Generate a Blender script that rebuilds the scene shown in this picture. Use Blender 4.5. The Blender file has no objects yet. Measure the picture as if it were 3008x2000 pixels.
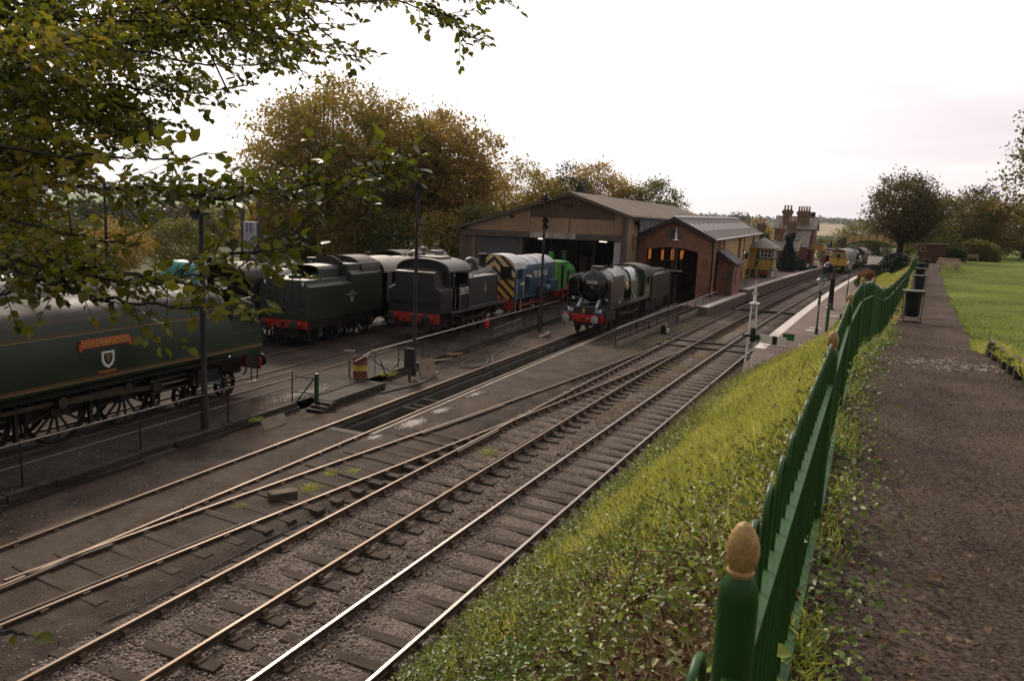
import bpy, math, random
import numpy as np
from mathutils import Vector, Matrix, noise as mnoise
R = math.radians
random.seed(7); RNG = np.random.default_rng(11)
sc = bpy.context.scene
COL = sc.collection

# ------------------------------------------------------------------ camera
cam = bpy.data.cameras.new("camera")
cam.sensor_width = 36.0; cam.lens = 2285 / 3008 * 36
cam.clip_start = 0.05; cam.clip_end = 12000
cam.dof.use_dof = True; cam.dof.focus_distance = 30.0; cam.dof.aperture_fstop = 8.0
co = bpy.data.objects.new("camera", cam); COL.objects.link(co)
co.matrix_world = Matrix(((0.90758608, -0.10325961, 0.40697046, 0), (0.41764839, 0.12253646, -0.90030808, 0),
                          (0.04309674, 0.98707764, 0.1543386, 6.8), (0, 0, 0, 1)))
sc.camera = co

# ------------------------------------------------------------------ sky, sun, exposure
SUN_EL, SUN_AZ = R(33), R(-42)          # azimuth from +Y towards +X
sdir = Vector((math.sin(SUN_AZ) * math.cos(SUN_EL), math.cos(SUN_AZ) * math.cos(SUN_EL), math.sin(SUN_EL)))
w = bpy.data.worlds.new("World"); sc.world = w; w.use_nodes = True
nt = w.node_tree; nt.nodes.clear(); N = nt.nodes.new; L = nt.links.new
out = N("ShaderNodeOutputWorld"); sky = N("ShaderNodeTexSky"); sky.sky_type = 'NISHITA'; sky.sun_disc = False
sky.sun_elevation = SUN_EL; sky.sun_rotation = SUN_AZ; sky.dust_density = 3.0; sky.air_density = 1.0
b1 = N("ShaderNodeBackground"); b1.inputs[1].default_value = 0.08; L(sky.outputs[0], b1.inputs[0])
tc = N("ShaderNodeTexCoord"); nrm = N("ShaderNodeVectorMath"); nrm.operation = 'NORMALIZE'; L(tc.outputs['Generated'], nrm.inputs[0])
sep = N("ShaderNodeSeparateXYZ"); L(nrm.outputs[0], sep.inputs[0])
# streaky stratus: noise squeezed vertically
mp = N("ShaderNodeMapping"); mp.inputs['Scale'].default_value = (1.6, 1.6, 13.0); L(nrm.outputs[0], mp.inputs[0])
nz = N("ShaderNodeTexNoise"); nz.inputs['Scale'].default_value = 1.7; nz.inputs['Detail'].default_value = 5; nz.inputs['Roughness'].default_value = 0.5; L(mp.outputs[0], nz.inputs['Vector'])
cr = N("ShaderNodeValToRGB"); cr.color_ramp.elements[0].position = 0.36; cr.color_ramp.elements[0].color = (0.68, 0.61, 0.65, 1)
cr.color_ramp.elements[1].position = 0.66; cr.color_ramp.elements[1].color = (1.04, 0.94, 0.92, 1); L(nz.outputs[0], cr.inputs[0])
# higher up the stratus is thinner and whiter, brightest round the veiled sun
up = N("ShaderNodeMapRange"); up.interpolation_type = 'SMOOTHSTEP'; up.inputs[1].default_value = 0.0; up.inputs[2].default_value = 0.30; L(sep.outputs[2], up.inputs[0])
dt = N("ShaderNodeVectorMath"); dt.operation = 'DOT_PRODUCT'; L(nrm.outputs[0], dt.inputs[0])
gd = Vector((-0.62, 0.70, 0.36)).normalized(); dt.inputs[1].default_value = gd
gl = N("ShaderNodeMapRange"); gl.interpolation_type = 'SMOOTHSTEP'; gl.inputs[1].default_value = 0.45; gl.inputs[2].default_value = 0.98; L(dt.outputs['Value'], gl.inputs[0])
mx = N("ShaderNodeMath"); mx.operation = 'MAXIMUM'; L(up.outputs[0], mx.inputs[0]); L(gl.outputs[0], mx.inputs[1])
mc = N("ShaderNodeMixRGB"); L(mx.outputs[0], mc.inputs[0]); L(cr.outputs[0], mc.inputs[1]); mc.inputs[2].default_value = (1.20, 1.12, 1.10, 1)
# the overcast is lit from behind ahead of the camera: it dims smoothly with the angle away from the veiled sun
d2 = N("ShaderNodeVectorMath"); d2.operation = 'DOT_PRODUCT'; L(nrm.outputs[0], d2.inputs[0]); d2.inputs[1].default_value = Vector((-0.45, 0.82, 0.30)).normalized()
fa = N("ShaderNodeMapRange"); fa.interpolation_type = 'SMOOTHSTEP'; fa.inputs[1].default_value = -0.45; fa.inputs[2].default_value = 0.78; fa.inputs[3].default_value = 0.30; fa.inputs[4].default_value = 1.0; L(d2.outputs['Value'], fa.inputs[0])
mb = N("ShaderNodeVectorMath"); mb.operation = 'SCALE'; L(mc.outputs[0], mb.inputs[0]); L(fa.outputs[0], mb.inputs['Scale'])
b2 = N("ShaderNodeBackground"); L(mb.outputs[0], b2.inputs[0]); b2.inputs[1].default_value = 1.10
ms = N("ShaderNodeMixShader"); ms.inputs[0].default_value = 0.93; L(b1.outputs[0], ms.inputs[1]); L(b2.outputs[0], ms.inputs[2]); L(ms.outputs[0], out.inputs[0])
sl = bpy.data.lights.new("sun", 'SUN'); sl.energy = 3.2; sl.angle = R(14); sl.color = (1.0, 0.86, 0.70)
so = bpy.data.objects.new("sun", sl); COL.objects.link(so); so.rotation_euler = (-sdir).to_track_quat('-Z', 'Y').to_euler()
sc.view_settings.view_transform = 'Standard'; sc.view_settings.look = 'None'
sc.view_settings.exposure = 0.05; sc.view_settings.gamma = 1.0; sc.view_settings.use_curve_mapping = False
sc.cycles.max_bounces = 5; sc.cycles.diffuse_bounces = 2; sc.cycles.glossy_bounces = 2; sc.cycles.volume_bounces = 0; sc.cycles.transparent_max_bounces = 6; sc.cycles.caustics_reflective = False; sc.cycles.caustics_refractive = False

# ------------------------------------------------------------------ materials
MATS = {}
def mat(name, col, rough=0.7, metal=0.0, var=0.25, scale=1.5, bump=0.0, bscale=25.0, dirt=0.0, dcol=(0.05, 0.04, 0.03), dscale=0.8,
        col2=None, stretch=(1, 1, 1), spec=0.4, coat=0.0, fine=0.0, island=0.0, transl=0.0, space='world', rvar=0.0):
    m = bpy.data.materials.new(name); m.use_nodes = True; t = m.node_tree; n = t.nodes; l = t.links.new
    bs = n['Principled BSDF']; bs.inputs['Roughness'].default_value = rough; bs.inputs['Metallic'].default_value = metal
    bs.inputs['Specular IOR Level'].default_value = spec
    if coat: bs.inputs['Coat Weight'].default_value = coat; bs.inputs['Coat Roughness'].default_value = 0.15
    g = n.new('ShaderNodeNewGeometry'); vec = g.outputs['Position']
    if space == 'object':
        o = n.new('ShaderNodeTexCoord'); vec = o.outputs['Object']
    mp = n.new('ShaderNodeMapping'); mp.inputs['Scale'].default_value = stretch; l(vec, mp.inputs[0])
    nz = n.new('ShaderNodeTexNoise'); nz.inputs['Scale'].default_value = scale; nz.inputs['Detail'].default_value = 6; nz.inputs['Roughness'].default_value = 0.6
    l(mp.outputs[0], nz.inputs['Vector'])
    rp = n.new('ShaderNodeMapRange'); rp.inputs[1].default_value = 0.3; rp.inputs[2].default_value = 0.7; l(nz.outputs[0], rp.inputs[0])
    a = tuple(max(0, c * (1 - var)) for c in col[:3]) + (1,); b = tuple(c * (1 + var) for c in (col2 or col)[:3]) + (1,)
    mix = n.new('ShaderNodeMixRGB'); mix.inputs[1].default_value = a; mix.inputs[2].default_value = b; l(rp.outputs[0], mix.inputs[0])
    cur = mix.outputs[0]
    if fine:
        f2 = n.new('ShaderNodeTexNoise'); f2.inputs['Scale'].default_value = bscale; f2.inputs['Detail'].default_value = 3; l(mp.outputs[0], f2.inputs['Vector'])
        fr = n.new('ShaderNodeMapRange'); fr.inputs[1].default_value = 0.3; fr.inputs[2].default_value = 0.7; fr.inputs[3].default_value = 1 - fine; fr.inputs[4].default_value = 1 + fine; l(f2.outputs[0], fr.inputs[0])
        mm = n.new('ShaderNodeVectorMath'); mm.operation = 'SCALE'; l(cur, mm.inputs[0]); l(fr.outputs[0], mm.inputs['Scale']); cur = mm.outputs[0]
    if island:
        ir = n.new('ShaderNodeMapRange'); ir.inputs[3].default_value = 1 - island; ir.inputs[4].default_value = 1 + island; l(g.outputs['Random Per Island'], ir.inputs[0])
        mm = n.new('ShaderNodeVectorMath'); mm.operation = 'SCALE'; l(cur, mm.inputs[0]); l(ir.outputs[0], mm.inputs['Scale']); cur = mm.outputs[0]
    if dirt:
        dz = n.new('ShaderNodeTexNoise'); dz.inputs['Scale'].default_value = dscale; dz.inputs['Detail'].default_value = 8; dz.inputs['Roughness'].default_value = 0.7; l(mp.outputs[0], dz.inputs['Vector'])
        dr = n.new('ShaderNodeMapRange'); dr.inputs[1].default_value = 0.42; dr.inputs[2].default_value = 0.75; dr.inputs[4].default_value = dirt; l(dz.outputs[0], dr.inputs[0])
        dm = n.new('ShaderNodeMixRGB'); l(dr.outputs[0], dm.inputs[0]); l(cur, dm.inputs[1]); dm.inputs[2].default_value = tuple(dcol) + (1,); cur = dm.outputs[0]
    l(cur, bs.inputs['Base Color'])
    if rvar:
        rr = n.new('ShaderNodeMapRange'); rr.inputs[1].default_value = 0.3; rr.inputs[2].default_value = 0.7; rr.inputs[3].default_value = rough - rvar; rr.inputs[4].default_value = min(1, rough + rvar); l(nz.outputs[0], rr.inputs[0]); l(rr.outputs[0], bs.inputs['Roughness'])
    if bump:
        bz = n.new('ShaderNodeTexNoise'); bz.inputs['Scale'].default_value = bscale; bz.inputs['Detail'].default_value = 4; l(mp.outputs[0], bz.inputs['Vector'])
        bn = n.new('ShaderNodeBump'); bn.inputs['Strength'].default_value = min(1, bump); bn.inputs['Distance'].default_value = 0.02; l(bz.outputs[0], bn.inputs['Height']); l(bn.outputs[0], bs.inputs['Normal'])
    if transl:
        tr = n.new('ShaderNodeBsdfTranslucent'); l(cur, tr.inputs[0]); mixs = n.new('ShaderNodeMixShader'); mixs.inputs[0].default_value = transl
        l(bs.outputs[0], mixs.inputs[1]); l(tr.outputs[0], mixs.inputs[2]); l(mixs.outputs[0], n['Material Output'].inputs[0])
    m['bs'] = 1; MATS[name] = m; return m
def leafmat(name, cols, transl=0.35, rough=0.5, big=0.25):
    """foliage: colour picked per leaf from a ramp, with patches through the crown"""
    m = bpy.data.materials.new(name); m.use_nodes = True; t = m.node_tree; n = t.nodes; l = t.links.new
    bs = n['Principled BSDF']; bs.inputs['Roughness'].default_value = rough; bs.inputs['Specular IOR Level'].default_value = 0.35
    g = n.new('ShaderNodeNewGeometry'); nz = n.new('ShaderNodeTexNoise'); nz.inputs['Scale'].default_value = big; nz.inputs['Detail'].default_value = 3; l(g.outputs['Position'], nz.inputs['Vector'])
    a = n.new('ShaderNodeMath'); a.operation = 'MULTIPLY_ADD'; a.inputs[1].default_value = 1.5; a.inputs[2].default_value = -0.75; l(nz.outputs[0], a.inputs[0])
    b = n.new('ShaderNodeMath'); b.operation = 'MULTIPLY_ADD'; b.inputs[1].default_value = 0.6; b.inputs[2].default_value = 0.2; l(g.outputs['Random Per Island'], b.inputs[0])
    c = n.new('ShaderNodeMath'); c.operation = 'ADD'; c.use_clamp = True; l(a.outputs[0], c.inputs[0]); l(b.outputs[0], c.inputs[1])
    r = n.new('ShaderNodeValToRGB'); e = r.color_ramp.elements
    while len(e) < len(cols): e.new(0.5)
    for i, cc in enumerate(cols): e[i].position = i / (len(cols) - 1); e[i].color = tuple(cc) + (1,)
    l(c.outputs[0], r.inputs[0]); l(r.outputs[0], bs.inputs['Base Color'])
    tr = n.new('ShaderNodeBsdfTranslucent'); l(r.outputs[0], tr.inputs[0]); mx = n.new('ShaderNodeMixShader'); mx.inputs[0].default_value = transl
    l(bs.outputs[0], mx.inputs[1]); l(tr.outputs[0], mx.inputs[2]); l(mx.outputs[0], n['Material Output'].inputs[0])
    MATS[name] = m; return m
def emit(name, col, s):
    m = bpy.data.materials.new(name); m.use_nodes = True; b = m.node_tree.nodes['Principled BSDF']
    b.inputs['Base Color'].default_value = tuple(col) + (1,); b.inputs['Emission Color'].default_value = tuple(col) + (1,); b.inputs['Emission Strength'].default_value = s
    MATS[name] = m; return m

mat('cinder', (0.040, 0.030, 0.024), 0.85, var=0.65, scale=0.33, bump=1.0, bscale=28, fine=0.55, dirt=0.8, dcol=(0.110, 0.086, 0.070), dscale=0.8, rvar=0.12, spec=0.08)
mat('yard', (0.030, 0.023, 0.019), 0.85, var=0.6, scale=0.3, bump=0.8, bscale=20, fine=0.4, dirt=0.7, dcol=(0.092, 0.075, 0.062), dscale=0.45, rvar=0.15, spec=0.08)
mat('ballast', (0.118, 0.094, 0.081), 0.9, var=0.4, scale=0.9, bump=1.0, bscale=22, fine=0.7, dirt=0.5, dcol=(0.05, 0.042, 0.035), dscale=0.35, spec=0.08)
mat('stone', (0.215, 0.172, 0.148), 0.85, var=0.3, scale=0.8, island=0.65, dirt=0.4, dcol=(0.06, 0.05, 0.042), dscale=0.4, spec=0.08)
mat('sleeper', (0.060, 0.046, 0.036), 0.8, var=0.4, scale=1.5, bump=0.9, bscale=18, stretch=(1, 5, 1), fine=0.35, dirt=0.3, dcol=(0.10, 0.08, 0.065), dscale=1.2, spec=0.08)
mat('rust', (0.075, 0.048, 0.032), 0.75, var=0.35, scale=3, bump=0.3, bscale=40)
mat('steel', (0.25, 0.22, 0.20), 0.42, metal=1.0, var=0.12, scale=2.0, stretch=(8, .3, 1), rvar=0.1)
mat('steel_dull', (0.125, 0.092, 0.070), 0.52, metal=1.0, var=0.2, scale=2.0, stretch=(8, .3, 1), rvar=0.1)
mat('pit_wall', (0.06, 0.052, 0.045), 0.8, var=0.5, scale=1.2, bump=0.5, dirt=0.5, dcol=(0.16, 0.14, 0.12), dscale=1.5, stretch=(1, 1, .4), spec=0.12)
mat('timber', (0.10, 0.078, 0.058), 0.8, var=0.35, scale=2, bump=0.5, bscale=15, stretch=(1, 1, 4), fine=0.25, spec=0.12)
mat('timber_dark', (0.040, 0.033, 0.027), 0.8, var=0.4, scale=1.5, bump=0.6, bscale=14, stretch=(1, 1, 3), fine=0.3, dirt=0.4, dcol=(0.09, 0.08, 0.06), spec=0.12)
mat('plank_pale', (0.22, 0.175, 0.125), 0.8, var=0.3, scale=2.5, bump=0.4, fine=0.2, dirt=0.4, dcol=(0.09, 0.075, 0.055))
mat('tube', (0.085, 0.068, 0.058), 0.35, metal=0.85, var=0.4, scale=2.5, rvar=0.12)
mat('tube_worn', (0.30, 0.26, 0.23), 0.35, metal=0.9, var=0.25, scale=2.5, rvar=0.1)
mat('black', (0.008, 0.0075, 0.0075), 0.42, var=0.4, scale=2, dirt=0.3, dcol=(0.028, 0.024, 0.021), dscale=1.2, rvar=0.12)
mat('black_gloss', (0.004, 0.004, 0.005), 0.16, var=0.2, scale=2, coat=0.6, spec=0.5)
mat('black_matt', (0.022, 0.019, 0.018), 0.75, var=0.4, scale=1.5, dirt=0.35, dcol=(0.06, 0.05, 0.045), bump=0.15)
mat('sooty_roof', (0.042, 0.033, 0.029), 0.75, var=0.35, scale=0.8, dirt=0.4, dcol=(0.085, 0.068, 0.06), dscale=0.7, rvar=0.15)
mat('gear', (0.028, 0.023, 0.020), 0.6, metal=0.3, var=0.5, scale=4, dirt=0.35, dcol=(0.075, 0.06, 0.045), dscale=3)
mat('rod', (0.10, 0.082, 0.062), 0.45, metal=0.8, var=0.4, scale=4)
mat('wade_green', (0.012, 0.022, 0.011), 0.40, var=0.3, scale=0.6, dirt=0.25, dcol=(0.035, 0.04, 0.03), dscale=0.6, rvar=0.08)
mat('wade_grey', (0.043, 0.052, 0.043), 0.42, var=0.25, scale=0.5, dirt=0.3, dcol=(0.03, 0.034, 0.027), dscale=0.9)
mat('tender_green', (0.030, 0.036, 0.028), 0.55, var=0.3, scale=0.9, dirt=0.35, dcol=(0.05, 0.046, 0.036), dscale=0.7)
mat('tender_dark', (0.016, 0.021, 0.012), 0.4, var=0.35, scale=0.7, dirt=0.3, dcol=(0.032, 0.034, 0.022))
mat('loco_green', (0.012, 0.032, 0.011), 0.22, var=0.2, scale=0.7, coat=0.6, dirt=0.15, dcol=(0.035, 0.038, 0.022))
mat('primer', (0.23, 0.205, 0.175), 0.5, var=0.2, scale=0.8, dirt=0.5, dcol=(0.10, 0.083, 0.07), dscale=0.9)
mat('dusty', (0.105, 0.088, 0.076), 0.5, var=0.3, scale=0.8, dirt=0.4, dcol=(0.04, 0.035, 0.03))
mat('tank_black', (0.018, 0.016, 0.0155), 0.55, var=0.3, scale=0.7, dirt=0.4, dcol=(0.05, 0.044, 0.039), dscale=0.6)
mat('red', (0.36, 0.024, 0.014), 0.5, var=0.25, scale=2, dirt=0.35, dcol=(0.12, 0.03, 0.02))
mat('red_fresh', (0.42, 0.012, 0.012), 0.35, var=0.12, scale=2)
mat('nameplate', (0.42, 0.07, 0.025), 0.45, var=0.12, scale=4)
mat('brass', (0.50, 0.33, 0.13), 0.4, metal=0.7, var=0.2, scale=5)
mat('gilt', (0.36, 0.22, 0.075), 0.5, var=0.3, scale=70)
mat('cream_line', (0.30, 0.21, 0.09), 0.5, var=0.1)
mat('line_orange', (0.13, 0.055, 0.016), 0.5, var=0.1)
mat('lettering', (0.62, 0.58, 0.50), 0.5, var=0.08)
mat('white', (0.72, 0.70, 0.68), 0.5, var=0.08, scale=2, dirt=0.25, dcol=(0.35, 0.30, 0.25), dscale=2)
mat('sky_blue', (0.25, 0.50, 0.62), 0.5, var=0.05)
mat('shunter_blue', (0.022, 0.055, 0.098), 0.4, var=0.2, scale=1, dirt=0.3, dcol=(0.04, 0.045, 0.05), dscale=1.2)
mat('shunter_roof', (0.40, 0.40, 0.42), 0.45, var=0.15, scale=1, dirt=0.25, dcol=(0.22, 0.2, 0.19))
mat('bright_green', (0.045, 0.22, 0.038), 0.4, var=0.15, scale=1.2, dirt=0.15, dcol=(0.04, 0.12, 0.03))
mat('diesel_yellow', (0.68, 0.42, 0.045), 0.45, var=0.12, scale=2, dirt=0.2, dcol=(0.35, 0.22, 0.05))
mat('diesel_grey', (0.16, 0.135, 0.115), 0.6, var=0.25, scale=1, dirt=0.4, dcol=(0.08, 0.065, 0.05))
mat('maroon', (0.09, 0.018, 0.016), 0.4, var=0.2)
mat('coach_cream', (0.55, 0.42, 0.22), 0.5, var=0.1)
mat('coach_roof', (0.28, 0.24, 0.23), 0.6, var=0.15)
mat('glass', (0.03, 0.035, 0.04), 0.06, var=0.1, spec=0.8)
mat('glass_pale', (0.30, 0.36, 0.44), 0.15, var=0.2, spec=0.8)
mat('dark', (0.004, 0.004, 0.004), 0.9, var=0.1)
mat('corr_cream', (0.33, 0.225, 0.145), 0.75, var=0.22, scale=0.5, dirt=0.5, dcol=(0.125, 0.085, 0.055), dscale=1.0, stretch=(1, 1, .25), spec=0.12)
mat('corr_brown', (0.11, 0.07, 0.05), 0.75, var=0.25, scale=0.6, dirt=0.4, dcol=(0.07, 0.047, 0.035), dscale=1.0, stretch=(1, 1, .3), spec=0.12)
mat('corr_roof', (0.185, 0.15, 0.12), 0.75, var=0.3, scale=0.35, dirt=0.5, dcol=(0.115, 0.085, 0.064), dscale=0.5, bump=0.2, spec=0.12)
mat('steel_brown', (0.085, 0.06, 0.046), 0.7, var=0.3, scale=1, dirt=0.3, dcol=(0.10, 0.075, 0.055))
mat('flaking', (0.42, 0.37, 0.33), 0.75, var=0.3, scale=1.5, dirt=0.9, dcol=(0.085, 0.05, 0.035), dscale=1.6, stretch=(1, 1, .35))
mat('shutter', (0.065, 0.06, 0.057), 0.6, var=0.2, scale=1.5)
mat('cladding_grey', (0.36, 0.36, 0.37), 0.55, var=0.1, scale=0.6, dirt=0.2, dcol=(0.2, 0.19, 0.18))
mat('board_cream', (0.50, 0.335, 0.135), 0.7, var=0.12, scale=1.5, dirt=0.25, dcol=(0.26, 0.17, 0.08))
mat('board_yellow', (0.50, 0.30, 0.062), 0.65, var=0.12, scale=1.5, dirt=0.2, dcol=(0.28, 0.16, 0.05))
mat('paint_green', (0.022, 0.105, 0.022), 0.42, var=0.2, scale=2, dirt=0.15, dcol=(0.03, 0.055, 0.025), rvar=0.08)
mat('fence_green', (0.017, 0.066, 0.010), 0.42, var=0.2, scale=3, dirt=0.35, dcol=(0.022, 0.042, 0.02), dscale=2.0, rvar=0.08, spec=0.3)
mat('dark_green', (0.012, 0.05, 0.020), 0.45, var=0.2, scale=2)
mat('slate', (0.165, 0.148, 0.135), 0.65, var=0.3, scale=0.8, bump=0.5, bscale=6, dirt=0.4, dcol=(0.25, 0.21, 0.175), dscale=0.8, stretch=(1, 1, 2.5), fine=0.2, spec=0.12)
mat('roof_grey', (0.105, 0.094, 0.092), 0.7, var=0.2, scale=0.5, dirt=0.3, dcol=(0.095, 0.085, 0.08), spec=0.12)
mat('lead_white', (0.50, 0.47, 0.45), 0.4, var=0.1)
mat('terracotta', (0.36, 0.155, 0.07), 0.75, var=0.2)
mat('tan_brick', (0.20, 0.135, 0.085), 0.85, var=0.3, scale=1.5, bump=0.3, bscale=10)
mat('lime_dust', (0.60, 0.54, 0.50), 0.8, var=0.2, scale=5, spec=0.1)
mat('concrete', (0.33, 0.28, 0.24), 0.85, var=0.25, scale=1.2, bump=0.2, dirt=0.4, dcol=(0.18, 0.145, 0.12), spec=0.12)
mat('tarmac', (0.155, 0.118, 0.105), 0.85, var=0.2, scale=0.4, bump=0.4, bscale=40, fine=0.2, dirt=0.35, dcol=(0.10, 0.08, 0.07), dscale=0.5, spec=0.08)
mat('edge_white', (0.55, 0.49, 0.46), 0.7, var=0.15, dirt=0.4, dcol=(0.28, 0.23, 0.2), dscale=3, spec=0.12)
mat('path', (0.062, 0.045, 0.036), 0.92, var=0.45, scale=0.8, bump=1.0, bscale=38, fine=0.75, dirt=0.4, dcol=(0.095, 0.072, 0.060), dscale=0.9, spec=0.08)
mat('soil', (0.060, 0.046, 0.028), 0.95, var=0.4, scale=1.5, bump=0.8, bscale=20, fine=0.4, spec=0.08)
mat('lawn', (0.085, 0.115, 0.015), 0.9, var=0.28, scale=0.35, bump=0.8, bscale=40, fine=0.35, col2=(0.11, 0.135, 0.02), spec=0.08)
mat('field', (0.17, 0.22, 0.07), 0.95, var=0.15, scale=0.01, spec=0.08)
mat('field_straw', (0.30, 0.24, 0.15), 0.95, var=0.15, scale=0.01, spec=0.08)
mat('land', (0.070, 0.075, 0.035), 0.95, var=0.3, scale=0.012, fine=0.25, bscale=0.08, spec=0.08)
mat('bark', (0.060, 0.047, 0.036), 0.9, var=0.4, scale=3, bump=0.8, bscale=12, stretch=(1, 1, .3))
mat('bark_dark', (0.022, 0.016, 0.013), 0.9, var=0.4, scale=4, bump=0.6, bscale=20)
mat('bin_black', (0.010, 0.010, 0.016), 0.35, var=0.3, scale=5, bump=0.3, bscale=14)
mat('wood_grey', (0.30, 0.225, 0.165), 0.8, var=0.25, scale=3, bump=0.3, fine=0.2, spec=0.12)
mat('wood_brown', (0.085, 0.040, 0.026), 0.75, var=0.25, scale=2, stretch=(1, 1, 5))
mat('galv', (0.36, 0.37, 0.41), 0.5, metal=0.4, var=0.15, scale=2)
mat('wire', (0.10, 0.095, 0.09), 0.5, metal=0.6, var=0.2)
mat('drum_red', (0.16, 0.045, 0.032), 0.6, var=0.35, scale=3, dirt=0.4, dcol=(0.06, 0.035, 0.028), dscale=3)
mat('drum_yellow', (0.42, 0.30, 0.028), 0.6, var=0.25, scale=3, dirt=0.4, dcol=(0.10, 0.06, 0.03), dscale=3)
mat('hose', (0.10, 0.082, 0.070), 0.7, var=0.25)
mat('bag_red', (0.55, 0.02, 0.03), 0.55, var=0.2, scale=8)
mat('tarp', (0.03, 0.20, 0.19), 0.45, var=0.25, scale=6, bump=0.5, bscale=8)
mat('lamp_glass', (0.60, 0.57, 0.52), 0.12, var=0.1, spec=0.7)
mat('lime', (0.40, 0.35, 0.32), 0.6, var=0.25, scale=5, bump=0.4, bscale=25)
mat('puddle', (0.03, 0.027, 0.025), 0.05, var=0.2, spec=0.9)
mat('stream_glass', (0.25, 0.33, 0.40), 0.1, var=0.2)
emit('tube_light', (1.0, 0.80, 0.55), 5.0)
emit('window_glow', (1.0, 0.27, 0.06), 0.32)  # daylight behind the brick shed windows, put in as an orange glow

def brick_mat(name, c1, c2, mortar, scale=1.0, axis='x'):
    m = bpy.data.materials.new(name); m.use_nodes = True; t = m.node_tree; n = t.nodes; l = t.links.new; bs = n['Principled BSDF']; bs.inputs['Roughness'].default_value = 0.85
    g = n.new('ShaderNodeNewGeometry'); s = n.new('ShaderNodeSeparateXYZ'); l(g.outputs['Position'], s.inputs[0])
    ad = n.new('ShaderNodeMath'); ad.operation = 'ADD'; l(s.outputs[0], ad.inputs[0]); l(s.outputs[1], ad.inputs[1])
    c = n.new('ShaderNodeCombineXYZ'); l(ad.outputs[0], c.inputs[0]); l(s.outputs[2], c.inputs[1])
    br = n.new('ShaderNodeTexBrick'); br.inputs['Scale'].default_value = 1.0; br.inputs['Brick Width'].default_value = 0.225 * scale; br.inputs['Row Height'].default_value = 0.075 * scale; br.inputs['Mortar Size'].default_value = 0.006 * scale
    br.inputs['Color1'].default_value = tuple(c1) + (1,); br.inputs['Color2'].default_value = tuple(c2) + (1,); br.inputs['Mortar'].default_value = tuple(mortar) + (1,); l(c.outputs[0], br.inputs['Vector'])
    nz = n.new('ShaderNodeTexNoise'); nz.inputs['Scale'].default_value = 1.2; nz.inputs['Detail'].default_value = 6; l(g.outputs['Position'], nz.inputs['Vector'])
    fr = n.new('ShaderNodeMapRange'); fr.inputs[1].default_value = 0.3; fr.inputs[2].default_value = 0.7; fr.inputs[3].default_value = 0.65; fr.inputs[4].default_value = 1.25; l(nz.outputs[0], fr.inputs[0])
    mm = n.new('ShaderNodeVectorMath'); mm.operation = 'SCALE'; l(br.outputs[0], mm.inputs[0]); l(fr.outputs[0], mm.inputs['Scale']); l(mm.outputs[0], bs.inputs['Base Color'])
    bn = n.new('ShaderNodeBump'); bn.invert = True; bn.inputs['Strength'].default_value = 0.7; bn.inputs['Distance'].default_value = 0.01; l(br.outputs['Fac'], bn.inputs['Height']); l(bn.outputs[0], bs.inputs['Normal'])
    MATS[name] = m
brick_mat('brick_red', (0.31, 0.125, 0.072), (0.22, 0.09, 0.058), (0.20, 0.15, 0.12), 1.25)
brick_mat('brick_platform', (0.13, 0.085, 0.06), (0.10, 0.07, 0.055), (0.17, 0.14, 0.12), 1.2)
brick_mat('brick_house', (0.32, 0.115, 0.078), (0.23, 0.088, 0.064), (0.22, 0.17, 0.14), 1.5)
def stripes_mat():
    m = bpy.data.materials.new('wasp_stripes'); m.use_nodes = True; t = m.node_tree; n = t.nodes; l = t.links.new; bs = n['Principled BSDF']; bs.inputs['Roughness'].default_value = 0.5
    o = n.new('ShaderNodeTexCoord'); s = n.new('ShaderNodeSeparateXYZ'); l(o.outputs['Object'], s.inputs[0])
    a = n.new('ShaderNodeMath'); a.operation = 'ABSOLUTE'; l(s.outputs[1], a.inputs[0])
    ad = n.new('ShaderNodeMath'); ad.operation = 'MULTIPLY_ADD'; ad.inputs[1].default_value = 0.95; l(a.outputs[0], ad.inputs[0]); l(s.outputs[2], ad.inputs[2])
    sc_ = n.new('ShaderNodeMath'); sc_.operation = 'MULTIPLY'; sc_.inputs[1].default_value = 1.75; l(ad.outputs[0], sc_.inputs[0])
    f = n.new('ShaderNodeMath'); f.operation = 'FRACT'; l(sc_.outputs[0], f.inputs[0])
    c = n.new('ShaderNodeMath'); c.operation = 'GREATER_THAN'; c.inputs[1].default_value = 0.44; l(f.outputs[0], c.inputs[0])
    zr = n.new('ShaderNodeMapRange'); zr.inputs[1].default_value = 2.0; zr.inputs[2].default_value = 2.6; l(s.outputs[2], zr.inputs[0])
    ye = n.new('ShaderNodeMixRGB'); ye.inputs[1].default_value = (0.58, 0.36, 0.055, 1); ye.inputs[2].default_value = (0.60, 0.41, 0.20, 1); l(zr.outputs[0], ye.inputs[0])
    mx = n.new('ShaderNodeMixRGB'); mx.inputs[1].default_value = (0.018, 0.015, 0.013, 1); l(c.outputs[0], mx.inputs[0]); l(ye.outputs[0], mx.inputs[2]); l(mx.outputs[0], bs.inputs['Base Color']); MATS['wasp_stripes'] = m
stripes_mat()

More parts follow.
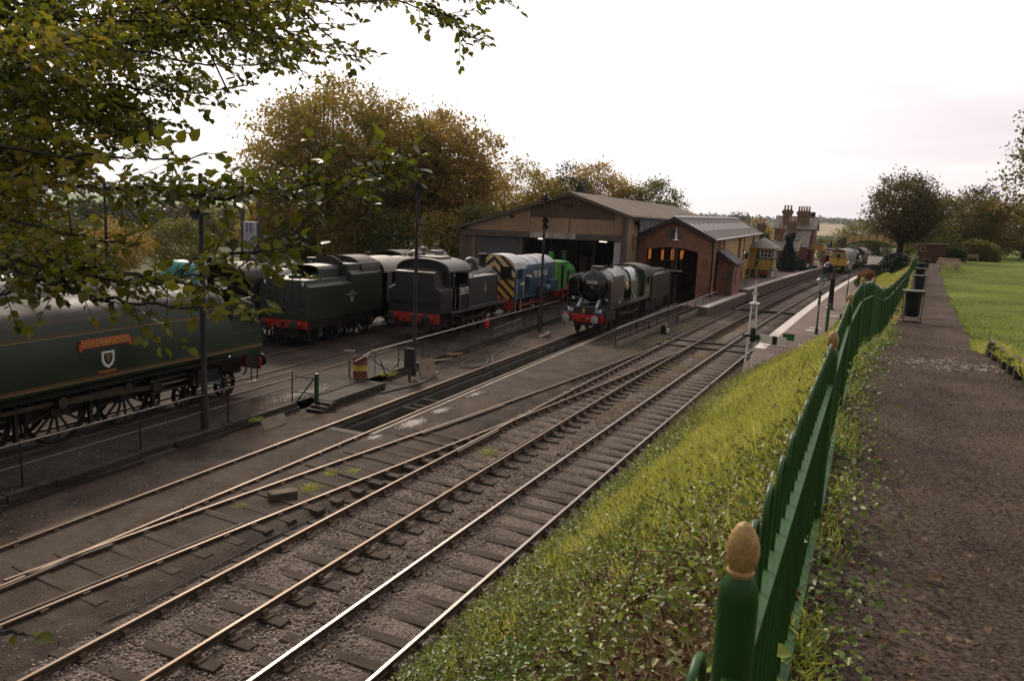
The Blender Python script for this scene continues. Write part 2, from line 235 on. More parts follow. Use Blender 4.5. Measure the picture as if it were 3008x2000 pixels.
# ------------------------------------------------------------------ mesh building
class MB:
    def __init__(s): s.v = []; s.f = []; s.mi = []
    def add(s, vs, fs, mi=0):
        b = len(s.v); s.v.extend(tuple(v) for v in vs); s.f.extend(tuple(b + i for i in f) for f in fs); s.mi.extend([mi] * len(fs)); return s
    def box(s, x0, x1, y0, y1, z0, z1, mi=0, c=0.0):
        if c <= 0:
            vs = [(x, y, z) for z in (z0, z1) for x, y in ((x0, y0), (x1, y0), (x1, y1), (x0, y1))]
            return s.add(vs, [(3, 2, 1, 0), (4, 5, 6, 7), (0, 1, 5, 4), (1, 2, 6, 5), (2, 3, 7, 6), (3, 0, 4, 7)], mi)
        def ring(z, d): return [(x0 + d, y0 + c, z), (x0 + c, y0 + d, z), (x1 - c, y0 + d, z), (x1 - d, y0 + c, z), (x1 - d, y1 - c, z), (x1 - c, y1 - d, z), (x0 + c, y1 - d, z), (x0 + d, y1 - c, z)]
        return s.loft([ring(z0, c), ring(z0 + c, 0), ring(z1 - c, 0), ring(z1, c)], mi)
    def loft(s, secs, mi=0, caps=True, closed=True):
        n = len(secs[0]); vs = [p for q in secs for p in q]; fs = []
        for i in range(len(secs) - 1):
            for j in range(n if closed else n - 1):
                a, b = i * n + j, i * n + (j + 1) % n; fs.append((a, b, b + n, a + n))
        if caps: fs.append(tuple(range(n - 1, -1, -1))); fs.append(tuple((len(secs) - 1) * n + k for k in range(n)))
        return s.add(vs, fs, mi)
    def prism(s, poly, axis, a0, a1, mi=0):
        def P(u, v, a): return {'x': (a, u, v), 'y': (u, a, v), 'z': (u, v, a)}[axis]
        return s.loft([[P(u, v, a0) for u, v in poly], [P(u, v, a1) for u, v in poly]], mi)
    def cyl(s, p0, p1, r0, r1=None, n=12, mi=0, caps=True):
        p0, p1 = Vector(p0), Vector(p1); r1 = r0 if r1 is None else r1; d = (p1 - p0).normalized()
        u = d.orthogonal().normalized(); w = d.cross(u)
        ring = lambda p, r: [tuple(p + (u * math.cos(t) + w * math.sin(t)) * r) for t in (2 * math.pi * k / n for k in range(n))]
        return s.loft([ring(p0, r0), ring(p1, r1)], mi, caps)
    def tube(s, pts, r, n=6, mi=0, closed=False):
        pts = [Vector(p) for p in pts]; m = len(pts); rs = r if isinstance(r, (list, tuple)) else [r] * m
        secs = []; prev = None
        for i, p in enumerate(pts):
            d = (pts[(i + 1) % m] - pts[i - 1]) if closed else (pts[min(i + 1, m - 1)] - pts[max(i - 1, 0)])
            d = d.normalized() if d.length > 1e-9 else Vector((0, 0, 1))
            if prev is None: u = d.orthogonal().normalized()
            else:
                u = prev - d * prev.dot(d); u = u.normalized() if u.length > 1e-6 else d.orthogonal().normalized()
            prev = u; w = d.cross(u)
            secs.append([tuple(p + (u * math.cos(t) + w * math.sin(t)) * rs[i]) for t in (2 * math.pi * k / n for k in range(n))])
        if closed: secs.append(secs[0])
        return s.loft(secs, mi, not closed)
    def lathe(s, prof, origin=(0, 0, 0), axis='z', n=16, mi=0, caps=True):
        o = Vector(origin)
        def P(r, h, t):
            a, b = r * math.cos(t), r * math.sin(t)
            return tuple(o + Vector({'z': (a, b, h), 'x': (h, a, b), 'y': (b, h, a)}[axis]))
        return s.loft([[P(r, h, 2 * math.pi * k / n) for k in range(n)] for r, h in prof], mi, caps)
    def xf(s, m):
        s.v = [tuple(m @ Vector(v)) for v in s.v]; return s
    def mesh(s, name, mats, sharp=40):
        me = bpy.data.meshes.new(name); me.from_pydata(s.v, [], s.f)
        for m in (mats if isinstance(mats, (list, tuple)) else [mats]): me.materials.append(MATS[m] if isinstance(m, str) else m)
        if any(s.mi): me.polygons.foreach_set('material_index', s.mi)
        if sharp:
            me.polygons.foreach_set('use_smooth', [True] * len(s.f)); me.set_sharp_from_angle(angle=R(sharp))
        me.update(); return me
    def build(s, name, mats, parent=None, sharp=40, label=None):
        return ob(name, s.mesh(name, mats, sharp), parent, label)
def ob(name, data, parent=None, label=None, loc=None, rot=None):
    o = bpy.data.objects.new(name, data); COL.objects.link(o)
    if parent is not None: o.parent = parent
    if label: o['label'] = label
    if loc is not None: o.location = loc
    if rot is not None: o.rotation_euler = rot
    return o
def tag(o, label=None, cat=None, group=None, kind=None):
    for k, v in (('label', label), ('category', cat), ('group', group), ('kind', kind)):
        if v: o[k] = v
    return o
def thing(name, label, cat, loc=(0, 0, 0), rz=0.0, group=None, scale=1.0):
    o = bpy.data.objects.new(name, None); COL.objects.link(o); o.location = loc; o.rotation_euler = (0, 0, rz); o.scale = (scale,) * 3
    o.empty_display_size = 0.1
    return tag(o, label, cat, group)
def copy_tree(o, parent=None):
    c = o.copy(); COL.objects.link(c); c.parent = parent
    for ch in list(o.children): copy_tree(ch, c)
    return c
def npmesh(name, verts, faces, mats, smooth=False):
    """verts (n,3), faces (m,k) numpy arrays"""
    me = bpy.data.meshes.new(name); n, k = faces.shape
    me.vertices.add(len(verts)); me.vertices.foreach_set('co', np.ascontiguousarray(verts, dtype=np.float32).ravel())
    me.loops.add(n * k); me.loops.foreach_set('vertex_index', np.ascontiguousarray(faces, dtype=np.int32).ravel())
    me.polygons.add(n); me.polygons.foreach_set('loop_start', np.arange(0, n * k, k, dtype=np.int32))
    if smooth: me.polygons.foreach_set('use_smooth', np.ones(n, dtype=bool))
    me.update(calc_edges=True)
    for m in (mats if isinstance(mats, (list, tuple)) else [mats]): me.materials.append(MATS[m])
    return me
_tm = {}
def text(body, size, m, parent, loc, rot, name='lettering', extrude=0.004, width=1.0, label=None, align='CENTER', bold=0.0):
    cu = bpy.data.curves.new(name, 'FONT'); cu.body = body; cu.size = size; cu.extrude = extrude; cu.align_x = align; cu.align_y = 'CENTER'; cu.offset = bold
    t = bpy.data.objects.new(name, cu); COL.objects.link(t); bpy.context.view_layer.update()
    me = bpy.data.meshes.new_from_object(t.evaluated_get(bpy.context.evaluated_depsgraph_get())); bpy.data.objects.remove(t)
    me.materials.clear(); me.materials.append(MATS[m]); o = ob(name, me, parent, label, loc, rot); o.scale = (width, 1, 1); return o
def arc(cx, cz, r, a0, a1, n, rz=None):
    rz = rz or r
    return [(cx + r * math.cos(R(a0 + (a1 - a0) * k / n)), cz + rz * math.sin(R(a0 + (a1 - a0) * k / n))) for k in range(n + 1)]
def lerp(a, b, t): return a + (b - a) * t
def interp(x, xs, ys): return float(np.interp(x, xs, ys))
# ================================================================== ground, tracks, platforms
def xD(y): return 2.487e-07 * y**3 + 2.213532e-4 * y**2 + 2.508644e-4 * y - 6.8471
def xC(y): return -3.186e-07 * y**3 + 3.898986e-4 * y**2 - 0.0193576728 * y - 9.5382
def xB(y):
    b = -6.10737e-05 * y**3 + 0.0038125045 * y**2 + 0.0249588761 * y - 13.2201
    t = min(1, max(0, (y - 38) / 8)); t = t * t * (3 - 2 * t); return lerp(b, xC(y), t)
def xA(y): return -13.878 - 0.03324 * y
def xW(y): return -16.35 - 0.058 * y                      # retaining edge of the loco yard
def xR1(y): return -20.65 - 0.065 * (y - 17)              # yard roads
def xR2(y): return -25.5 - 0.085 * (y - 29.8)
YZ = 0.20                                                  # rail level in the loco yard
FY = [-8, 1.53, 4.94, 8.28, 11.67, 15.08, 18.49, 21.92, 25.36, 28.8, 32.2, 35.6, 39, 42.4, 45.8, 49.2, 52.6, 56, 59.4, 62.8, 66.2, 70, 74, 120]
FX = [-.2, -.17, -.15, -.14, -.06, .10, .33, .54, .74, .93, 1.13, 1.34, 1.55, 1.75, 1.92, 2.08, 2.24, 2.4, 2.58, 2.78, 3.02, 3.32, 3.7, 6]
def xF(y): return interp(y, FY, FX)
def zP(y): return interp(y, [0, 11.5, 15, 18.5, 22, 25.4, 28.8, 40, 60, 200], [5.03, 5.02, 4.86, 4.52, 4.39, 4.32, 4.25, 4.1, 4.0, 4.0])
def xPr(y): return interp(y, [-8, 0, 10, 13, 16, 32, 66, 95, 130], [2.0, 1.9, 1.95, 2.0, 2.1, 2.95, 4.9, 6.6, 8.0])
def sheet(name, rows, m, kind='structure', smooth=True, parent=None):
    """rows: list of equal-length lists of points"""
    n = len(rows[0]); v = np.array([p for r in rows for p in r], dtype=float); f = []
    for i in range(len(rows) - 1):
        for j in range(n - 1): f.append((i * n + j, i * n + j + 1, (i + 1) * n + j + 1, (i + 1) * n + j))
    o = ob(name, npmesh(name, v, np.array(f), m, smooth), parent); o['kind'] = kind; return o
def frange(a, b, s): return [a + (b - a) * k / max(1, round((b - a) / s)) for k in range(max(1, round((b - a) / s)) + 1)]
def nz2(x, y, s=1.0, a=1.0): return a * mnoise.noise(Vector((x * s, y * s, 3.7)))

# the wide land sheet to the horizon, with the valley to the left and downs beyond
def land_z(x, y):
    d = math.hypot(x + 10, y - 60)
    t = min(1, max(0, (d - 90) / 260)); t = t * t * (3 - 2 * t)
    if x > 0: t *= max(0.0, 1 - x / 60.0)
    z = -0.6 - 16 * t
    h = min(1, max(0, (d - 650) / 1300)); h = h * h * (3 - 2 * h)
    ang = math.atan2(x, y)
    z += h * (38 + 14 * mnoise.noise(Vector((ang * 3.1, 1.7, 0))) + 10 * mnoise.noise(Vector((x * .0012, y * .0012, 5))))
    return z
rad = [0, 30, 60, 85, 110, 140, 180, 230, 290, 360, 450, 560, 700, 850, 1000, 1200, 1450, 1700, 2000, 2400, 3000]
rows = []
for r in rad:
    row = []
    for k in range(73):
        a = 2 * math.pi * k / 72; x, y = -10 + r * math.sin(a), 60 + r * math.cos(a); row.append((x, y, land_z(x, y)))
    rows.append(row)
sheet('land', rows, 'land')

ys = frange(-8, 72, 1.0)
# pit road ground (cinder), with the inspection pit left open
PY0, PY1 = 19.8, 69.0
def cz(x, y): return -0.085 + nz2(x, y, .7, .02)
yl = sorted(set(ys + [PY0 - .01, PY0]))
rows = []
for y in yl:
    xs = [xW(y) + .05] + [lerp(xW(y) + .05, xA(y) - .72, t) for t in (.3, .6, 1)]; rows.append([(x, y, cz(x, y)) for x in xs])
sheet('pit_road_ground', rows, 'cinder')
rows = []
for y in [q for q in yl if q <= PY0]: rows.append([(xA(y) - .72, y, cz(xA(y) - .72, y)), (xA(y), y, cz(xA(y), y)), (xA(y) + .72, y, cz(xA(y) + .72, y))])
sheet('pit_road_ground', rows, 'cinder')
rows = []
for y in yl:
    a, b = xA(y) + .72, xC(y) - 1.5; xs = [lerp(a, b, t) for t in (0, .25, .5, .75, 1)]
    rows.append([(x, y, cz(x, y)) for x in xs] + [(b + .35, y, -.26)])
sheet('pit_road_ground', rows, 'cinder')
# loco yard
rows = []
for y in frange(-8, 72, 2.0): rows.append([(x, y, YZ - .05 + nz2(x, y, .35, .025)) for x in [lerp(xW(y) - .12, -62, t) for t in (0, .05, .1, .16, .23, .3, .4, .55, .75, 1)]])
sheet('loco_yard', rows, 'yard')
# apron between the sheds and behind the platform
sheet('shed_apron', [[(-62, 71.5, .12), (-40, 71.5, .12), (-14.2, 71.5, .12)], [(-62, 200, .0), (-40, 200, .1), (-14.2, 200, .1)]], 'yard')
# track bed under the running lines
rows = []
for y in frange(-8, 60, .8) + frange(62, 230, 4):
    a, b = xC(y) - 1.45, xD(y) + 1.7
    rows.append([(lerp(a, b, t), y, -.215 + .03 * math.sin(t * 6.28 * 2 - .4) + nz2(t * 6, y, 1.2, .02)) for t in [k / 12 for k in range(13)]])
sheet('track_bed', rows, 'ballast')

# ---- rails
def rail_mesh(pts, top='steel', w=.07, ztop=0.0):
    sec = [(-w / 2, -.045, 0), (-w / 2, -.008, 0), (-w / 2 + .008, 0, 1), (w / 2 - .008, 0, 0), (w / 2, -.008, 0), (w / 2, -.045, 0), (.012, -.055, 0), (.012, -.11, 0), (.036, -.118, 0), (.036, -.145, 0), (-.036, -.145, 0), (-.036, -.118, 0), (-.012, -.11, 0), (-.012, -.055, 0)]
    m = MB(); n = len(sec); vs = []; fs = []; mi = []
    for i, p in enumerate(pts):
        q = pts[min(i + 1, len(pts) - 1)]; r = pts[max(i - 1, 0)]; dx, dy = q[0] - r[0], q[1] - r[1]; l = math.hypot(dx, dy); nx, ny = dy / l, -dx / l
        vs += [(p[0] + nx * s[0], p[1] + ny * s[0], ztop + s[1] + (p[2] if len(p) > 2 else 0)) for s in sec]
    for i in range(len(pts) - 1):
        for j in range(n):
            k = (j + 1) % n; fs.append((i * n + j, i * n + k, (i + 1) * n + k, (i + 1) * n + j)); mi.append(1 if j in (1, 2, 3) else 0)
    fs.append(tuple(range(n))); mi.append(0); fs.append(tuple((len(pts) - 1) * n + k for k in range(n - 1, -1, -1))); mi.append(0)
    m.v, m.f, m.mi = vs, fs, mi
    return m.mesh('rail', ['rust', top], 30)
def track_empty(name, label):
    o = bpy.data.objects.new(name, None); COL.objects.link(o); o['kind'] = 'structure'; o['label'] = label; return o
def offs(fn, y, d):
    s = (fn(y + .5) - fn(y - .5)); l = math.hypot(s, 1); return (fn(y) + d / l, y - d * s / l)
def add_rail(fn, d, y0, y1, par, top='steel', name='rail', z=0.0, step=1.5):
    ob(name, rail_mesh([offs(fn, y, d) for y in frange(y0, y1, step)], top, ztop=z), par)
T_D = track_empty('railway_track', 'nearest running line at the foot of the grassy bank')
T_C = track_empty('railway_track', 'second running line with timber sleepers in pale ballast')
T_B = track_empty('railway_track', 'curving crossover track joining the running line to the pit road')
T_A = track_empty('railway_track', 'pit road track leading to the black and green locomotive')
T_1 = track_empty('railway_track', 'loco yard track nearest the tubular railing')
T_2 = track_empty('railway_track', 'loco yard track under the grey green tender')
G = .752
for s in (-1, 1):
    add_rail(xD, s * G, -4, 215, T_D, 'steel'); add_rail(xC, s * G, -4, 215, T_C, 'steel_dull')
    add_rail(xA, s * G, -4, 70, T_A, 'steel_dull'); add_rail(xR1, s * G, -6, 74, T_1, 'rust', z=YZ, step=6); add_rail(xR2, s * G, 20, 74, T_2, 'rust', z=YZ, step=6)
add_rail(xB, G, 3, 44.5, T_B, 'steel_dull', z=.003); add_rail(xB, -G, 8.2, 43.5, T_B, 'steel_dull', z=.003)
add_rail(xB, G - .115, 6.0, 12.4, T_B, 'rust', 'check_rail', z=.012); add_rail(xA, G + .1, 7.5, 9.6, T_A, 'rust', 'check_rail'); add_rail(xB, -G + .11, 8.5, 10.2, T_B, 'rust', 'check_rail', z=.0)
add_rail(xB, -G + .11, 20.5, 25.5, T_B, 'rust', 'check_rail'); add_rail(xC, G - .115, 18.5, 23.5, T_C, 'rust', 'check_rail', z=.004)
add_rail(xC, -G + .12, 19.5, 22.3, T_C, 'rust', 'check_rail'); add_rail(xA, -G - .1, 9.5, 12.0, T_A, 'rust', 'check_rail')
# ---- sleepers and chairs
def sleeper_variants():
    out_ = []
    for k in range(5):
        rr = random.Random(k); m = MB(); L_, W_ = 1.29 + rr.uniform(-.05, .05), .127
        pts = [(-L_, -W_), (L_, -W_ + rr.uniform(-.01, .01)), (L_ - rr.uniform(0, .04), W_), (-L_ + rr.uniform(0, .04), W_)]
        m.loft([[(x, y, -.13) for x, y in pts], [(x, y, -.008) for x, y in pts], [(x * .995, y * .93, 0) for x, y in pts]]); out_.append(m.mesh('sleeper', 'sleeper', 30))
    return out_
SLM = sleeper_variants()
cm = MB(); cm.box(-.19, .19, -.10, .10, 0, .035, c=.012); cm.prism([(-.065, .03), (-.045, .03), (-.04, .115), (-.075, .10), (-.10, .03)], 'y', -.06, .06); cm.prism([(.05, .03), (.11, .03), (.09, .115), (.06, .13), (.045, .10)], 'y', -.06, .06)
cm.box(.058, .088, -.025, .075, .06, .125)
CHM = cm.mesh('rail_chair', 'rust', 30)
def lay(fn, y0, y1, par, sp=.76, zoff=-.178, chairs=True, jz=.008, far=None, cz_=-.178):
    y = y0; k = 0
    while y < y1:
        s = fn(y + .5) - fn(y - .5); a = -math.atan(s); x = fn(y)
        o = ob('sleeper', SLM[k % 5], par, None, (x + random.uniform(-.03, .03), y, zoff + random.uniform(-jz, jz)), (0, random.uniform(-.004, .004), a + random.uniform(-.025, .025)))
        if chairs:
            for sd in (-1, 1):
                px, py = offs(fn, y, sd * G); ob('rail_chair', CHM, par, None, (px, py, cz_), (0, 0, a + (math.pi if sd < 0 else 0)))
        y += sp * random.uniform(.95, 1.05); k += 1
    if far:                                                   # beyond here the sleepers are only a few pixels each
        m = MB()
        while y < far:
            s = fn(y + .5) - fn(y - .5); q = Matrix.Translation((fn(y), y, zoff)) @ Matrix.Rotation(-math.atan(s), 4, 'Z'); t = MB().box(-1.28, 1.28, -.125, .125, -.1, random.uniform(-.01, .01)); t.xf(q); m.add(t.v, t.f)
            y += sp
        o = m.build('sleepers_far', 'sleeper', par, 0); o['kind'] = 'stuff'
lay(xD, 4.2, 46, T_D, far=160); lay(xC, 3.6, 46, T_C, far=160); lay(xB, 5.0, 21.5, T_B, zoff=-.068, jz=.016, cz_=-.14); 
for y in frange(5, 19, .85):
    for s in (-1, 1):
        px, py = offs(xA, y, s * G); ob('rail_chair', CHM, T_A, None, (px, py, -.155), (0, 0, .033 + (math.pi if s < 0 else 0)))
for y in frange(21.5, 42, .8):
    for s in (-1, 1):
        px, py = offs(xB, y, s * G); ob('rail_chair', CHM, T_B, None, (px, py, -.165), (0, 0, -.06 + (math.pi if s < 0 else 0)))

# ---- loose ballast stones
def stones(name, pts, smin, smax, m, flat=.75):
    n = len(pts); base = np.array([(1, 0, 0), (-.5, .87, 0), (-.5, -.87, 0), (.5, .5, .9), (-.75, .1, .75), (.2, -.75, .8)], float)
    fc = np.array([(3, 4, 5), (0, 1, 3), (1, 4, 3), (1, 2, 4), (2, 5, 4), (2, 0, 5), (0, 3, 5)])
    sz = RNG.uniform(smin, smax, (n, 1, 1)); v = base[None] * (1 + RNG.uniform(-.35, .35, (n, 6, 3))) * sz * np.array([1, 1, flat])
    a = RNG.uniform(0, 6.28, n); c, s = np.cos(a)[:, None], np.sin(a)[:, None]; x = v[:, :, 0] * c - v[:, :, 1] * s; yv = v[:, :, 0] * s + v[:, :, 1] * c
    v = np.stack([x, yv, v[:, :, 2]], 2); v[:, :, 2] -= sz[:, :, 0] * .35; v += np.array(pts)[:, None, :]
    f = (fc[None] + (np.arange(n) * 6)[:, None, None]).reshape(-1, 3)
    o = ob(name, npmesh(name, v.reshape(-1, 3), f, m)); o['kind'] = 'stuff'; return o
pts = []
while len(pts) < 52000:
    y = 4.5 + 38 * random.random()**1.7; t = random.random(); x = lerp(xC(y) - 1.35, xD(y) + 1.25, t)
    dC, dD = x - xC(y), x - xD(y)
    dens = .8 if abs(dC) < 1.5 or abs(dD) < 1.5 else 1.0
    if t < .06: dens *= .5
    if mnoise.noise(Vector((x * .8, y * .3, 9))) < -.25 and y > 14: dens *= .45
    if random.random() > dens: continue
    pts.append((x, y, -.212 + .03 * math.sin(t * 12.56 - .4) + random.uniform(-.012, .02)))
stones('ballast_stones', pts, .017, .036, 'stone')
pts = []
for _ in range(5200):
    y = 5 + 55 * random.random()**1.6; x = random.uniform(xW(y) + .2, xC(y) - 1.2)
    if abs(x - xA(y)) < .75 and y > PY0 - .1: continue
    pts.append((x, y, -.082))
for _ in range(2600):
    y = 9 + 40 * random.random()**1.4; pts.append((xW(y) - random.random()**1.5 * 8 - .15, y, YZ - .045))
stones('loose_stones', pts, .008, .026, 'stone', .6)

# ---- inspection pit
pit = thing('inspection_pit', 'long sunken inspection pit between the rails of the pit road', 'pit'); pit['kind'] = 'thing'
ysn = frange(PY0, PY1, 4.9)
def strip(name, d0, d1, z0, z1, m, par, y0=None, y1=None):
    b = MB(); yy = frange(y0 or PY0, y1 or PY1, 4.9)
    b.loft([[(xA(y) + d0, y, z0), (xA(y) + d1, y, z0), (xA(y) + d1, y, z1), (xA(y) + d0, y, z1)] for y in yy]); return b.build(name, m, par, 30)
strip('pit_wall', -1.0, -.50, -1.35, -.26, 'pit_wall', pit); strip('pit_wall', .54, 1.0, -1.35, -.19, 'pit_wall', pit); strip('pit_floor', -.52, .56, -1.4, -1.18, 'cinder', pit)
strip('rail_timber', -.92, -.62, -.262, -.142, 'timber_dark', pit); strip('pit_coping', .62, .94, -.192, -.062, 'concrete', pit); strip('pipe_ledge', -.47, -.42, -.66, -.60, 'concrete', pit)
b = MB().box(xA(PY0) - .72, xA(PY0) + .72, PY0 - .25, PY0 + .06, -1.4, -.073); b.build('pit_end', 'pit_wall', pit)
b = MB()
for k in range(4): b.box(xA(20) - .48, xA(20) + .5, PY0 + .05 + k * .35, PY0 + .4 + k * .35, -1.3, -.4 - k * .24)
b.build('pit_steps', 'timber_dark', pit)
for yy, h in ((24.0, -.25), (24.7, -.3), (25.4, -.22)):
    b = MB(); b.box(xA(yy) - .45, xA(yy) + .5, yy - .03, yy + .03, h - .05, h); b.build('cross_bar', 'rust', pit)
# ---- retaining edge of the yard: single blocks and old timbers
wall = thing('retaining_wall', 'low kerb wall of dark old timbers and stones along the loco yard', 'wall')
y = 4.0; k = 0
while y < 52:
    ln = random.choice((1.2, 1.6, 2.0, 2.5)); y2 = min(y + ln, 52)
    if not (20.9 < y < 25.2):
        for zz0, zz1, th in ((-.16, .045, .20), (.05, YZ + .005 + random.uniform(-.02, .025), .17)):
            b = MB(); j = random.uniform(-.02, .02)
            b.box(-th, th * .25 + j, 0, y2 - y - .025, zz0, zz1, c=.015); b.build('timber_block' if zz0 > 0 else 'stone_block', 'timber_dark' if (zz0 > 0 or k % 3) else 'pit_wall', wall).location = (xW(y), y, 0)
            wall.children[-1].rotation_euler = (0, 0, math.atan(.058) + random.uniform(-.006, .006))
    y = y2; k += 1
# ---- station platforms
def platform(name, label, fn, d_edge, d_back, y0, y1, z, drop):
    p = thing(name, label, 'platform'); p['kind'] = 'structure'
    yy = frange(y0, y1, 6)
    e = lambda y, d: offs(fn, y, d)
    sg = 1 if d_back > d_edge else -1
    b = MB(); b.loft([[(*e(y, d_edge + sg * .06), -.3), (*e(y, d_back), -.3), (*e(y, d_back), z - .012), (*e(y, d_edge + sg * .5), z - .012), (*e(y, d_edge + sg * .06), z - .012)] for y in yy]); b.build('surface', 'tarmac', p, 30)
    b = MB(); b.loft([[(*e(y, d_edge + sg * .02), -.3), (*e(y, d_edge + sg * .07), -.3), (*e(y, d_edge + sg * .07), z - .10), (*e(y, d_edge + sg * .02), z - .10)] for y in yy]); b.build('brick_face', 'brick_platform', p, 30)
    yv = frange(y0, y1, 1.2)
    for a, c in zip(yv[:-1], yv[1:]):
        b = MB(); d0, d1 = d_edge - sg * .05, d_edge + sg * .52
        P = [e(a + .012, d0), e(a + .012, d1), e(c - .012, d1), e(c - .012, d0)]
        b.loft([[(*q, z - .09) for q in P], [(*q, z + random.uniform(-.004, .004)) for q in P]]); b.build('coping_stone', 'edge_white', p, 0)
    return p
platform('platform', 'left station platform with signal box and station house', xC, -1.8, -7.4, 79, 190, .93, 0)
platform('platform', 'low platform end below the brick shed', xC, -1.85, -4.2, 61.5, 78.9, .62, 0)
pr = platform('platform', 'right station platform with lamp posts and white edge', xD, 1.62, 4.7, 40.5, 180, .9, 0)
b = MB(); e = lambda y, d: offs(xD, y, d)
b.loft([[(*e(y, 1.66), -.3), (*e(y, 4.4), -.3), (*e(y, 4.4), z), (*e(y, 1.66), z)] for y, z in ((35.0, -.05), (40.48, .885))]); b.build('ramp', 'tarmac', pr, 30)
for (x0, y0, w_, l_) in ((-3.0, 43.0, .9, .35), (-3.1, 50, .6, .5), (-3.0, 51.5, .7, .35), (-2.2, 60, .8, .4), (-2.9, 39.0, 1.3, .0)):
    if l_:
        b = MB(); b.box(x0, x0 + w_, y0, y0 + l_, .894, .899); b.build('painted_mark', 'edge_white', pr)
# foot crossing boards and point rodding at the platform ends
fc = thing('foot_crossing', 'dark timber foot crossing laid across both running lines', 'crossing'); 
for k in range(3):
    b = MB()
    for (a0, a1) in ((xC(71) - 1.5, xC(71) - .85), (xC(71) - .62, xC(71) + .62), (xC(71) + .86, xD(71) - .86), (xD(71) - .62, xD(71) + .62), (xD(71) + .86, xD(71) + 1.55)):
        b = MB(); b.box(a0, a1, 69.2 + k * .32, 69.48 + k * .32, -.2, -.03); b.build('plank', 'timber_dark', fc)
for (x0, x1, yy) in ((xC(46) - 1.4, xD(46) + .9, 45.2), (xC(47) - 1.4, xD(47) + 1.4, 47.6)):
    b = MB().box(x0, x1, yy, yy + .3, -.2, -.1); tag(b.build('rodding_timber', 'timber_dark'), 'long dark timber lying across the running lines by the points' if yy < 46 else 'farther dark timber lying across both running lines', 'timber')
# signal wires and cables
for (pp, lab) in (([(-11.3, 6.0), (-10.95, 9), (-11.05, 12), (-10.9, 16.0)], 'thin cable running beside the second line in the ballast'), ([(-10.4, 19.2), (-9.6, 18.6), (-8.9, 18.3), (-8.3, 18.6), (-7.6, 17.9), (-6.9, 17.8), (-6.2, 17.9)], 'black cable lying across both running lines')):
    b = MB(); q = []
    for i in range(len(pp) - 1):
        for t in (0, .33, .66): q.append((lerp(pp[i][0], pp[i + 1][0], t), lerp(pp[i][1], pp[i + 1][1], t) + random.uniform(-.04, .04), -.165 + random.uniform(-.005, .01)))
    b.tube(q, .013, 5); tag(b.build('cable', 'black_matt'), lab, 'cable')
b = MB()
for k, off in enumerate((0, .06, .12)):
    b = MB(); b.tube([(xD(y) + 1.08 + off, y, -.1 + .01 * math.sin(y * 3 + k)) for y in frange(5, 40, 1.5)], .008, 4); tag(b.build('signal_wire', 'wire'), ('signal wire closest to the near rail', 'middle signal wire along the bank foot', 'signal wire closest to the bank')[k], 'wire', 'signal wires')

# ---- embankment, path, lawn
def x_toe(y): return interp(y, [-8, 33, 42, 200], [0, 0, 1, 1])
def toe(y):
    t = x_toe(y); t = t * t * (3 - 2 * t); return lerp(xD(y) + 1.15, xD(y) + 4.6, t), lerp(-.22, .88, t)
ETS = [0, .02, .06, .12, .2, .28, .36, .45, .54, .63, .72, .81, .9, .96, 1.0]
def bank(t, y):
    x0, z0 = toe(y); x1, z1 = xF(y) - .02, zP(y) + .0
    s = t ** .92 * (1 - .10 * math.sin(math.pi * t)); z = lerp(z0, z1, s)
    n_ = math.sin(math.pi * min(1, t * 1.02)) if t < 1 else 0
    return lerp(x0, x1, t), y, z + n_ * (nz2(lerp(x0, x1, t), y, .6, .16) + nz2(x0 + t * 7, y, 1.8, .05))
sheet('embankment', [[bank(t, y) for t in ETS] for y in frange(-8, 60, .8) + frange(62, 150, 4)], 'soil')
rows = []
for y in frange(-8, 60, .7) + frange(62, 130, 4):
    a, c = xF(y) - .06, xPr(y) + .25
    rows.append([(lerp(a, c, t), y, zP(y) + (.0 if t in (0,) else nz2(lerp(a, c, t), y, .9, .018)) - .03 * math.sin(math.pi * t)) for t in [k / 10 for k in range(11)]])
sheet('footpath', rows, 'path')
rows = []
for y in frange(-8, 60, 1.0) + frange(64, 260, 6):
    a = xPr(min(y, 100)); lift = interp(y, [-8, 8, 15, 17.5, 22, 260], [.16, .16, .16, .05, .012, .012])
    rows.append([(a + nz2(0, y, .9, .12), y, zP(y) + lift)] + [(a + d, y, zP(y) + max(lift, .02) + nz2(a + d, y, .25, .05) + interp(d, [0, 3, 30, 150], [0, .05, .3, 1.0])) for d in (.15, .4, 1, 2, 4, 7, 11, 16, 24, 40, 80, 160)])
sheet('lawn', rows, 'lawn')
sheet('park_edge', [[(xF(y) if y < 120 else 6, y, 3.95) for y in (120, 260)], [(20, 120, 3.98), (20, 260, 3.98)]], 'lawn')
# ================================================================== railway vehicles (local: x forward, y left, z up from rail)
def wheel_mesh(d, spokes=14, bal=0.0):
    r = d / 2; m = MB(); m.lathe([(r + .025, -.065), (r + .025, -.04), (r, -.035), (r, .05), (r - .07, .055), (r - .09, .0), (r - .07, -.055)], axis='y', n=28, caps=False)
    m.lathe([(.02, -.09), (d * .10, -.09), (d * .11, 0), (d * .10, .09), (.02, .09)], axis='y', n=12)
    for k in range(spokes):
        a = 2 * math.pi * k / spokes; c, s = math.cos(a), math.sin(a); t = MB().box(d * .09, r - .06, -.025, .025, -.03, .03); t.v = [(x * c - z * s, y, x * s + z * c) for x, y, z in t.v]; m.add(t.v, t.f)
    if bal: m.prism([(math.cos(R(a)) * (r - .06), math.sin(R(a)) * (r - .06)) for a in range(200, 341, 20)], 'y', -.03, .055)
    return m.mesh('wheel', 'gear', 35)
WH = {'drive': wheel_mesh(1.88, 13, 0), 'bogie': wheel_mesh(.94, 10), 'mid': wheel_mesh(1.1, 10), 'small': wheel_mesh(1.37, 12, 0)}
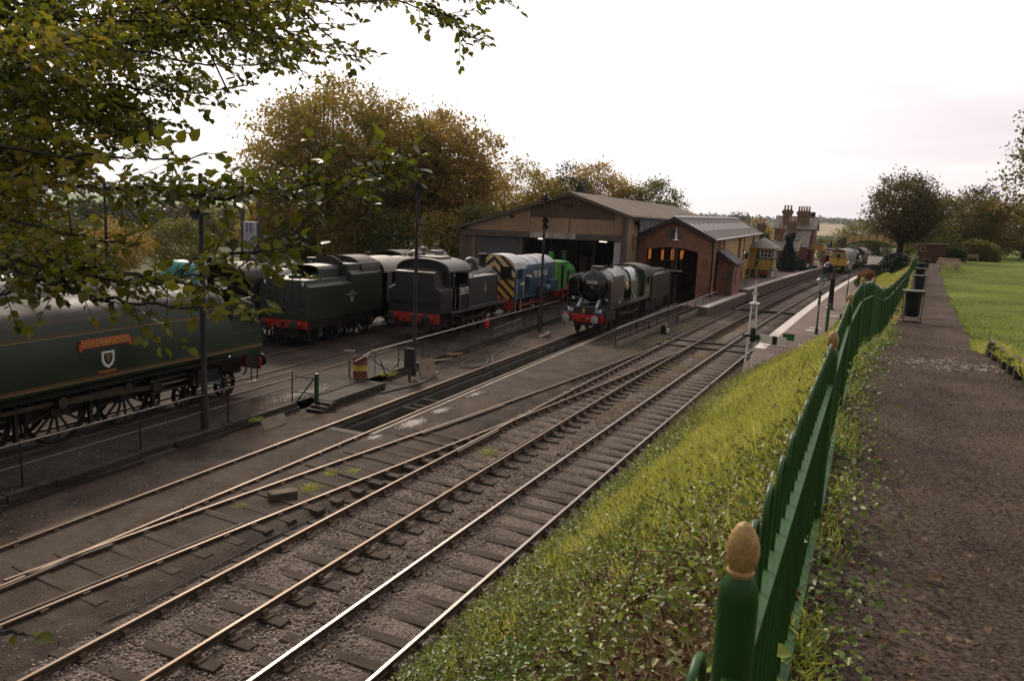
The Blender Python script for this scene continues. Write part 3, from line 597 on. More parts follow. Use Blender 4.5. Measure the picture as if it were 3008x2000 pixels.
def wheels(par, kind, xs, d):
    for x in xs:
        for s in (-1, 1): ob('wheel', WH[kind], par, None, (x, s * .74, d / 2))
def buf_mesh(m1, m2):
    m = MB(); m.box(-.02, .05, -.17, .17, -.17, .17); m.lathe([(.10, .04), (.10, .30), (.075, .31), (.075, .45)], axis='x', n=14); m.lathe([(.06, .43), (.20, .44), (.225, .46), (.225, .48), (.15, .505), (.01, .515)], axis='x', n=20, mi=1)
    return m.mesh('buffer', [m1, m2], 40)
BUF = {'red': buf_mesh('red', 'black'), 'fresh': buf_mesh('black', 'galv'), 'black': buf_mesh('black', 'gear'), 'redgrey': buf_mesh('red', 'tank_black')}
def buffers(par, x, kind, back=False, z=1.05):
    for s in (-1, 1): ob('buffer', BUF[kind], par, None, (x, s * .865, z), (0, 0, math.pi if back else 0))
def beam(par, x, m, z0=.82, z1=1.26, w=1.25, th=.06):
    MB().box(x - th, x, -w, w, z0, z1, c=.012).build('buffer_beam', m, par)
def hook(par, x, s=1, pipes=True):
    m = MB(); m.box(min(x, x + s * .12), max(x, x + s * .12), -.06, .06, .98, 1.12); m.tube([(x + s * .1, 0, 1.05), (x + s * .2, 0, 1.0), (x + s * .2, 0, .75), (x + s * .14, 0, .62)], .03, 6); m.build('coupling_hook', 'gear', par)
    if pipes:
        for yy in (-.42, .4):
            m = MB(); m.tube([(x + s * .03, yy, .85), (x + s * .13, yy, 1.0), (x + s * .17, yy * 1.02, .9), (x + s * .16, yy * .95, .62), (x + s * .08, yy * .8, .48)], .032, 6); m.build('brake_hose', 'gear', par)
def frames(par, x0, x1, z0=.55, z1=1.25, w=.62, m='gear'):
    MB().box(x0, x1, -w, w, z0, z1).build('frame', m, par)
def arch_roof(m, x0, x1, w, zs, zt, th=.05, n=10):
    """curved roof: half-width w at height zs up to zt at the middle"""
    pts = [(-w * math.cos(math.pi * k / n), zs + (zt - zs) * math.sin(math.pi * k / n) ** .8) for k in range(n + 1)]
    inn = [(y * .97, z - th) for y, z in reversed(pts)]
    return m.prism(pts + inn, 'x', x0, x1)
def half_body(ys_zs):
    return ys_zs + [(-y, z) for y, z in reversed(ys_zs)]
def ring_band(par, x, r, cz_, m='black', w=.05, name='boiler_band'):
    b = MB(); b.lathe([(r - .01, x - w / 2), (r + .012, x - w / 2), (r + .012, x + w / 2), (r - .01, x + w / 2)], (0, 0, cz_), 'x', 24); b.build(name, m, par)

# ---------- streamlined locomotive with nameplate, nearest at left
def wadebridge():
    t = thing('steam_locomotive', 'long dark green streamlined steam locomotive with red WADEBRIDGE nameplate at left', 'locomotive', (xR1(21.55), 21.55, YZ), math.atan2(1, -.065))
    def sec(x, dz=0): return [(x, y, z) for y, z in half_body([(1.22, 1.50), (1.36, 1.66), (1.375, 2.2), (1.37, 2.62), (1.20, 3.36)])]
    m = MB(); m.loft([sec(-13.2), sec(-1.75)]); body = m.build('casing', 'wade_green', t, 25)
    prof = [(1.205, 3.35), (1.13, 3.52), (1.0, 3.66), (.80, 3.77), (.52, 3.85), (.25, 3.88)]
    m = MB(); R_ = lambda x, k=1.0: [(x, y * k, 3.35 + (z - 3.35) * k) for y, z in half_body(prof)]
    m.loft([R_(-13.2), R_(-2.3), R_(-2.05, .985), R_(-1.95, .95)]); rf = m.build('boiler_top', 'sooty_roof', t, 35)
    for x in (-11.2, -8.6, -6.0, -3.6):
        m = MB(); m.loft([[(q, y * 1.006, 3.35 + (z - 3.35) * 1.02) for y, z in half_body(prof)] for q in (x, x + .05)]); m.build('boiler_band', 'sooty_roof', rf)
    m = MB(); m.loft([[(q, y * k, 3.35 + (z - 3.35) * k) for y, z in half_body(prof)] for q, k in ((-2.02, 1.0), (-1.9, 1.02), (-1.85, .97))]); m.build('front_hood', 'dusty', t)
    m = MB().lathe([(.93, -1.9), (.93, -1.5), (.80, -1.38), (.3, -1.30), (.02, -1.28)], (0, 0, 2.75), 'x', 28); m.build('smokebox_door', 'black', t)
    for s in (-1, 1):
        pl = [(-1.76, 1.50), (-.12, 1.50), (-.1, 1.75), (-.22, 2.4), (-.60, 3.42), (-.72, 3.50), (-1.76, 3.47)]
        m = MB(); m.prism(pl, 'y', s * 1.30, s * 1.345); d = m.build('smoke_deflector', 'wade_green', t)
    # lining and handrail on the visible side
    for z, hh, y, mm in ((3.06, .016, 1.272, 'line_orange'), (3.01, .008, 1.283, 'cream_line'), (1.80, .02, 1.372, 'line_orange'), (1.74, .01, 1.370, 'cream_line')):
        m = MB().box(-13.0, -1.8 if z > 2.5 else -.2, -y - .006, -y + .02, z - hh, z + hh); m.build('lining', mm, t)
    m = MB().box(-1.8, -.5, -1.352, -1.34, 2.66, 2.675).box(-1.8, -.42, -1.352, -1.34, 2.30, 2.34); m.build('panel_edge', 'wade_grey', t)
    m = MB()
    for x in (-12.1, -9.9, -7.7, -5.4, -3.1): MB().box(x, x + .012, -1.377, -1.36, 1.7, 2.6).build('panel_joint', 'wade_grey', t)
    # red scroll nameplate, shield, class plate
    xn = -6.85
    m = MB(); m.prism([(xn - .80, 2.62), (xn + .80, 2.62), (xn + .80, 2.84), (xn - .80, 2.84)], 'y', -1.405, -1.30); m.box(xn - .86, xn - .78, -1.41, -1.32, 2.55, 2.76).box(xn + .78, xn + .86, -1.41, -1.32, 2.55, 2.76)
    npl = m.build('nameplate', 'nameplate', t); text('WADEBRIDGE', .215, 'brass', npl, (xn, -1.408, 2.725), (R(90), 0, 0), bold=.004, width=1.16)
    xs_ = xn + .05
    def shield(k): return [(xs_ - .205 * k, 2.46), (xs_ + .205 * k, 2.46), (xs_ + .20 * k, 2.20), (xs_ + .12 * k, 2.06 + .03 * (1 - k)), (xs_, 1.98 + .06 * (1 - k)), (xs_ - .12 * k, 2.06 + .03 * (1 - k)), (xs_ - .20 * k, 2.20)]
    m = MB().prism([(x, 1.0 * z) for x, z in shield(1.1)], 'y', -1.395, -1.37); sh = m.build('crest_shield', 'gilt', t)
    MB().prism(shield(.98), 'y', -1.402, -1.38).build('shield_border', 'white', sh)
    for k, (zz, hx) in enumerate(((2.42, .19), (2.34, .195), (2.26, .195), (2.17, .185), (2.09, .14))):
        for s in (-1, 1):
            MB().box(xs_ + s * hx - .028, xs_ + s * hx + .028, -1.406, -1.38, zz - .022, zz + .022).build('blue_bar', 'sky_blue', sh)
    MB().prism([(lerp(xs_, x, .70), 2.22 + (z - 2.22) * .72 + .02) for x, z in shield(1)], 'y', -1.409, -1.38).build('shield_field', 'black', sh)
    for r_, n_ in enumerate((5, 4, 3, 2, 1)):
        for q in range(n_):
            m = MB().lathe([(.001, -1.413), (.017, -1.413), (.017, -1.40)], (xs_ + (q - (n_ - 1) / 2) * .05, 0, 2.375 - r_ * .055), 'y', 8); m.build('gold_disc', 'gilt', sh)
    cp = MB().box(xn - .28, xn + .32, -1.385, -1.365, 1.865, 1.915).build('class_plate', 'nameplate', t); text('WEST COUNTRY CLASS', .05, 'brass', cp, (xn + .02, -1.388, 1.89), (R(90), 0, 0), bold=.001)
    m = MB().lathe([(.02, -1.39), (.045, -1.39), (.05, -1.36)], (-10.2, 0, 2.72), 'y', 10); m.build('washout_plug', 'black', t)
    # running gear
    frames(t, -13, -.4, .7, 1.5, .6); MB().box(-13.2, -.3, -1.2, 1.2, 1.42, 1.50).build('running_plate', 'black', t)
    wheels(t, 'drive', (-5.75, -8.0, -10.25), 1.88); wheels(t, 'bogie', (-1.45, -3.35), .94); wheels(t, 'mid', (-12.6,), 1.1)
    for s in (-1, 1):
        m = MB().box(-3.3, -2.15, s * .78, s * 1.22, .72, 1.30, c=.08); cyl_ = m.build('cylinder', 'black', t)
        m = MB(); m.box(-3.42, -3.3, s * .8, s * 1.18, .78, 1.22, c=.05); m.cyl((-4.9, s * 1.0, 1.02), (-3.3, s * 1.0, 1.02), .045, n=8); m.build('piston_rod', 'rod', t)
        m = MB(); m.box(-5.0, -3.5, s * .95, s * 1.06, 1.16, 1.24).box(-5.0, -3.5, s * .95, s * 1.06, .80, .86).box(-4.95, -4.6, s * .93, s * 1.1, .9, 1.14); m.build('slide_bar', 'gear', t)
        z0 = 1.18
        m = MB(); m.prism([(-8.0, z0 - .085), (-4.8, .97), (-4.8, 1.09), (-8.0, z0 + .085)], 'y', s * 1.0, s * 1.05); m.lathe([(.01, s * 1.09), (.15, s * 1.09), (.16, s * 1.02), (.16, s * .95)], (-8.0, 0, z0), 'y', 14); m.build('connecting_rod', 'rod', t)
        m = MB()
        for a, c in ((-10.25, -8.0), (-8.0, -5.75)): m.prism([(a, z0 - .06), (c, z0 - .06), (c, z0 + .06), (a, z0 + .06)], 'y', s * .90, s * .945)
        for a in (-10.25, -8.0, -5.75): m.lathe([(.01, s * .99), (.13, s * .99), (.13, s * .86)], (a, 0, z0), 'y', 12)
        m.build('coupling_rod', 'rod', t)
        for x in (-4.65, -6.9, -9.15):
            m = MB().box(x - .05, x + .05, s * .68, s * .80, .25, 1.3); m.tube([(x + .25, s * .74, .35), (x + .3, s * .74, .9), (x + .15, s * .74, 1.3)], .05, 5); m.build('brake_hanger', 'gear', t)
        m = MB().tube([(-4.2, s * 1.12, 1.4), (-2.5, s * 1.12, 1.36), (-1.7, s * 1.05, .7), (-.9, s * .98, .62)], .022, 6); m.build('drain_pipe', 'rod', t)
        m = MB(); m.prism([(-.9, 1.5), (-.1, 1.5), (-.06, .95), (-.35, .86), (-.9, 1.1)], 'y', s * 1.16, s * 1.22); m.build('front_step_plate', 'black', t)
        m = MB()
        for xx in (-.5, -.18): m.box(xx, xx + .035, s * 1.12, s * 1.15, .35, 1.0)
        m.box(-.52, -.14, s * 1.05, s * 1.2, .38, .41); m.build('step', 'gear', t)
    beam(t, -.08, 'red'); buffers(t, -.06, 'red'); hook(t, -.05)
    return t
wadebridge()

# ---------- grey green tender
def tender_rear():
    t = thing('locomotive_tender', 'dull grey green tender with two ladders and red buffer beam', 'tender', (xR2(29.6), 29.45, YZ), math.atan2(1, -.085), None, 1.08)
    S = lambda x, pr: [(x, y, z) for y, z in half_body(pr)]
    low = [(1.30, 1.30), (1.32, 1.35), (1.32, 2.72), (1.12, 2.84), (1.10, 3.02)]
    m = MB(); m.loft([S(0, low), S(3.9, low)]); m.build('tank_body', 'tender_green', t, 25)
    hi = [(1.30, 1.30), (1.322, 1.35), (1.322, 3.12), (1.10, 3.30), (1.09, 3.62)]
    m = MB(); m.loft([S(3.55, hi), S(6.5, hi)]); m.build('coal_rave', 'tender_green', t, 25)
    m = MB().box(.02, 3.6, -1.325, -1.321, 1.34, 2.70).box(3.6, 6.46, -1.327, -1.323, 1.34, 3.08); m.build('side_panel', 'tender_dark', t)
    # tunnel and bulkheads
    tun = [(.74, 3.0), (.74, 3.42), (.62, 3.55), (.3, 3.60)]
    m = MB(); pr = half_body(tun); inn = half_body([(.69, 3.0), (.69, 3.40), (.58, 3.51), (.28, 3.55)]); m.prism(pr + inn[::-1], 'x', 1.6, 3.5); m.build('tool_tunnel', 'tender_green', t, 30); MB().box(3.3, 3.4, -.7, .7, 3.02, 3.5).build('tunnel_back', 'dark', t)
    m = MB(); m.prism([(1.12, 3.0)] + arc(0, 3.05, 1.12, 0, 180, 14, .93) + [(-1.12, 3.0)], 'x', 3.42, 3.50); m.build('bulkhead', 'black_matt', t)
    m = MB(); m.prism([(1.22, 3.1)] + arc(0, 3.12, 1.22, 0, 180, 16, .82) + [(-1.22, 3.1)], 'x', 4.75, 4.8); bk = m.build('cab_back', 'tender_dark', t)
    for yy in (-.55, .05): MB().box(4.735, 4.75, yy, yy + .5, 3.2, 3.75).build('back_door', 'wood_brown', bk)
    m = MB(); arch_roof(m, 4.7, 6.5, 1.24, 3.1, 3.95, .06, 14); m.build('cab_roof', 'sooty_roof', t, 30)
    # deck fittings
    for y0 in (-.75, .45):
        m = MB(); m.tube([(.15, y0, 3.0), (.15, y0, 3.42), (.18, y0 + .03, 3.47), (.18, y0 + .37, 3.47), (.15, y0 + .4, 3.42), (.15, y0 + .4, 3.0)], .025, 6); m.build('ladder_hoop', 'gear', t)
        for z in (1.55, 1.9, 2.25, 2.6): MB().tube([(-.10, y0 + .02, z), (-.10, y0 + .38, z)], .022, 5).build('ladder_rung', 'tender_green', t)
        for yy in (y0 + .02, y0 + .38): MB().tube([(-.02, yy, 1.35), (-.10, yy, 1.4), (-.10, yy, 2.75), (-.02, yy, 2.85)], .022, 5).build('ladder_rail', 'tender_green', t)
    MB().lathe([(.28, 3.0), (.28, 3.12), (.3, 3.13), (.3, 3.17), (.02, 3.2)], (.9, .05, 0), 'z', 18).build('filler_lid', 'tender_green', t)
    for y_ in (-.75, .75): MB().lathe([(.02, -.02), (.08, -.02), (.09, .04), (.09, .12)], (1.0, y_, 3.02), 'z', 10).build('vent', 'gear', t)
    for (yy, zz) in ((0, 2.55), (0, 2.1), (.95, 1.9), (-.95, 1.9), (0, 1.65), (-.95, 1.5), (.95, 1.5)): MB().box(-.06, 0, yy - .05, yy + .05, zz - .07, zz + .07, c=.01).build('lamp_bracket', 'gear', t)
    for yy in (-1.0, 1.0): MB().box(-.012, 0, yy - .05, yy + .05, 2.78, 2.95).build('warning_label', 'white', t)
    MB().box(-.03, 0, -.9, .9, 1.93, 1.96).build('rail', 'tender_green', t)
    # emblem
    e = text('B R', .30, 'cream_line', t, (3.55, -1.331, 2.24), (R(90), 0, 0), 'emblem'); 
    MB().box(3.05, 3.4, -1.332, -1.325, 2.20, 2.22).box(3.72, 4.05, -1.332, -1.325, 2.20, 2.22).box(3.1, 3.38, -1.332, -1.325, 2.15, 2.165).box(3.74, 4.0, -1.332, -1.325, 2.15, 2.165).build('emblem_bar', 'cream_line', t)
    MB().lathe([(.001, -1.332), (.14, -1.332), (.14, -1.325)], (3.57, 0, 1.95), 'y', 12).build('emblem_wheel', 'cream_line', t)
    MB().box(-.02, 6.55, -1.31, 1.31, 1.22, 1.30).build('running_board', 'tender_dark', t)
    frames(t, .1, 6.4, .42, 1.22, .62); MB().box(.3, 6.2, -1.02, -.88, .75, 1.15).box(.3, 6.2, .88, 1.02, .75, 1.15).build('axle_frame', 'gear', t)
    wheels(t, 'mid', (1.1, 2.7, 4.3, 5.6), 1.1)
    for x in (1.1, 2.7, 4.3, 5.6):
        for s in (-1, 1): MB().box(x - .16, x + .16, s * 1.0, s * 1.16, .42, .82, c=.04).box(x - .45, x + .45, s * 1.02, s * 1.12, .84, .94).build('axle_box', 'gear', t)
    beam(t, .02, 'red', .84, 1.2); buffers(t, -.04, 'redgrey', True); hook(t, -.04, -1)
    m = MB()
    for s in (-1, 1):
        for yy in (1.0, 1.28): m.box(.05, .09, s * yy - .02, s * yy + .02, .3, 1.2)
        for zz in (.35, .7): m.box(0, .2, s * 1.0 if s > 0 else -1.28, 1.28 if s > 0 else -1.0, zz, zz + .03)
    m.build('step', 'gear', t)
    for s in (-1, 1): MB().tube([(6.3, s * 1.3, 1.4), (6.35, s * 1.32, 1.6), (6.35, s * 1.32, 3.2), (6.3, s * 1.3, 3.45), (6.0, s * 1.28, 3.5)], .025, 6).build('handrail', 'gear', t)
    return t
tender_rear()

# ---------- generic steam engine (x = 0 at the front buffer beam, body runs to negative x)
def steam(name, label, loc, rz, P, scale=1.0, visible=-1):
    t = thing(name, label, 'locomotive', loc, rz, None, scale)
    r, cz_ = P.get('r', .90), P.get('cz', 2.72); L_ = P.get('L', 11.0); xs = P.get('xs', -1.9)
    body, bl, cab, roof, sm = P['body'], P['boiler'], P['cab'], P['roof'], P['smokebox']
    xf, xc0, xc1 = P.get('xf', -L_ + 4.4), P.get('xc', -L_ + 1.9), -L_
    m = MB().lathe([(r + .01, xs), (r + .01, xs - 1.9)], (0, 0, cz_), 'x', 32); m.build('smokebox', sm, t)
    m = MB().lathe([(r * .98, xs), (r * .92, xs + .10), (r * .80, xs + .16), (r * .45, xs + .27), (.02, xs + .30)], (0, 0, cz_), 'x', 32); dr = m.build('smokebox_door', P.get('door', sm), t)
    m = MB().box(xs + .28, xs + .36, -.05, .05, cz_ - .12, cz_ + .05).tube([(xs + .34, 0, cz_), (xs + .38, .2, cz_ - .12)], .015, 5); m.build('door_handle', 'steel', dr)
    MB().tube([(xs + .14, -.74 * r, cz_ + .18), (xs + .24, 0, cz_ + .26), (xs + .14, .74 * r, cz_ + .18)], .012, 5).build('hinge_rail', sm, dr)
    m = MB().lathe([(r - .04, xs - 1.9), (r - .01, xf + .0), (r + .05, xf - .1)], (0, 0, cz_), 'x', 32); bo = m.build('boiler', bl, t)
    for k in range(1, 4): ring_band(bo, lerp(xs - 1.9, xf, k / 4), r - .02, cz_, P.get('band', bl))
    fw, fz = r + .06, cz_ + r + .03
    prof = half_body([(fw + .05, 1.55), (fw + .04, cz_ - .1), (fw - .06, cz_ + .45), (fw * .72, fz - .22), (fw * .36, fz - .05)])
    m = MB(); m.loft([[(x, y, z) for y, z in prof] for x in (xf, xc0)]); m.build('firebox', P.get('firebox', bl), t, 30)
    if P.get('chimney', True):
        MB().lathe([(.30, cz_ + r - .1), (.24, cz_ + r + .08), (.21, cz_ + r + .3), (.26, cz_ + r + .42), (.26, cz_ + r + .46), (.18, cz_ + r + .46)], (xs - .75, 0, 0), 'z', 18).build('chimney', sm, t)
    if P.get('lowchimney'):
        MB().prism([(xs - 1.3, cz_ + r - .05), (xs - .2, cz_ + r - .05), (xs - .3, cz_ + r + .2), (xs - 1.2, cz_ + r + .2)], 'y', -.30, .30).build('chimney', sm, t)
    if P.get('dome', True): MB().lathe([(.42, cz_ + r - .15), (.40, cz_ + r + .12), (.28, cz_ + r + .26), (.02, cz_ + r + .31)], (lerp(xs - 1.9, xf, .55), 0, 0), 'z', 18).build('dome', bl, t)
    for k in range(P.get('clutter', 4)):
        x = random.uniform(xf, xs - 2.2); a = random.uniform(-.6, .6); rr = r + .02
        m = MB().box(x - .1, x + .12, math.sin(a) * rr - .1, math.sin(a) * rr + .1, cz_ + math.cos(a) * rr - .05, cz_ + math.cos(a) * rr + .12, c=.02).cyl((x + .2, math.sin(a) * rr, cz_ + math.cos(a) * rr), (x + .2, math.sin(a) * rr, cz_ + math.cos(a) * rr + .2), .035, n=6); m.build('boiler_fitting', 'gear', t)
    zc = P.get('zcab', 3.15); wc = 1.30
    for s in (-1, 1):
        hw, he, z0, z1 = xc1 + .55, xc0 - .35, 2.45, 3.02
        m = MB(); m.box(xc1 + .05, xc0, s * (wc - .03), s * wc, 1.5, z0).box(xc1 + .05, xc0, s * (wc - .03), s * wc, z1, zc).box(xc1 + .05, hw, s * (wc - .03), s * wc, z0, z1).box(he, xc0, s * (wc - .03), s * wc, z0, z1); cs = m.build('cab_side', cab, t)
        m = MB(); m.box(hw - .02, he + .02, s * wc, s * (wc + .02), z0 - .05, z0).box(hw - .02, he + .02, s * wc, s * (wc + .02), z1, z1 + .05).box((hw + he) / 2 - .02, (hw + he) / 2 + .02, s * (wc - .02), s * wc, z0, z1).box(hw - .06, hw, s * wc, s * (wc + .02), z0, z1).box(he, he + .06, s * wc, s * (wc + .02), z0, z1); m.build('window_frame', P.get('winframe', 'black'), cs)
    MB().prism(half_body([(wc, 1.5), (wc, zc), (.9, zc + .45)]), 'x', xc0 - .03, xc0).build('cab_front', cab, t)
    MB().box(xc0 - .25, xc0 - .05, -1.2, 1.2, 1.5, 3.0).build('backhead', 'dark', t)
    m = MB(); arch_roof(m, xc1 - .35, xc0 + .15, wc + .02, zc - .02, zc + .72, .05, 14); m.build('cab_roof', roof, t, 30)
    zr = P.get('zrun', 1.62)
    m = MB(); m.box(xc1, -1.2, -1.28, 1.28, zr, zr + .05); m.build('running_plate', 'black', t)
    for s in (-1, 1): MB().box(xc0, -1.2, s * 1.28, s * 1.30, zr - .16, zr + .07).build('valance', P.get('valance', body), t)
    frames(t, xc1, -.3, .6, zr, .6)
    wheels(t, 'drive', P.get('drive', (-5.3, -7.5, -9.6)), 1.88); wheels(t, 'bogie', P.get('bogie', (-1.5, -3.3)), .94)
    dv = P.get('drive', (-5.3, -7.5, -9.6))
    for s in (-1, 1):
        MB().box(-3.0, -2.0, s * .72, s * 1.18, .75, 1.35, c=.08).build('cylinder', P.get('cyl', 'black'), t)
        m = MB(); m.prism([(dv[1], .72), (-4.2, .98), (-4.2, 1.1), (dv[1], .88)], 'y', s * 1.0, s * 1.05); m.build('connecting_rod', 'rod', t)
        m = MB(); m.box(dv[-1], dv[0], s * .92, s * .96, .72, .86); m.build('coupling_rod', 'rod', t)
    beam(t, -.08, P.get('beam', 'red')); buffers(t, -.06, P.get('buf', 'black')); hook(t, -.05)
    return t

# dusty engine coupled ahead of the tender
B_ = dict(body='tender_green', boiler='primer', cab='dusty', roof='primer', smokebox='dusty', L=11.3, cz=2.78, r=.95, lowchimney=True, chimney=False, valance='tender_green', clutter=7, xf=-7.0, xc=-9.4, zcab=3.1)
h = math.atan2(1, -.085); y0 = 29.5 + 7.6
steam('steam_locomotive', 'dusty locomotive with pale bare boiler ahead of the grey green tender', (xR2(y0 + 12.1), y0 + 12.1, YZ), h, B_, 1.08)
# engine with brown cab roof farther along the third road
def xR3(y): return -30.0 - .095 * (y - 30)
D_ = dict(body='tank_black', boiler='dusty', cab='sooty_roof', roof='sooty_roof', smokebox='dusty', L=10.4, cz=2.9, r=.93, clutter=5, zcab=3.25)
steam('steam_locomotive', 'sooty locomotive with brown domed cab roof near the big shed', (xR3(58.5), 58.5, YZ), math.atan2(1, -.095), D_)
E_ = dict(body='tank_black', boiler='black', cab='tank_black', roof='sooty_roof', smokebox='black', L=9.8, cz=2.65, r=.82, clutter=2, zcab=3.2, dome=True)
e_ = steam('steam_locomotive', 'black locomotive numbered 31312 half hidden behind the grey green tender', (xR3(28.5) + .6, 38.5, YZ), math.atan2(1, -.095), E_)
text('31312', .26, 'lettering', e_, (-9.1, -1.306, 2.2), (R(90), 0, 0), 'number')
# tender of the black engine
t = thing('locomotive_tender', 'low black tender of the half hidden black locomotive', 'tender', (xR3(22.5), 21.6, YZ), math.atan2(1, -.095))
MB().prism(half_body([(1.25, 1.3), (1.27, 2.5), (1.37, 2.7)]), 'x', 0, 6).build('tank_body', 'tank_black', t); MB().box(.4, 5.6, -1.1, 1.1, 2.6, 2.85, c=.2).build('coal', 'black_matt', t); frames(t, .1, 5.9, .5, 1.3, .9); wheels(t, 'mid', (1.0, 3.0, 5.0), 1.1); beam(t, .02, 'black'); buffers(t, -.04, 'black', True)

# ---------- black side tank engine
def tank_engine():
    t = thing('tank_locomotive', 'black tank locomotive numbered 30075 with red buffer beam', 'locomotive', (-21.65, 35.1, YZ), math.atan2(1, -.065), None, 1.19)
    m = MB(); X = lambda x, pr: [(x, y, z) for y, z in half_body(pr)]
    lo = [(1.30, 1.22), (1.32, 1.28), (1.32, 2.28), (1.0, 2.46), (.98, 3.08)]
    m.loft([X(.02, [(1.26, 1.22), (1.28, 1.28), (1.28, 2.24), (.97, 2.42), (.95, 3.05)]), X(.12, lo), X(1.25, lo)]); bk = m.build('coal_bunker', 'tank_black', t, 25)
    MB().box(-.012, .02, -1.22, 1.22, 1.60, 1.80, c=.01).build('recess_band', 'black', bk); MB().box(.3, 1.1, -.85, .85, 3.0, 3.14, c=.05).build('coal', 'black_matt', t)
    MB().prism([(1.28, 2.4)] + [(1.28 * math.cos(math.pi * k / 12), 3.05 + .52 * math.sin(math.pi * k / 12) ** .8) for k in range(13)] + [(-1.28, 2.4)], 'x', .98, 1.04).build('cab_rear_sheet', 'tank_black', t); m = MB(); arch_roof(m, .75, 3.1, 1.34, 3.08, 3.62, .05, 14); rf = m.build('cab_roof', 'dusty', t, 30); MB().box(1.3, 2.6, -.55, .55, 3.55, 3.68, c=.02).build('roof_hatch', 'dusty', rf)
    MB().box(1.2, 1.25, -1.3, 1.3, 2.4, 3.1).build('cab_back', 'black', t); MB().box(2.85, 2.9, -1.3, 1.3, 1.25, 3.1).build('cab_front', 'black', t); MB().box(1.3, 2.85, -1.25, 1.25, 1.2, 1.26).build('cab_floor', 'gear', t); MB().box(2.5, 2.84, -.6, .6, 1.3, 2.9, c=.1).build('backhead', 'gear', t)
    for s in (-1, 1):
        m = MB().box(1.95, 2.95, s * 1.29, s * 1.32, 1.25, 2.45).box(2.75, 2.95, s * 1.29, s * 1.32, 2.45, 3.1).box(1.25, 1.38, s * 1.29, s * 1.32, 2.3, 3.1).box(1.95, 2.75, s * 1.29, s * 1.32, 2.98, 3.1); m.build('cab_side', 'black', t)
        MB().tube([(1.42, s * 1.37, 1.3), (1.42, s * 1.37, 2.35)], .018, 6).build('handrail', 'tube_worn', t); MB().tube([(1.93, s * 1.37, 1.3), (1.93, s * 1.37, 2.35)], .018, 6).build('handrail', 'tube_worn', t)
        MB().box(2.95, 6.55, s * .72, s * 1.32, 1.30, 2.72, c=.03).build('side_tank', 'tank_black', t); MB().lathe([(.2, 2.71), (.2, 2.78), (.02, 2.8)], (3.8, s * 1.0, 0), 'z', 14).build('filler_lid', 'dusty', t)
        MB().box(1.2, 8.3, s * 1.26, s * 1.32, 1.16, 1.24).build('running_edge', 'dusty', t)
        MB().box(6.6, 7.5, s * .75, s * 1.2, .75, 1.3, c=.08).build('cylinder', 'black', t); MB().box(3.4, 5.9, s * .95, s * 1.0, .62, .74).build('coupling_rod', 'rod', t); MB().prism([(4.6, .6), (6.6, .95), (6.6, 1.05), (4.6, .74)], 'y', s * 1.02, s * 1.06).build('connecting_rod', 'rod', t)
    text('30075', .46, 'lettering', t, (2.42, -1.326, 2.12), (R(90), 0, 0), 'number', bold=.004)
    text('CLASS 62', .055, 'lettering', t, (1.32, -1.325, 2.9), (R(90), 0, 0), 'class_number')
    m = MB(); m.prism([(4.86, 1.95), (5.1, 1.93), (5.12, 2.05), (5.05, 2.2), (5.08, 2.32), (4.98, 2.38), (4.93, 2.25), (4.9, 2.1)], 'y', -1.326, -1.32); m.build('emblem', 'cream_line', t)
    m = MB().lathe([(.66, 2.9), (.66, 8.1), (.6, 8.2), (.02, 8.35)], (0, 0, 2.35), 'x', 28); m.build('boiler', 'black', t)
    MB().lathe([(.26, 2.9), (.22, 3.1), (.2, 3.5), (.25, 3.62), (.25, 3.66), (.16, 3.66)], (7.6, 0, 0), 'z', 16).build('chimney', 'black', t)
    MB().lathe([(.40, 2.9), (.38, 3.3), (.22, 3.48), (.02, 3.52)], (6.1, 0, 0), 'z', 16).build('dome', 'black', t); MB().lathe([(.34, 2.85), (.33, 3.2), (.2, 3.32), (.02, 3.35)], (4.6, 0, 0), 'z', 16).build('sand_dome', 'black', t)
    MB().tube([(5.2, -.35, 2.95), (5.3, -.35, 3.15), (5.4, -.35, 2.9)], .12, 8).build('air_pump', 'rod', t)
    frames(t, .1, 8.4, .55, 1.25, .6); wheels(t, 'small', (3.4, 4.65, 5.9), 1.37)
    beam(t, .02, 'red', .80, 1.22, 1.28); buffers(t, -.04, 'redgrey', True); hook(t, -.04, -1); beam(t, 8.45, 'red'); buffers(t, 8.45, 'black')
    m = MB()
    for s in (-1, 1):
        for zz in (.35, .68, 1.0): m.box(1.35, 1.95, min(s * 1.05, s * 1.3), max(s * 1.05, s * 1.3), zz, zz + .03)
        m.box(1.33, 1.37, s * 1.2 - .1, s * 1.2 + .1, .35, 1.2)
    m.build('step', 'gear', t)
    MB().tube([(.0, -.6, .85), (-.1, -.55, 1.15), (-.14, .2, 1.2), (-.1, .5, .8)], .025, 6).build('uncoupling_bar', 'red', t)
tank_engine()

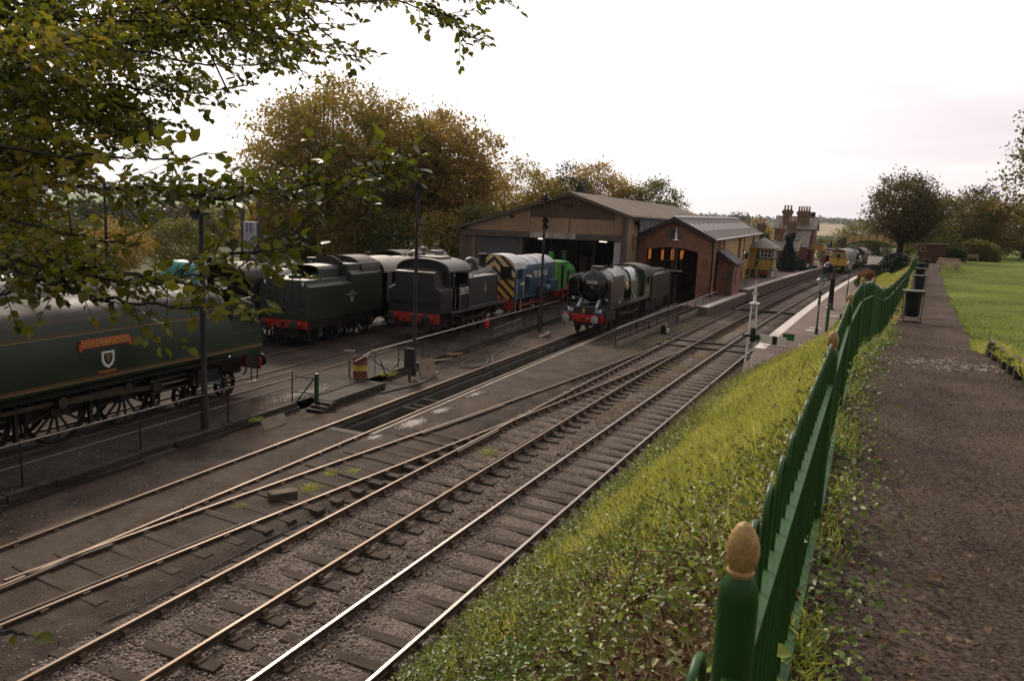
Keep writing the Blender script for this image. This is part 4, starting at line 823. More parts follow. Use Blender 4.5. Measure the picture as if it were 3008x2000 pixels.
# ---------- blue diesel shunter with wasp stripes
def shunter():
    t = thing('diesel_shunter', 'blue diesel shunter lettered YEOMAN with black and yellow striped end', 'locomotive', (xR1(46.4) + .05, 46.4, YZ), math.atan2(1, -.065), None, 1.13)
    prof = [(1.30, 1.22), (1.30, 2.95), (1.20, 3.28), (.95, 3.52), (.6, 3.68), (.25, 3.74)]
    win = []
    m = MB(); m.prism(half_body(prof), 'x', -.02, .05); m.build('striped_end', 'wasp_stripes', t, 25)
    m = MB(); m.loft([[(x, y, z) for y, z in half_body(prof)] for x in (.05, 1.9)]); m.build('cab', 'shunter_blue', t, 25)
    for s in (-1, 1):
        w_ = MB().box(-.035, -.02, s * .42, s * 1.12, 2.40, 3.08, c=.004).build('end_window', 'dark', t); MB().box(-.045, -.035, s * .76 - .02, s * .76 + .02, 2.38, 3.1).build('window_bar', 'black', w_)
        MB().box(-.04, -.02, s * .36, s * 1.18, 2.31, 2.38).build('window_sill', 'black', t)
        MB().box(.55, 1.35, s * 1.30, s * 1.312, 2.35, 2.95).build('side_window', 'glass', t)
    rp = [(1.315, 2.93), (1.215, 3.29), (.96, 3.535), (.6, 3.70), (.25, 3.76)]; m = MB(); m.loft([[(x, y, z) for y, z in half_body(rp)] for x in (.03, 2.0)]); m.build('cab_roof', 'shunter_roof', t, 30)
    hp = [(1.20, 1.22), (1.20, 2.82), (1.12, 3.10), (.9, 3.36), (.55, 3.52), (.2, 3.57)]
    m = MB(); m.loft([[(x, y, z) for y, z in half_body(hp[:3])] for x in (1.9, 8.0)]); m.build('bonnet', 'shunter_blue', t, 25)
    m = MB(); m.loft([[(x, y, z) for y, z in half_body([(1.125, 3.05)] + hp[2:])] for x in (1.95, 7.98)]); bt = m.build('bonnet_top', 'shunter_roof', t, 30)
    for x in (3.0, 4.6, 6.3): 
        m = MB(); m.loft([[(q, y * 1.012, z + .012) for y, z in half_body(hp[1:])] for q in (x, x + .06)]); m.build('roof_strap', 'shunter_blue', bt)
    m = MB()
    for k in range(8): m.box(2.35 + k * .68, 2.37 + k * .68, -1.212, -1.2, 1.5, 2.8)
    m.build('door_seam', 'black', t)
    text('YEOMAN', .60, 'lettering', t, (4.95, -1.206, 2.46), (R(90), 0, 0), 'lettering', bold=.006, width=1.12); text('TO 57', .30, 'lettering', t, (5.9, -1.50, 1.55), (R(90), 0, 0), 'number', bold=.004)
    MB().box(7.96, 8.02, -1.2, 1.2, 1.22, 3.0).build('radiator', 'diesel_yellow', t)
    for z in (1.9, 2.5, 3.0): MB().box(8.0, 8.08, -1.24, -.9, z, z + .12).build('end_bracket', 'plank_pale', t)
    for (a, c, z0, z1, d) in ((2.1, 2.75, 1.85, 2.4, .3), (4.3, 5.2, 1.25, 1.75, .28), (5.3, 6.2, 1.25, 1.72, .28), (6.4, 7.9, 1.3, 2.0, .28)): MB().box(a, c, -1.2 - d, -1.19, z0, z1, c=.03).build('battery_box', 'shunter_blue', t)
    MB().box(2.15, 2.6, -1.46, -1.2, 2.42, 2.5).build('step_plate', 'lettering', t)
    for x in (.35, 1.45): MB().tube([(x, -1.36, 1.2), (x, -1.36, 2.35)], .02, 6).build('handrail', 'lettering', t)
    MB().box(1.1, 1.75, -1.322, -1.306, 1.95, 2.1).build('works_plate', 'lettering', t)
    MB().box(0, 8.2, -1.3, 1.3, 1.12, 1.22).build('running_plate', 'shunter_blue', t); frames(t, .1, 8.1, .5, 1.12, .9); wheels(t, 'small', (1.8, 3.9, 6.2), 1.37)
    MB().tube([(1.8, -.98, .62), (3.9, -.98, .66), (6.2, -.98, .62)], .06, 6).build('coupling_rod', 'red', t)
    for x in (1.8, 3.9, 6.2): MB().box(x - .2, x + .2, -1.05, -.92, .45, .9, c=.05).build('crank', 'red', t)
    beam(t, .0, 'red', .55, 1.15, 1.28, .08); buffers(t, -.06, 'redgrey', True); hook(t, -.06, -1); beam(t, 8.25, 'red', .6, 1.15); buffers(t, 8.25, 'black')
    for x in (.3, 1.2): MB().tube([(x, -1.32, .3), (x, -1.32, 1.15)], .02, 5).build('step_bar', 'lettering', t)
    MB().box(.25, 1.25, -1.38, -1.2, .35, .39).build('step', 'gear', t)
    for s in (-1, 1): MB().box(-.06, -.02, s * .2 - .2, s * .2 + .2, 3.3, 3.36).build('lamp_iron', 'black', t) if s > 0 else None
shunter()

# ---------- small green industrial tank engine
def green_tank():
    t = thing('tank_locomotive', 'small bright green saddle tank locomotive behind the blue shunter', 'locomotive', (xR1(56.6), 56.6, YZ), math.atan2(1, -.065), None, 1.14)
    for s in (-1, 1):
        m = MB().box(.1, .65, s * 1.12, s * 1.16, 1.1, 2.95).box(1.25, 2.0, s * 1.12, s * 1.16, 1.1, 2.95).box(.65, 1.25, s * 1.12, s * 1.16, 2.75, 2.95); cs = m.build('cab_side', 'bright_green', t)
        for (a, c, z0, z1) in ((.15, .6, 1.2, 1.75), (1.3, 1.95, 1.2, 1.75)): MB().box(a, c, s * 1.165, s * 1.168, z0, z0 + .02).box(a, c, s * 1.165, s * 1.168, z1, z1 + .02).box(a, a + .02, s * 1.165, s * 1.168, z0, z1).box(c - .02, c, s * 1.165, s * 1.168, z0, z1).build('lining', 'cream_line', cs)
    MB().lathe([(.13, -1.172), (.17, -1.172), (.17, -1.16)], (1.65, 0, 2.35), 'y', 16).build('spectacle', 'primer', t)
    m = MB().box(.08, .12, -1.14, 1.14, 1.1, 1.95).box(.08, .12, -1.14, 1.14, 2.7, 2.95).box(.08, .12, -.1, .1, 1.95, 2.7).box(.08, .12, -1.14, -.85, 1.95, 2.7).box(.08, .12, .85, 1.14, 1.95, 2.7); m.build('cab_back', 'bright_green', t); MB().box(1.96, 2.0, -1.14, 1.14, 1.1, 2.95).build('cab_front', 'dark_green', t); MB().box(1.2, 1.9, -.9, .9, 1.2, 2.7).build('backhead', 'dark', t)
    MB().prism(half_body([(1.22, 2.93), (1.2, 3.0), (.5, 3.06)]), 'x', 0, 2.15).build('cab_roof', 'bright_green', t)
    MB().lathe([(.78, 2.0), (.78, 5.4)], (0, 0, 2.0), 'x', 28).build('saddle_tank', 'bright_green', t); ring_band(t, 5.3, .78, 2.0, 'primer', .1, 'tank_band'); MB().lathe([(.74, 5.4), (.5, 5.5), (.02, 5.6)], (0, 0, 2.0), 'x', 24).build('smokebox_door', 'black', t)
    MB().lathe([(.2, 2.7), (.17, 3.0), (.17, 3.45), (.22, 3.5), (.22, 3.6), (.12, 3.6)], (4.9, 0, 0), 'z', 16).build('chimney', 'dark_green', t); MB().lathe([(.2, 2.7), (.19, 3.5), (.2, 3.55)], (2.35, .2, 0), 'z', 14).build('water_filler', 'bright_green', t)
    text('M & L', .46, 'dark_green', t, (3.35, -.775, 2.12), (R(90), 0, 0), bold=.012, extrude=.06); text('R T E', .46, 'dark_green', t, (3.35, -.765, 1.66), (R(90), 0, 0), bold=.012, extrude=.06)
    MB().box(0, 6, -1.15, 1.15, .98, 1.1).build('running_plate', 'red', t); frames(t, .1, 5.9, .5, 1.0, .7, 'red'); wheels(t, 'mid', (1.5, 3.8), 1.1); MB().box(1.5, 3.8, -.98, -.93, .5, .6).build('coupling_rod', 'red', t)
    beam(t, .0, 'red', .7, 1.1); buffers(t, -.04, 'redgrey', True, .95)
green_tank()

# ---------- hero green express engine with black front, on the pit road
H_ = dict(body='loco_green', boiler='loco_green', cab='loco_green', roof='sooty_roof', smokebox='black', door='black_gloss', L=11.6, cz=2.78, r=.96, lowchimney=True, chimney=False, dome=False, clutter=3, beam='red_fresh', buf='fresh', xf=-6.9, xc=-9.7, zcab=3.12, zrun=1.66, valance='loco_green', winframe='plank_pale', cyl='black', bogie=(-1.7, -3.6), band='black')
ye = 44.0; hd = math.atan2(-1, .0332)
e = steam('steam_locomotive', 'polished green express locomotive with black smokebox numbered 35028', (xA(ye), ye, .0), hd, H_, 1.04)
text('35028', .24, 'lettering', e, (-1.565, 0, 3.02), (R(90), 0, R(90)), 'number', bold=.008, width=1.15)
MB().box(-1.60, -1.575, -.42, .42, 2.92, 3.12).build('number_plate', 'black', e)
for s in (-1, 1):
    m = MB(); P_ = [(-1.05, 1.72), (-4.1, 1.72), (-4.1, 3.30), (-3.9, 3.42), (-1.55, 3.42), (-1.15, 3.15)]
    m.prism(P_, 'y', s * 1.28, s * 1.315); d = m.build('smoke_deflector', 'black_gloss', e)
    MB().box(-4.08, -1.5, s * 1.22, s * 1.32, 3.415, 3.44).build('deflector_edge', 'black_gloss', d)
    MB().box(-3.9, -1.4, s * 1.314, s * 1.318, 2.0, 2.012).build('lining', 'line_orange', d)
    MB().tube([(-1.0, s * 1.25, 1.75), (-.96, s * 1.25, 2.0), (-.96, s * 1.25, 2.5)], .015, 5).build('handrail', 'steel', e)
    m = MB(); m.prism([(-1.5, 1.66), (-.45, 1.28), (-.15, 1.28), (-.15, 1.32), (-.45, 1.32), (-1.4, 1.75)], 'y', s * .62, s * 1.2); m.build('front_platform', 'black', e)
    m = MB(); m.prism([(-1.55, 1.5), (-.35, 1.28), (-.35, 1.34), (-1.4, 2.05), (-1.55, 2.05)], 'y', s * .50, s * .64); m.build('frame_horn', 'galv', e)
    MB().box(-.62, -.35, s * .72, s * .98, 1.32, 1.5, c=.03).build('lamp_bracket', 'galv', e)
    MB().lathe([(.02, -.08), (.08, -.07), (.09, .08), (.05, .14), (.02, .16)], (-.42, s * .95, 1.42), 'z', 10).build('lamp', 'galv', e)
    MB().box(-1.38, -1.30, s * .98, s * 1.08, 1.98, 2.14, c=.02).build('marker_lamp', 'white', e)
    m = MB().box(-2.2, -.5, s * 1.18, s * 1.24, .86, 1.55); m.build('step_frame', 'black', e)
    MB().tube([(-.2, s * 1.1, .82), (-.35, s * 1.2, .62), (-.8, s * 1.22, .55), (-1.1, s * 1.2, .75)], .025, 6).build('pipe', 'rod', e)
    MB().prism([(-7.8, 1.8), (-6.9, 2.42), (-6.85, 2.38), (-7.7, 1.75)], 'y', s * 1.08, s * 1.12).build('reverser_rod', 'lettering', e)
    MB().box(-8.5, -4.2, s * .90, s * .93, 3.16, 3.19).build('handrail', 'steel', e); 
    for z in (2.44, 2.98): MB().box(-6.8, -4.3, s * .965, s * .985, z, z + .02).build('lining', 'cream_line', e)
    m = MB().lathe([(.02, s * 1.07), (.25, s * 1.07), (.28, s * 1.03), (.28, s * .96)], (-5.9, 0, 2.62), 'y', 26); rd = m.build('name_roundel', 'brass', e); MB().lathe([(.02, s * 1.08), (.17, s * 1.08), (.17, s * 1.05)], (-5.9, 0, 2.62), 'y', 20).build('roundel_face', 'white', rd); MB().lathe([(.02, s * 1.085), (.10, s * 1.085), (.10, s * 1.06)], (-5.9, 0, 2.62), 'y', 16).build('roundel_flag', 'maroon', rd)
    MB().box(-6.75, -5.05, s * 1.0, s * 1.02, 2.58, 2.66).build('name_bar', 'brass', e)
    MB().box(-10.95, -10.35, s * 1.302, s * 1.315, 2.0, 2.24).build('number_panel', 'coach_cream', e)
    m = MB()
    for k in range(5): m.box(-4.8 - .42 * k, -4.7 - .42 * k, s * .98, s * 1.22, 1.72, 1.72 + .12)
    m.build('lubricator', 'gear', e)
    MB().box(-3.5, -2.4, s * 1.05, s * 1.28, 1.72, 1.95, c=.05).build('running_box', 'black', e)
    MB().cyl((-3.2, s * 1.27, 1.83), (-3.2, s * 1.33, 1.83), .1, n=10).build('sand_cap', 'white', e)
text('35028', .17, 'black', e, (-10.65, 1.318, 2.12), (R(90), 0, R(180)), 'number', bold=.004)
m = MB()
for k in range(5): m.box(-1.5 + k * .22, -1.35 + k * .22, -.5, .5, 1.62 - k * .075, 1.66 - k * .075)
m.build('front_slats', 'black', e)
MB().box(-.5, -.2, -.08, .08, 1.3, 1.55, c=.02).build('lamp_iron', 'brass', e); MB().box(-1.62, -1.56, -.1, .1, 3.62, 3.85, c=.01).build('top_lamp_iron', 'plank_pale', e)
MB().lathe([(.42, -2.0), (.42, -1.95)], (0, 0, 2.78), 'x', 20).build('door_ring', 'black_gloss', e)
ring_band(e, -1.9, .97, 2.78, 'dusty', .07, 'smokebox_ring'); ring_band(e, -3.8, .96, 2.78, 'black', .08)
text('1F', .16, 'lettering', e, (-.074, .3, 1.04), (R(90), 0, R(90)), 'beam_number', bold=.003)
# its tender
ty = ye + 11.95 * 1.04
t = thing('locomotive_tender', 'dark green tender of the polished express locomotive inside the brick shed door', 'tender', (xA(ty), ty, 0), hd, None, 1.04)
MB().prism(half_body([(1.32, 1.3), (1.32, 3.0), (1.15, 3.12)]), 'x', -6.4, 0).build('tank_body', 'tender_dark', t); MB().box(-6.0, -.5, -1.0, 1.0, 3.05, 3.3, c=.2).build('coal', 'black_matt', t); m = MB(); arch_roof(m, -.9, .1, 1.25, 3.1, 3.75); m.build('cab_roof', 'sooty_roof', t)
frames(t, -6.3, -.1, .5, 1.3, .9); wheels(t, 'mid', (-1.1, -2.9, -4.9), 1.1); MB().box(-6.4, 0, -1.3, 1.3, 1.22, 1.3).build('running_board', 'black', t)
for yy in (.95, 1.25): MB().tube([(-6.42, yy, .4), (-6.42, yy, 2.9)], .02, 5).build('ladder_rail', 'gear', t)

# ---------- pale roofed coach and tarpaulin at far left, behind the nameplate engine
def xR4(y): return -29.5 - .07 * (y - 12)
t = thing('railway_coach', 'coach with pale grey roof behind the streamlined locomotive', 'coach', (xR4(20), 20.0, YZ), math.atan2(1, -.07))
MB().prism(half_body([(1.35, 1.1), (1.38, 2.9)]), 'x', -19, 0).build('body', 'dark_green', t); m = MB(); arch_roof(m, -19, .05, 1.4, 2.88, 3.75, .06, 14); m.build('roof', 'primer', t, 30); MB().box(-18, -1, -1, 1, .5, 1.1).build('underframe', 'gear', t)
for k in range(8):
    wf = MB().box(-17.8 + k * 2.2, -16.4 + k * 2.2, -1.392, -1.375, 1.95, 2.7).build('window', 'coach_cream', t); MB().box(-17.7 + k * 2.2, -16.5 + k * 2.2, -1.398, -1.39, 2.02, 2.63).build('pane', 'glass', wf)
wheels(t, 'bogie', (-2.0, -4.3, -15, -17), .94)
t = thing('tarpaulin_bundle', 'turquoise tarpaulin tied over a rounded load behind the locomotives', 'tarpaulin', (-36.6, 33.4, .15))
m = MB(); m.lathe([(.9, 0), (1.0, 1.5), (1.0, 2.6), (.92, 3.0), (.7, 3.3), (.35, 3.42), (.02, 3.45)], (0, 0, 0), 'z', 20); m.v = [(x * (1 + .05 * math.sin(7 * math.atan2(y, x) + z * 3)), y * (1 + .05 * math.sin(5 * math.atan2(y, x))), z) for x, y, z in m.v]; m.build('sheet', 'tarp', t); MB().lathe([(1.03, 2.4), (1.05, 2.46), (1.03, 2.5)], (0, 0, 0), 'z', 20, caps=False).build('rope', 'plank_pale', t)

# ---------- yellow fronted diesel, green engine and coach at the platform
def on_c(y): return (xC(y), y, 0), math.atan2(-1, -(xC(y + 1) - xC(y - 1)) / 2)
def diesel():
    loc, rz = on_c(146.5); t = thing('diesel_locomotive', 'diesel locomotive with yellow front standing at the left platform', 'locomotive', loc, rz, None, 1.05)
    pr = [(1.33, 1.1), (1.36, 2.4), (1.30, 3.0), (1.12, 3.4), (.8, 3.68), (.35, 3.82)]
    fr = [(1.26, 1.15), (1.29, 2.4), (1.2, 2.98), (1.0, 3.36), (.7, 3.62), (.3, 3.74)]
    m = MB(); m.loft([[(0 - .22 * (z > 2.3) * (z - 2.3) / 1.4, y, z) for y, z in half_body(fr)], [(-.35, y, z) for y, z in half_body(pr)], [(-.5, y, z) for y, z in half_body(pr)]]); m.build('cab_front', 'diesel_yellow', t, 40)
    m = MB(); m.loft([[(-.5, y, z) for y, z in half_body(pr)], [(-15.3, y, z) for y, z in half_body(pr)]]); m.build('body', 'diesel_grey', t, 30)
    m = MB(); m.loft([[(x, y * 1.005, z + .015) for y, z in half_body([(1.14, 3.37), (.8, 3.68), (.35, 3.82)])] for x in (-.12, -15.2)]); m.build('roof', 'diesel_grey', t, 30)
    for c, w_ in ((-.84, .34), (0, .27), (.84, .34)):
        fr_ = MB(); ins = -.09
        fr_.prism([(c - w_, 2.42), (c + w_, 2.42), (c + w_ * .96, 3.06), (c - w_ * .96, 3.06)], 'x', ins - .06, ins + .09); f = fr_.build('window_frame', 'wood_brown', t)
        pn = MB(); pn.prism([(c - w_ * .86, 2.49), (c + w_ * .86, 2.49), (c + w_ * .83, 3.0), (c - w_ * .83, 3.0)], 'x', ins + .09, ins + .10); pn.build('pane', 'glass_pale' if c else 'glass', f)
    MB().box(-.02, .03, -.12, .12, 2.02, 2.2).build('badge', 'black', t); MB().box(-.04, .0, -.75, .75, 3.42, 3.56, c=.02).build('headcode_box', 'black', t)
    frames(t, -15, -.2, .3, 1.1, 1.0, 'black'); MB().box(-.05, .06, -1.25, 1.25, .78, 1.12).build('buffer_beam', 'black', t); buffers(t, .02, 'black'); wheels(t, 'mid', (-1.6, -4.2, -11, -13.6), 1.1); MB().box(0, .15, -.1, .5, .55, .85).build('snow_plough', 'diesel_yellow', t)
    for yy in (-.5, .4): MB().tube([(.05, yy, 1.0), (.16, yy, .9), (.14, yy, .5)], .03, 5).build('brake_hose', 'gear', t)
diesel()
loc, rz = on_c(163.5)
g_ = steam('steam_locomotive', 'dark green steam locomotive coupled behind the yellow fronted diesel', loc, rz, dict(body='loco_green', boiler='loco_green', cab='tender_green', roof='black', smokebox='black', L=11.2, cz=2.75, r=.93, clutter=2), 1.05)
loc, rz = on_c(177)
t = thing('railway_coach', 'maroon and cream coach at the tail of the platform train', 'coach', loc, rz, None, 1.05)
MB().prism(half_body([(1.36, 1.0), (1.38, 1.9)]), 'x', -20, 0).build('lower_body', 'maroon', t); MB().prism(half_body([(1.38, 1.9), (1.34, 2.95)]), 'x', -20, -.03).build('upper_body', 'coach_cream', t); m = MB(); arch_roof(m, -20, .05, 1.37, 2.92, 3.75, .06, 14); m.build('roof', 'coach_roof', t, 30); MB().box(-19, -.5, -1, 1, .4, 1.0).build('underframe', 'gear', t); MB().prism(half_body([(1.36, 1.0), (1.36, 2.95), (.7, 3.6)]), 'x', -.02, .01).build('end_panel', 'maroon', t)
for k in range(8):
    wf = MB().box(-18.9 + k * 2.3, -17.4 + k * 2.3, 1.365, 1.385, 2.05, 2.75).build('window', 'wood_brown', t); MB().box(-18.8 + k * 2.3, -17.5 + k * 2.3, 1.38, 1.392, 2.1, 2.7).build('pane', 'glass', wf)
wheels(t, 'bogie', (-2, -4.5, -15.5, -18), .94)
# ================================================================== buildings
def corr_panel(name, x0, x1, zb, zt, y, m, par, pitch=.27, dep=.05):
    """vertical corrugated sheet facing -Y between zb(x) and zt(x)"""
    n = max(2, int(abs(x1 - x0) / pitch * 4)); v = []; f = []
    for k in range(n + 1):
        x = lerp(x0, x1, k / n); yy = y - dep * (.0, .8, 1, .8)[k % 4] ; v += [(x, yy, zb(x)), (x, yy, zt(x))]
    for k in range(n): f.append((2 * k, 2 * k + 2, 2 * k + 3, 2 * k + 1))
    b = MB(); b.add(v, f); return b.build(name, m, par, 0)
def corr_roof(name, x0, z0, x1, z1, ya, yb, m, par, pitch=.5, dep=.05, dx=0.0, dz=0.0):
    """roof slope from eave (x0,z0) to ridge (x1,z1), corrugations running down the slope"""
    n = int((yb - ya) / pitch * 4); v = []; f = []
    for k in range(n + 1):
        t = k / n; y = lerp(ya, yb, t); h = dep * (.0, .8, 1, .8)[k % 4]; v += [(x0 + dx * t, y, z0 + h + dz * t), (x1 + dx * t, y, z1 + h + dz * t)]
    for k in range(n): f.append((2 * k, 2 * k + 2, 2 * k + 3, 2 * k + 1))
    b = MB(); b.add(v, f); return b.build(name, m, par, 0)
def slab(name, P, th, m, par):
    """thick quad sheet"""
    P = [Vector(p) for p in P]; nrm_ = (P[1] - P[0]).cross(P[2] - P[0]).normalized() * th
    b = MB(); b.loft([[tuple(p) for p in P], [tuple(p - nrm_) for p in P]]); return b.build(name, m, par, 0)

# ---------- big corrugated engine shed
def big_shed():
    t = thing('engine_shed', 'wide engine shed of cream and brown corrugated sheets', 'shed')
    Y0, Y1 = 65.5, 106.0; xl, xr, xp = -35.4, -19.25, -24.5
    zt = lambda x: 5.98 + (x - xl) * 3.26 / 10.9 if x < xp else 9.24 - (x - xp) * 1.62 / 5.25
    corr_panel('corrugated_wall', -34.7, -28.3, lambda x: 5.68, lambda x: zt(x) - .12, Y0, 'corr_cream', t)
    corr_panel('corrugated_wall', -28.3, -20.35, lambda x: 5.72, lambda x: 7.05, Y0 - .004, 'corr_cream', t)
    corr_panel('corrugated_wall', -20.35, -19.65, lambda x: 5.75, lambda x: zt(x) - .12, Y0 - .002, 'corr_cream', t)
    corr_panel('upper_corrugated_wall', -28.3, -20.35, lambda x: 7.02, lambda x: zt(x) - .12, Y0 - .01, 'corr_brown', t)
    MB().box(-35.5, -34.75, Y0 - .05, Y0 + .3, 0, 6.0).build('end_post', 'steel_brown', t)
    f = MB(); f.loft([[(x, Y0 - .22, z - .52), (x, Y0 + .1, z - .52), (x, Y0 + .1, z), (x, Y0 - .22, z)] for x, z in ((-35.0, 5.62), (-28.2, 5.70))]); f.build('fascia_beam', 'steel_brown', t)
    f = MB(); f.loft([[(x, Y0 - .24, z - .5), (x, Y0 + .1, z - .5), (x, Y0 + .1, z), (x, Y0 - .24, z)] for x, z in ((-28.2, 5.70), (-23.8, 5.73))]); f.build('fascia_beam', 'flaking', t, label='flaking white painted stretch of the fascia beam')
    f = MB(); f.loft([[(x, Y0 - .22, z - .52), (x, Y0 + .1, z - .52), (x, Y0 + .1, z), (x, Y0 - .22, z)] for x, z in ((-23.8, 5.73), (-19.65, 5.77))]); f.build('fascia_beam', 'steel_brown', t)
    MB().box(-34.75, -33.9, Y0 - .02, Y0 + .1, 0, 5.15).build('jamb_panel', 'corr_brown', t); MB().box(-34.0, -33.85, Y0 - .08, Y0 + .15, 0, 5.15).build('jamb_post', 'plank_pale', t)
    for k in range(26): MB().box(-33.85, -29.3, Y0 + .02, Y0 + .06 - .02 * (k % 2), .15 + k * .19, .335 + k * .19).build('shutter_slat', 'shutter', t)
    MB().box(-29.35, -28.95, Y0 - .1, Y0 + .25, 0, 5.2).build('door_post', 'steel_brown', t)
    MB().box(-20.25, -19.6, Y0 - .1, Y0 - .02, 0, 5.2).build('side_panel', 'cladding_grey', t); MB().box(-19.62, -19.22, Y0 - .25, Y0 + .4, 0, zt(-19.2) - .05).build('corner_post', 'steel_brown', t)
    b = MB(); b.loft([[(x - .1, y, 0), (x, y, 0), (x, y, 7.35), (x - .1, y, 7.35)] for x, y in ((-19.25, Y0 + .41), (-19.58, 70.42))]); b.build('return_panel', 'corr_cream', t, 0); MB().cyl((-19.5, 70.3, 0), (-19.5, 70.3, 7.4), .07, n=8).build('downpipe', 'black', t)
    MB().box(-20.0, -19.72, 70.45, Y1, 0, 7.3).build('side_wall', 'corr_brown', t); MB().box(-19.72, -19.66, 70.45, Y1, 5.0, 7.3).build('side_cladding', 'cladding_grey', t); MB().box(-19.4, -18.95, 68.4, 69.6, 6.75, 7.1, c=.08).build('hopper', 'black', t); MB().cyl((-19.2, 69, 6.3), (-19.2, 69, 6.8), .06, .2, 10).build('hopper_pipe', 'black', t)
    MB().tube([(-19.2, 67.6, 4.4), (-19.2, 67.6, 5.8)], .05, 5).build('bracket', 'black', t)
    MB().box(xl - .1, xl, Y0, Y1, 0, 5.9).build('left_wall', 'corr_brown', t); MB().box(xl, -19.7, Y1 - .1, Y1, 0, 7.4).build('back_wall', 'corr_brown', t)
    corr_roof('roof_slope', xl - .6, 5.82, xp, 9.30, Y0 - .35, Y1, 'corr_roof', t, .55); corr_roof('roof_slope', -18.9, 7.46, xp, 9.30, Y0 - .35, Y1, 'corr_roof', t, .55)
    n_ = 40
    for k in range(n_): MB().prism([(xp - .28, 9.24), (xp, 9.40), (xp + .28, 9.24), (xp, 9.32)], 'y', Y0 - .4 + k * 1.01, Y0 - .4 + k * 1.01 + .98).build('ridge_tile', 'corr_roof', t)
    for (a, za, c, zc) in ((xl - .6, 5.78, xp, 9.26), (xp, 9.26, -18.9, 7.42)):
        b = MB(); b.loft([[(a, Y0 - .40, za - .22), (a, Y0 - .34, za - .22), (a, Y0 - .34, za + .07), (a, Y0 - .40, za + .07)], [(c, Y0 - .40, zc - .22), (c, Y0 - .34, zc - .22), (c, Y0 - .34, zc + .07), (c, Y0 - .40, zc + .07)]]); b.build('bargeboard', 'steel_brown', t)
    MB().cyl((-18.85, Y0 - .3, 7.38), (-18.85, Y1, 7.38), .08, n=8).build('gutter', 'steel_brown', t)
    # inside: floor, girders, columns, plant, lamps
    MB().box(xl, -19.7, Y0 + .5, Y1, .02, .06).build('floor', 'yard', t)
    for k in range(5): MB().box(-29, -19, Y0 + 4 + k * 7, Y0 + 4.2 + k * 7, 5.4, 5.7).build('girder', 'steel_brown', t)
    for x in (-28.6, -24.2): 
        for k in range(3): MB().box(x - .12, x + .12, Y0 + 6 + k * 9, Y0 + 6.3 + k * 9, 0, 6).build('column', 'steel_brown', t)
    MB().box(-22.9, -22.75, Y0 + 2, Y0 + 2.2, .05, 3.2).build('jack_stand', 'red', t)
    for k, (x, h, w_) in enumerate(((-27.9, 3.2, .8), (-26.7, 3.6, .9), (-25.5, 3.4, .7), (-21.4, 2.2, .9))): MB().box(x, x + w_, Y0 + 6, Y0 + 7, .05, h, c=.05).build('cabinet', ('timber', 'timber_dark')[k % 2], t)
    for (x, y, z, l_) in ((-28.7, Y0 + 3, 5.02, .5), (-23.3, Y0 + 5, 5.0, .7), (-21.5, Y0 + 6, 5.05, 1.3), (-20.6, Y0 + 8, 5.05, .8), (-22.0, Y0 + 3.5, 5.25, .12)):
        MB().box(x, x + l_, y, y + .12, z, z + .05).build('tube_lamp', 'tube_light', t)
    MB().box(-24.95, -24.25, Y0 - .38, Y0 - .05, 8.1, 8.35, c=.04).build('flood_lamp', 'black', t)
    MB().lathe([(.14, -.0), (.16, .06)], (-30.15, Y0 - .1, 7.0), 'y', 12).build('vent', 'dark', t); MB().box(-24.55, -24.5, Y0 - .08, Y0 - .06, 5.75, 7.05).build('cable', 'black', t)
    for y in (66.6, 67.6): MB().box(-19.6, -18.9, y + 5, y + 5.05, 6.1, 6.14).build('walkway_bar', 'black', t)
    for yy in (66.5, 68.5, 70.2): MB().tube([(-19.3, yy + 5, 5.9), (-19.3, yy + 5, 7.0)], .03, 5).build('ladder_post', 'black', t)
    for zz in (6.5, 7.0): MB().tube([(-19.3, 71.5, zz), (-19.3, 75.2, zz)], .025, 5).build('guard_rail', 'black', t)
big_shed()

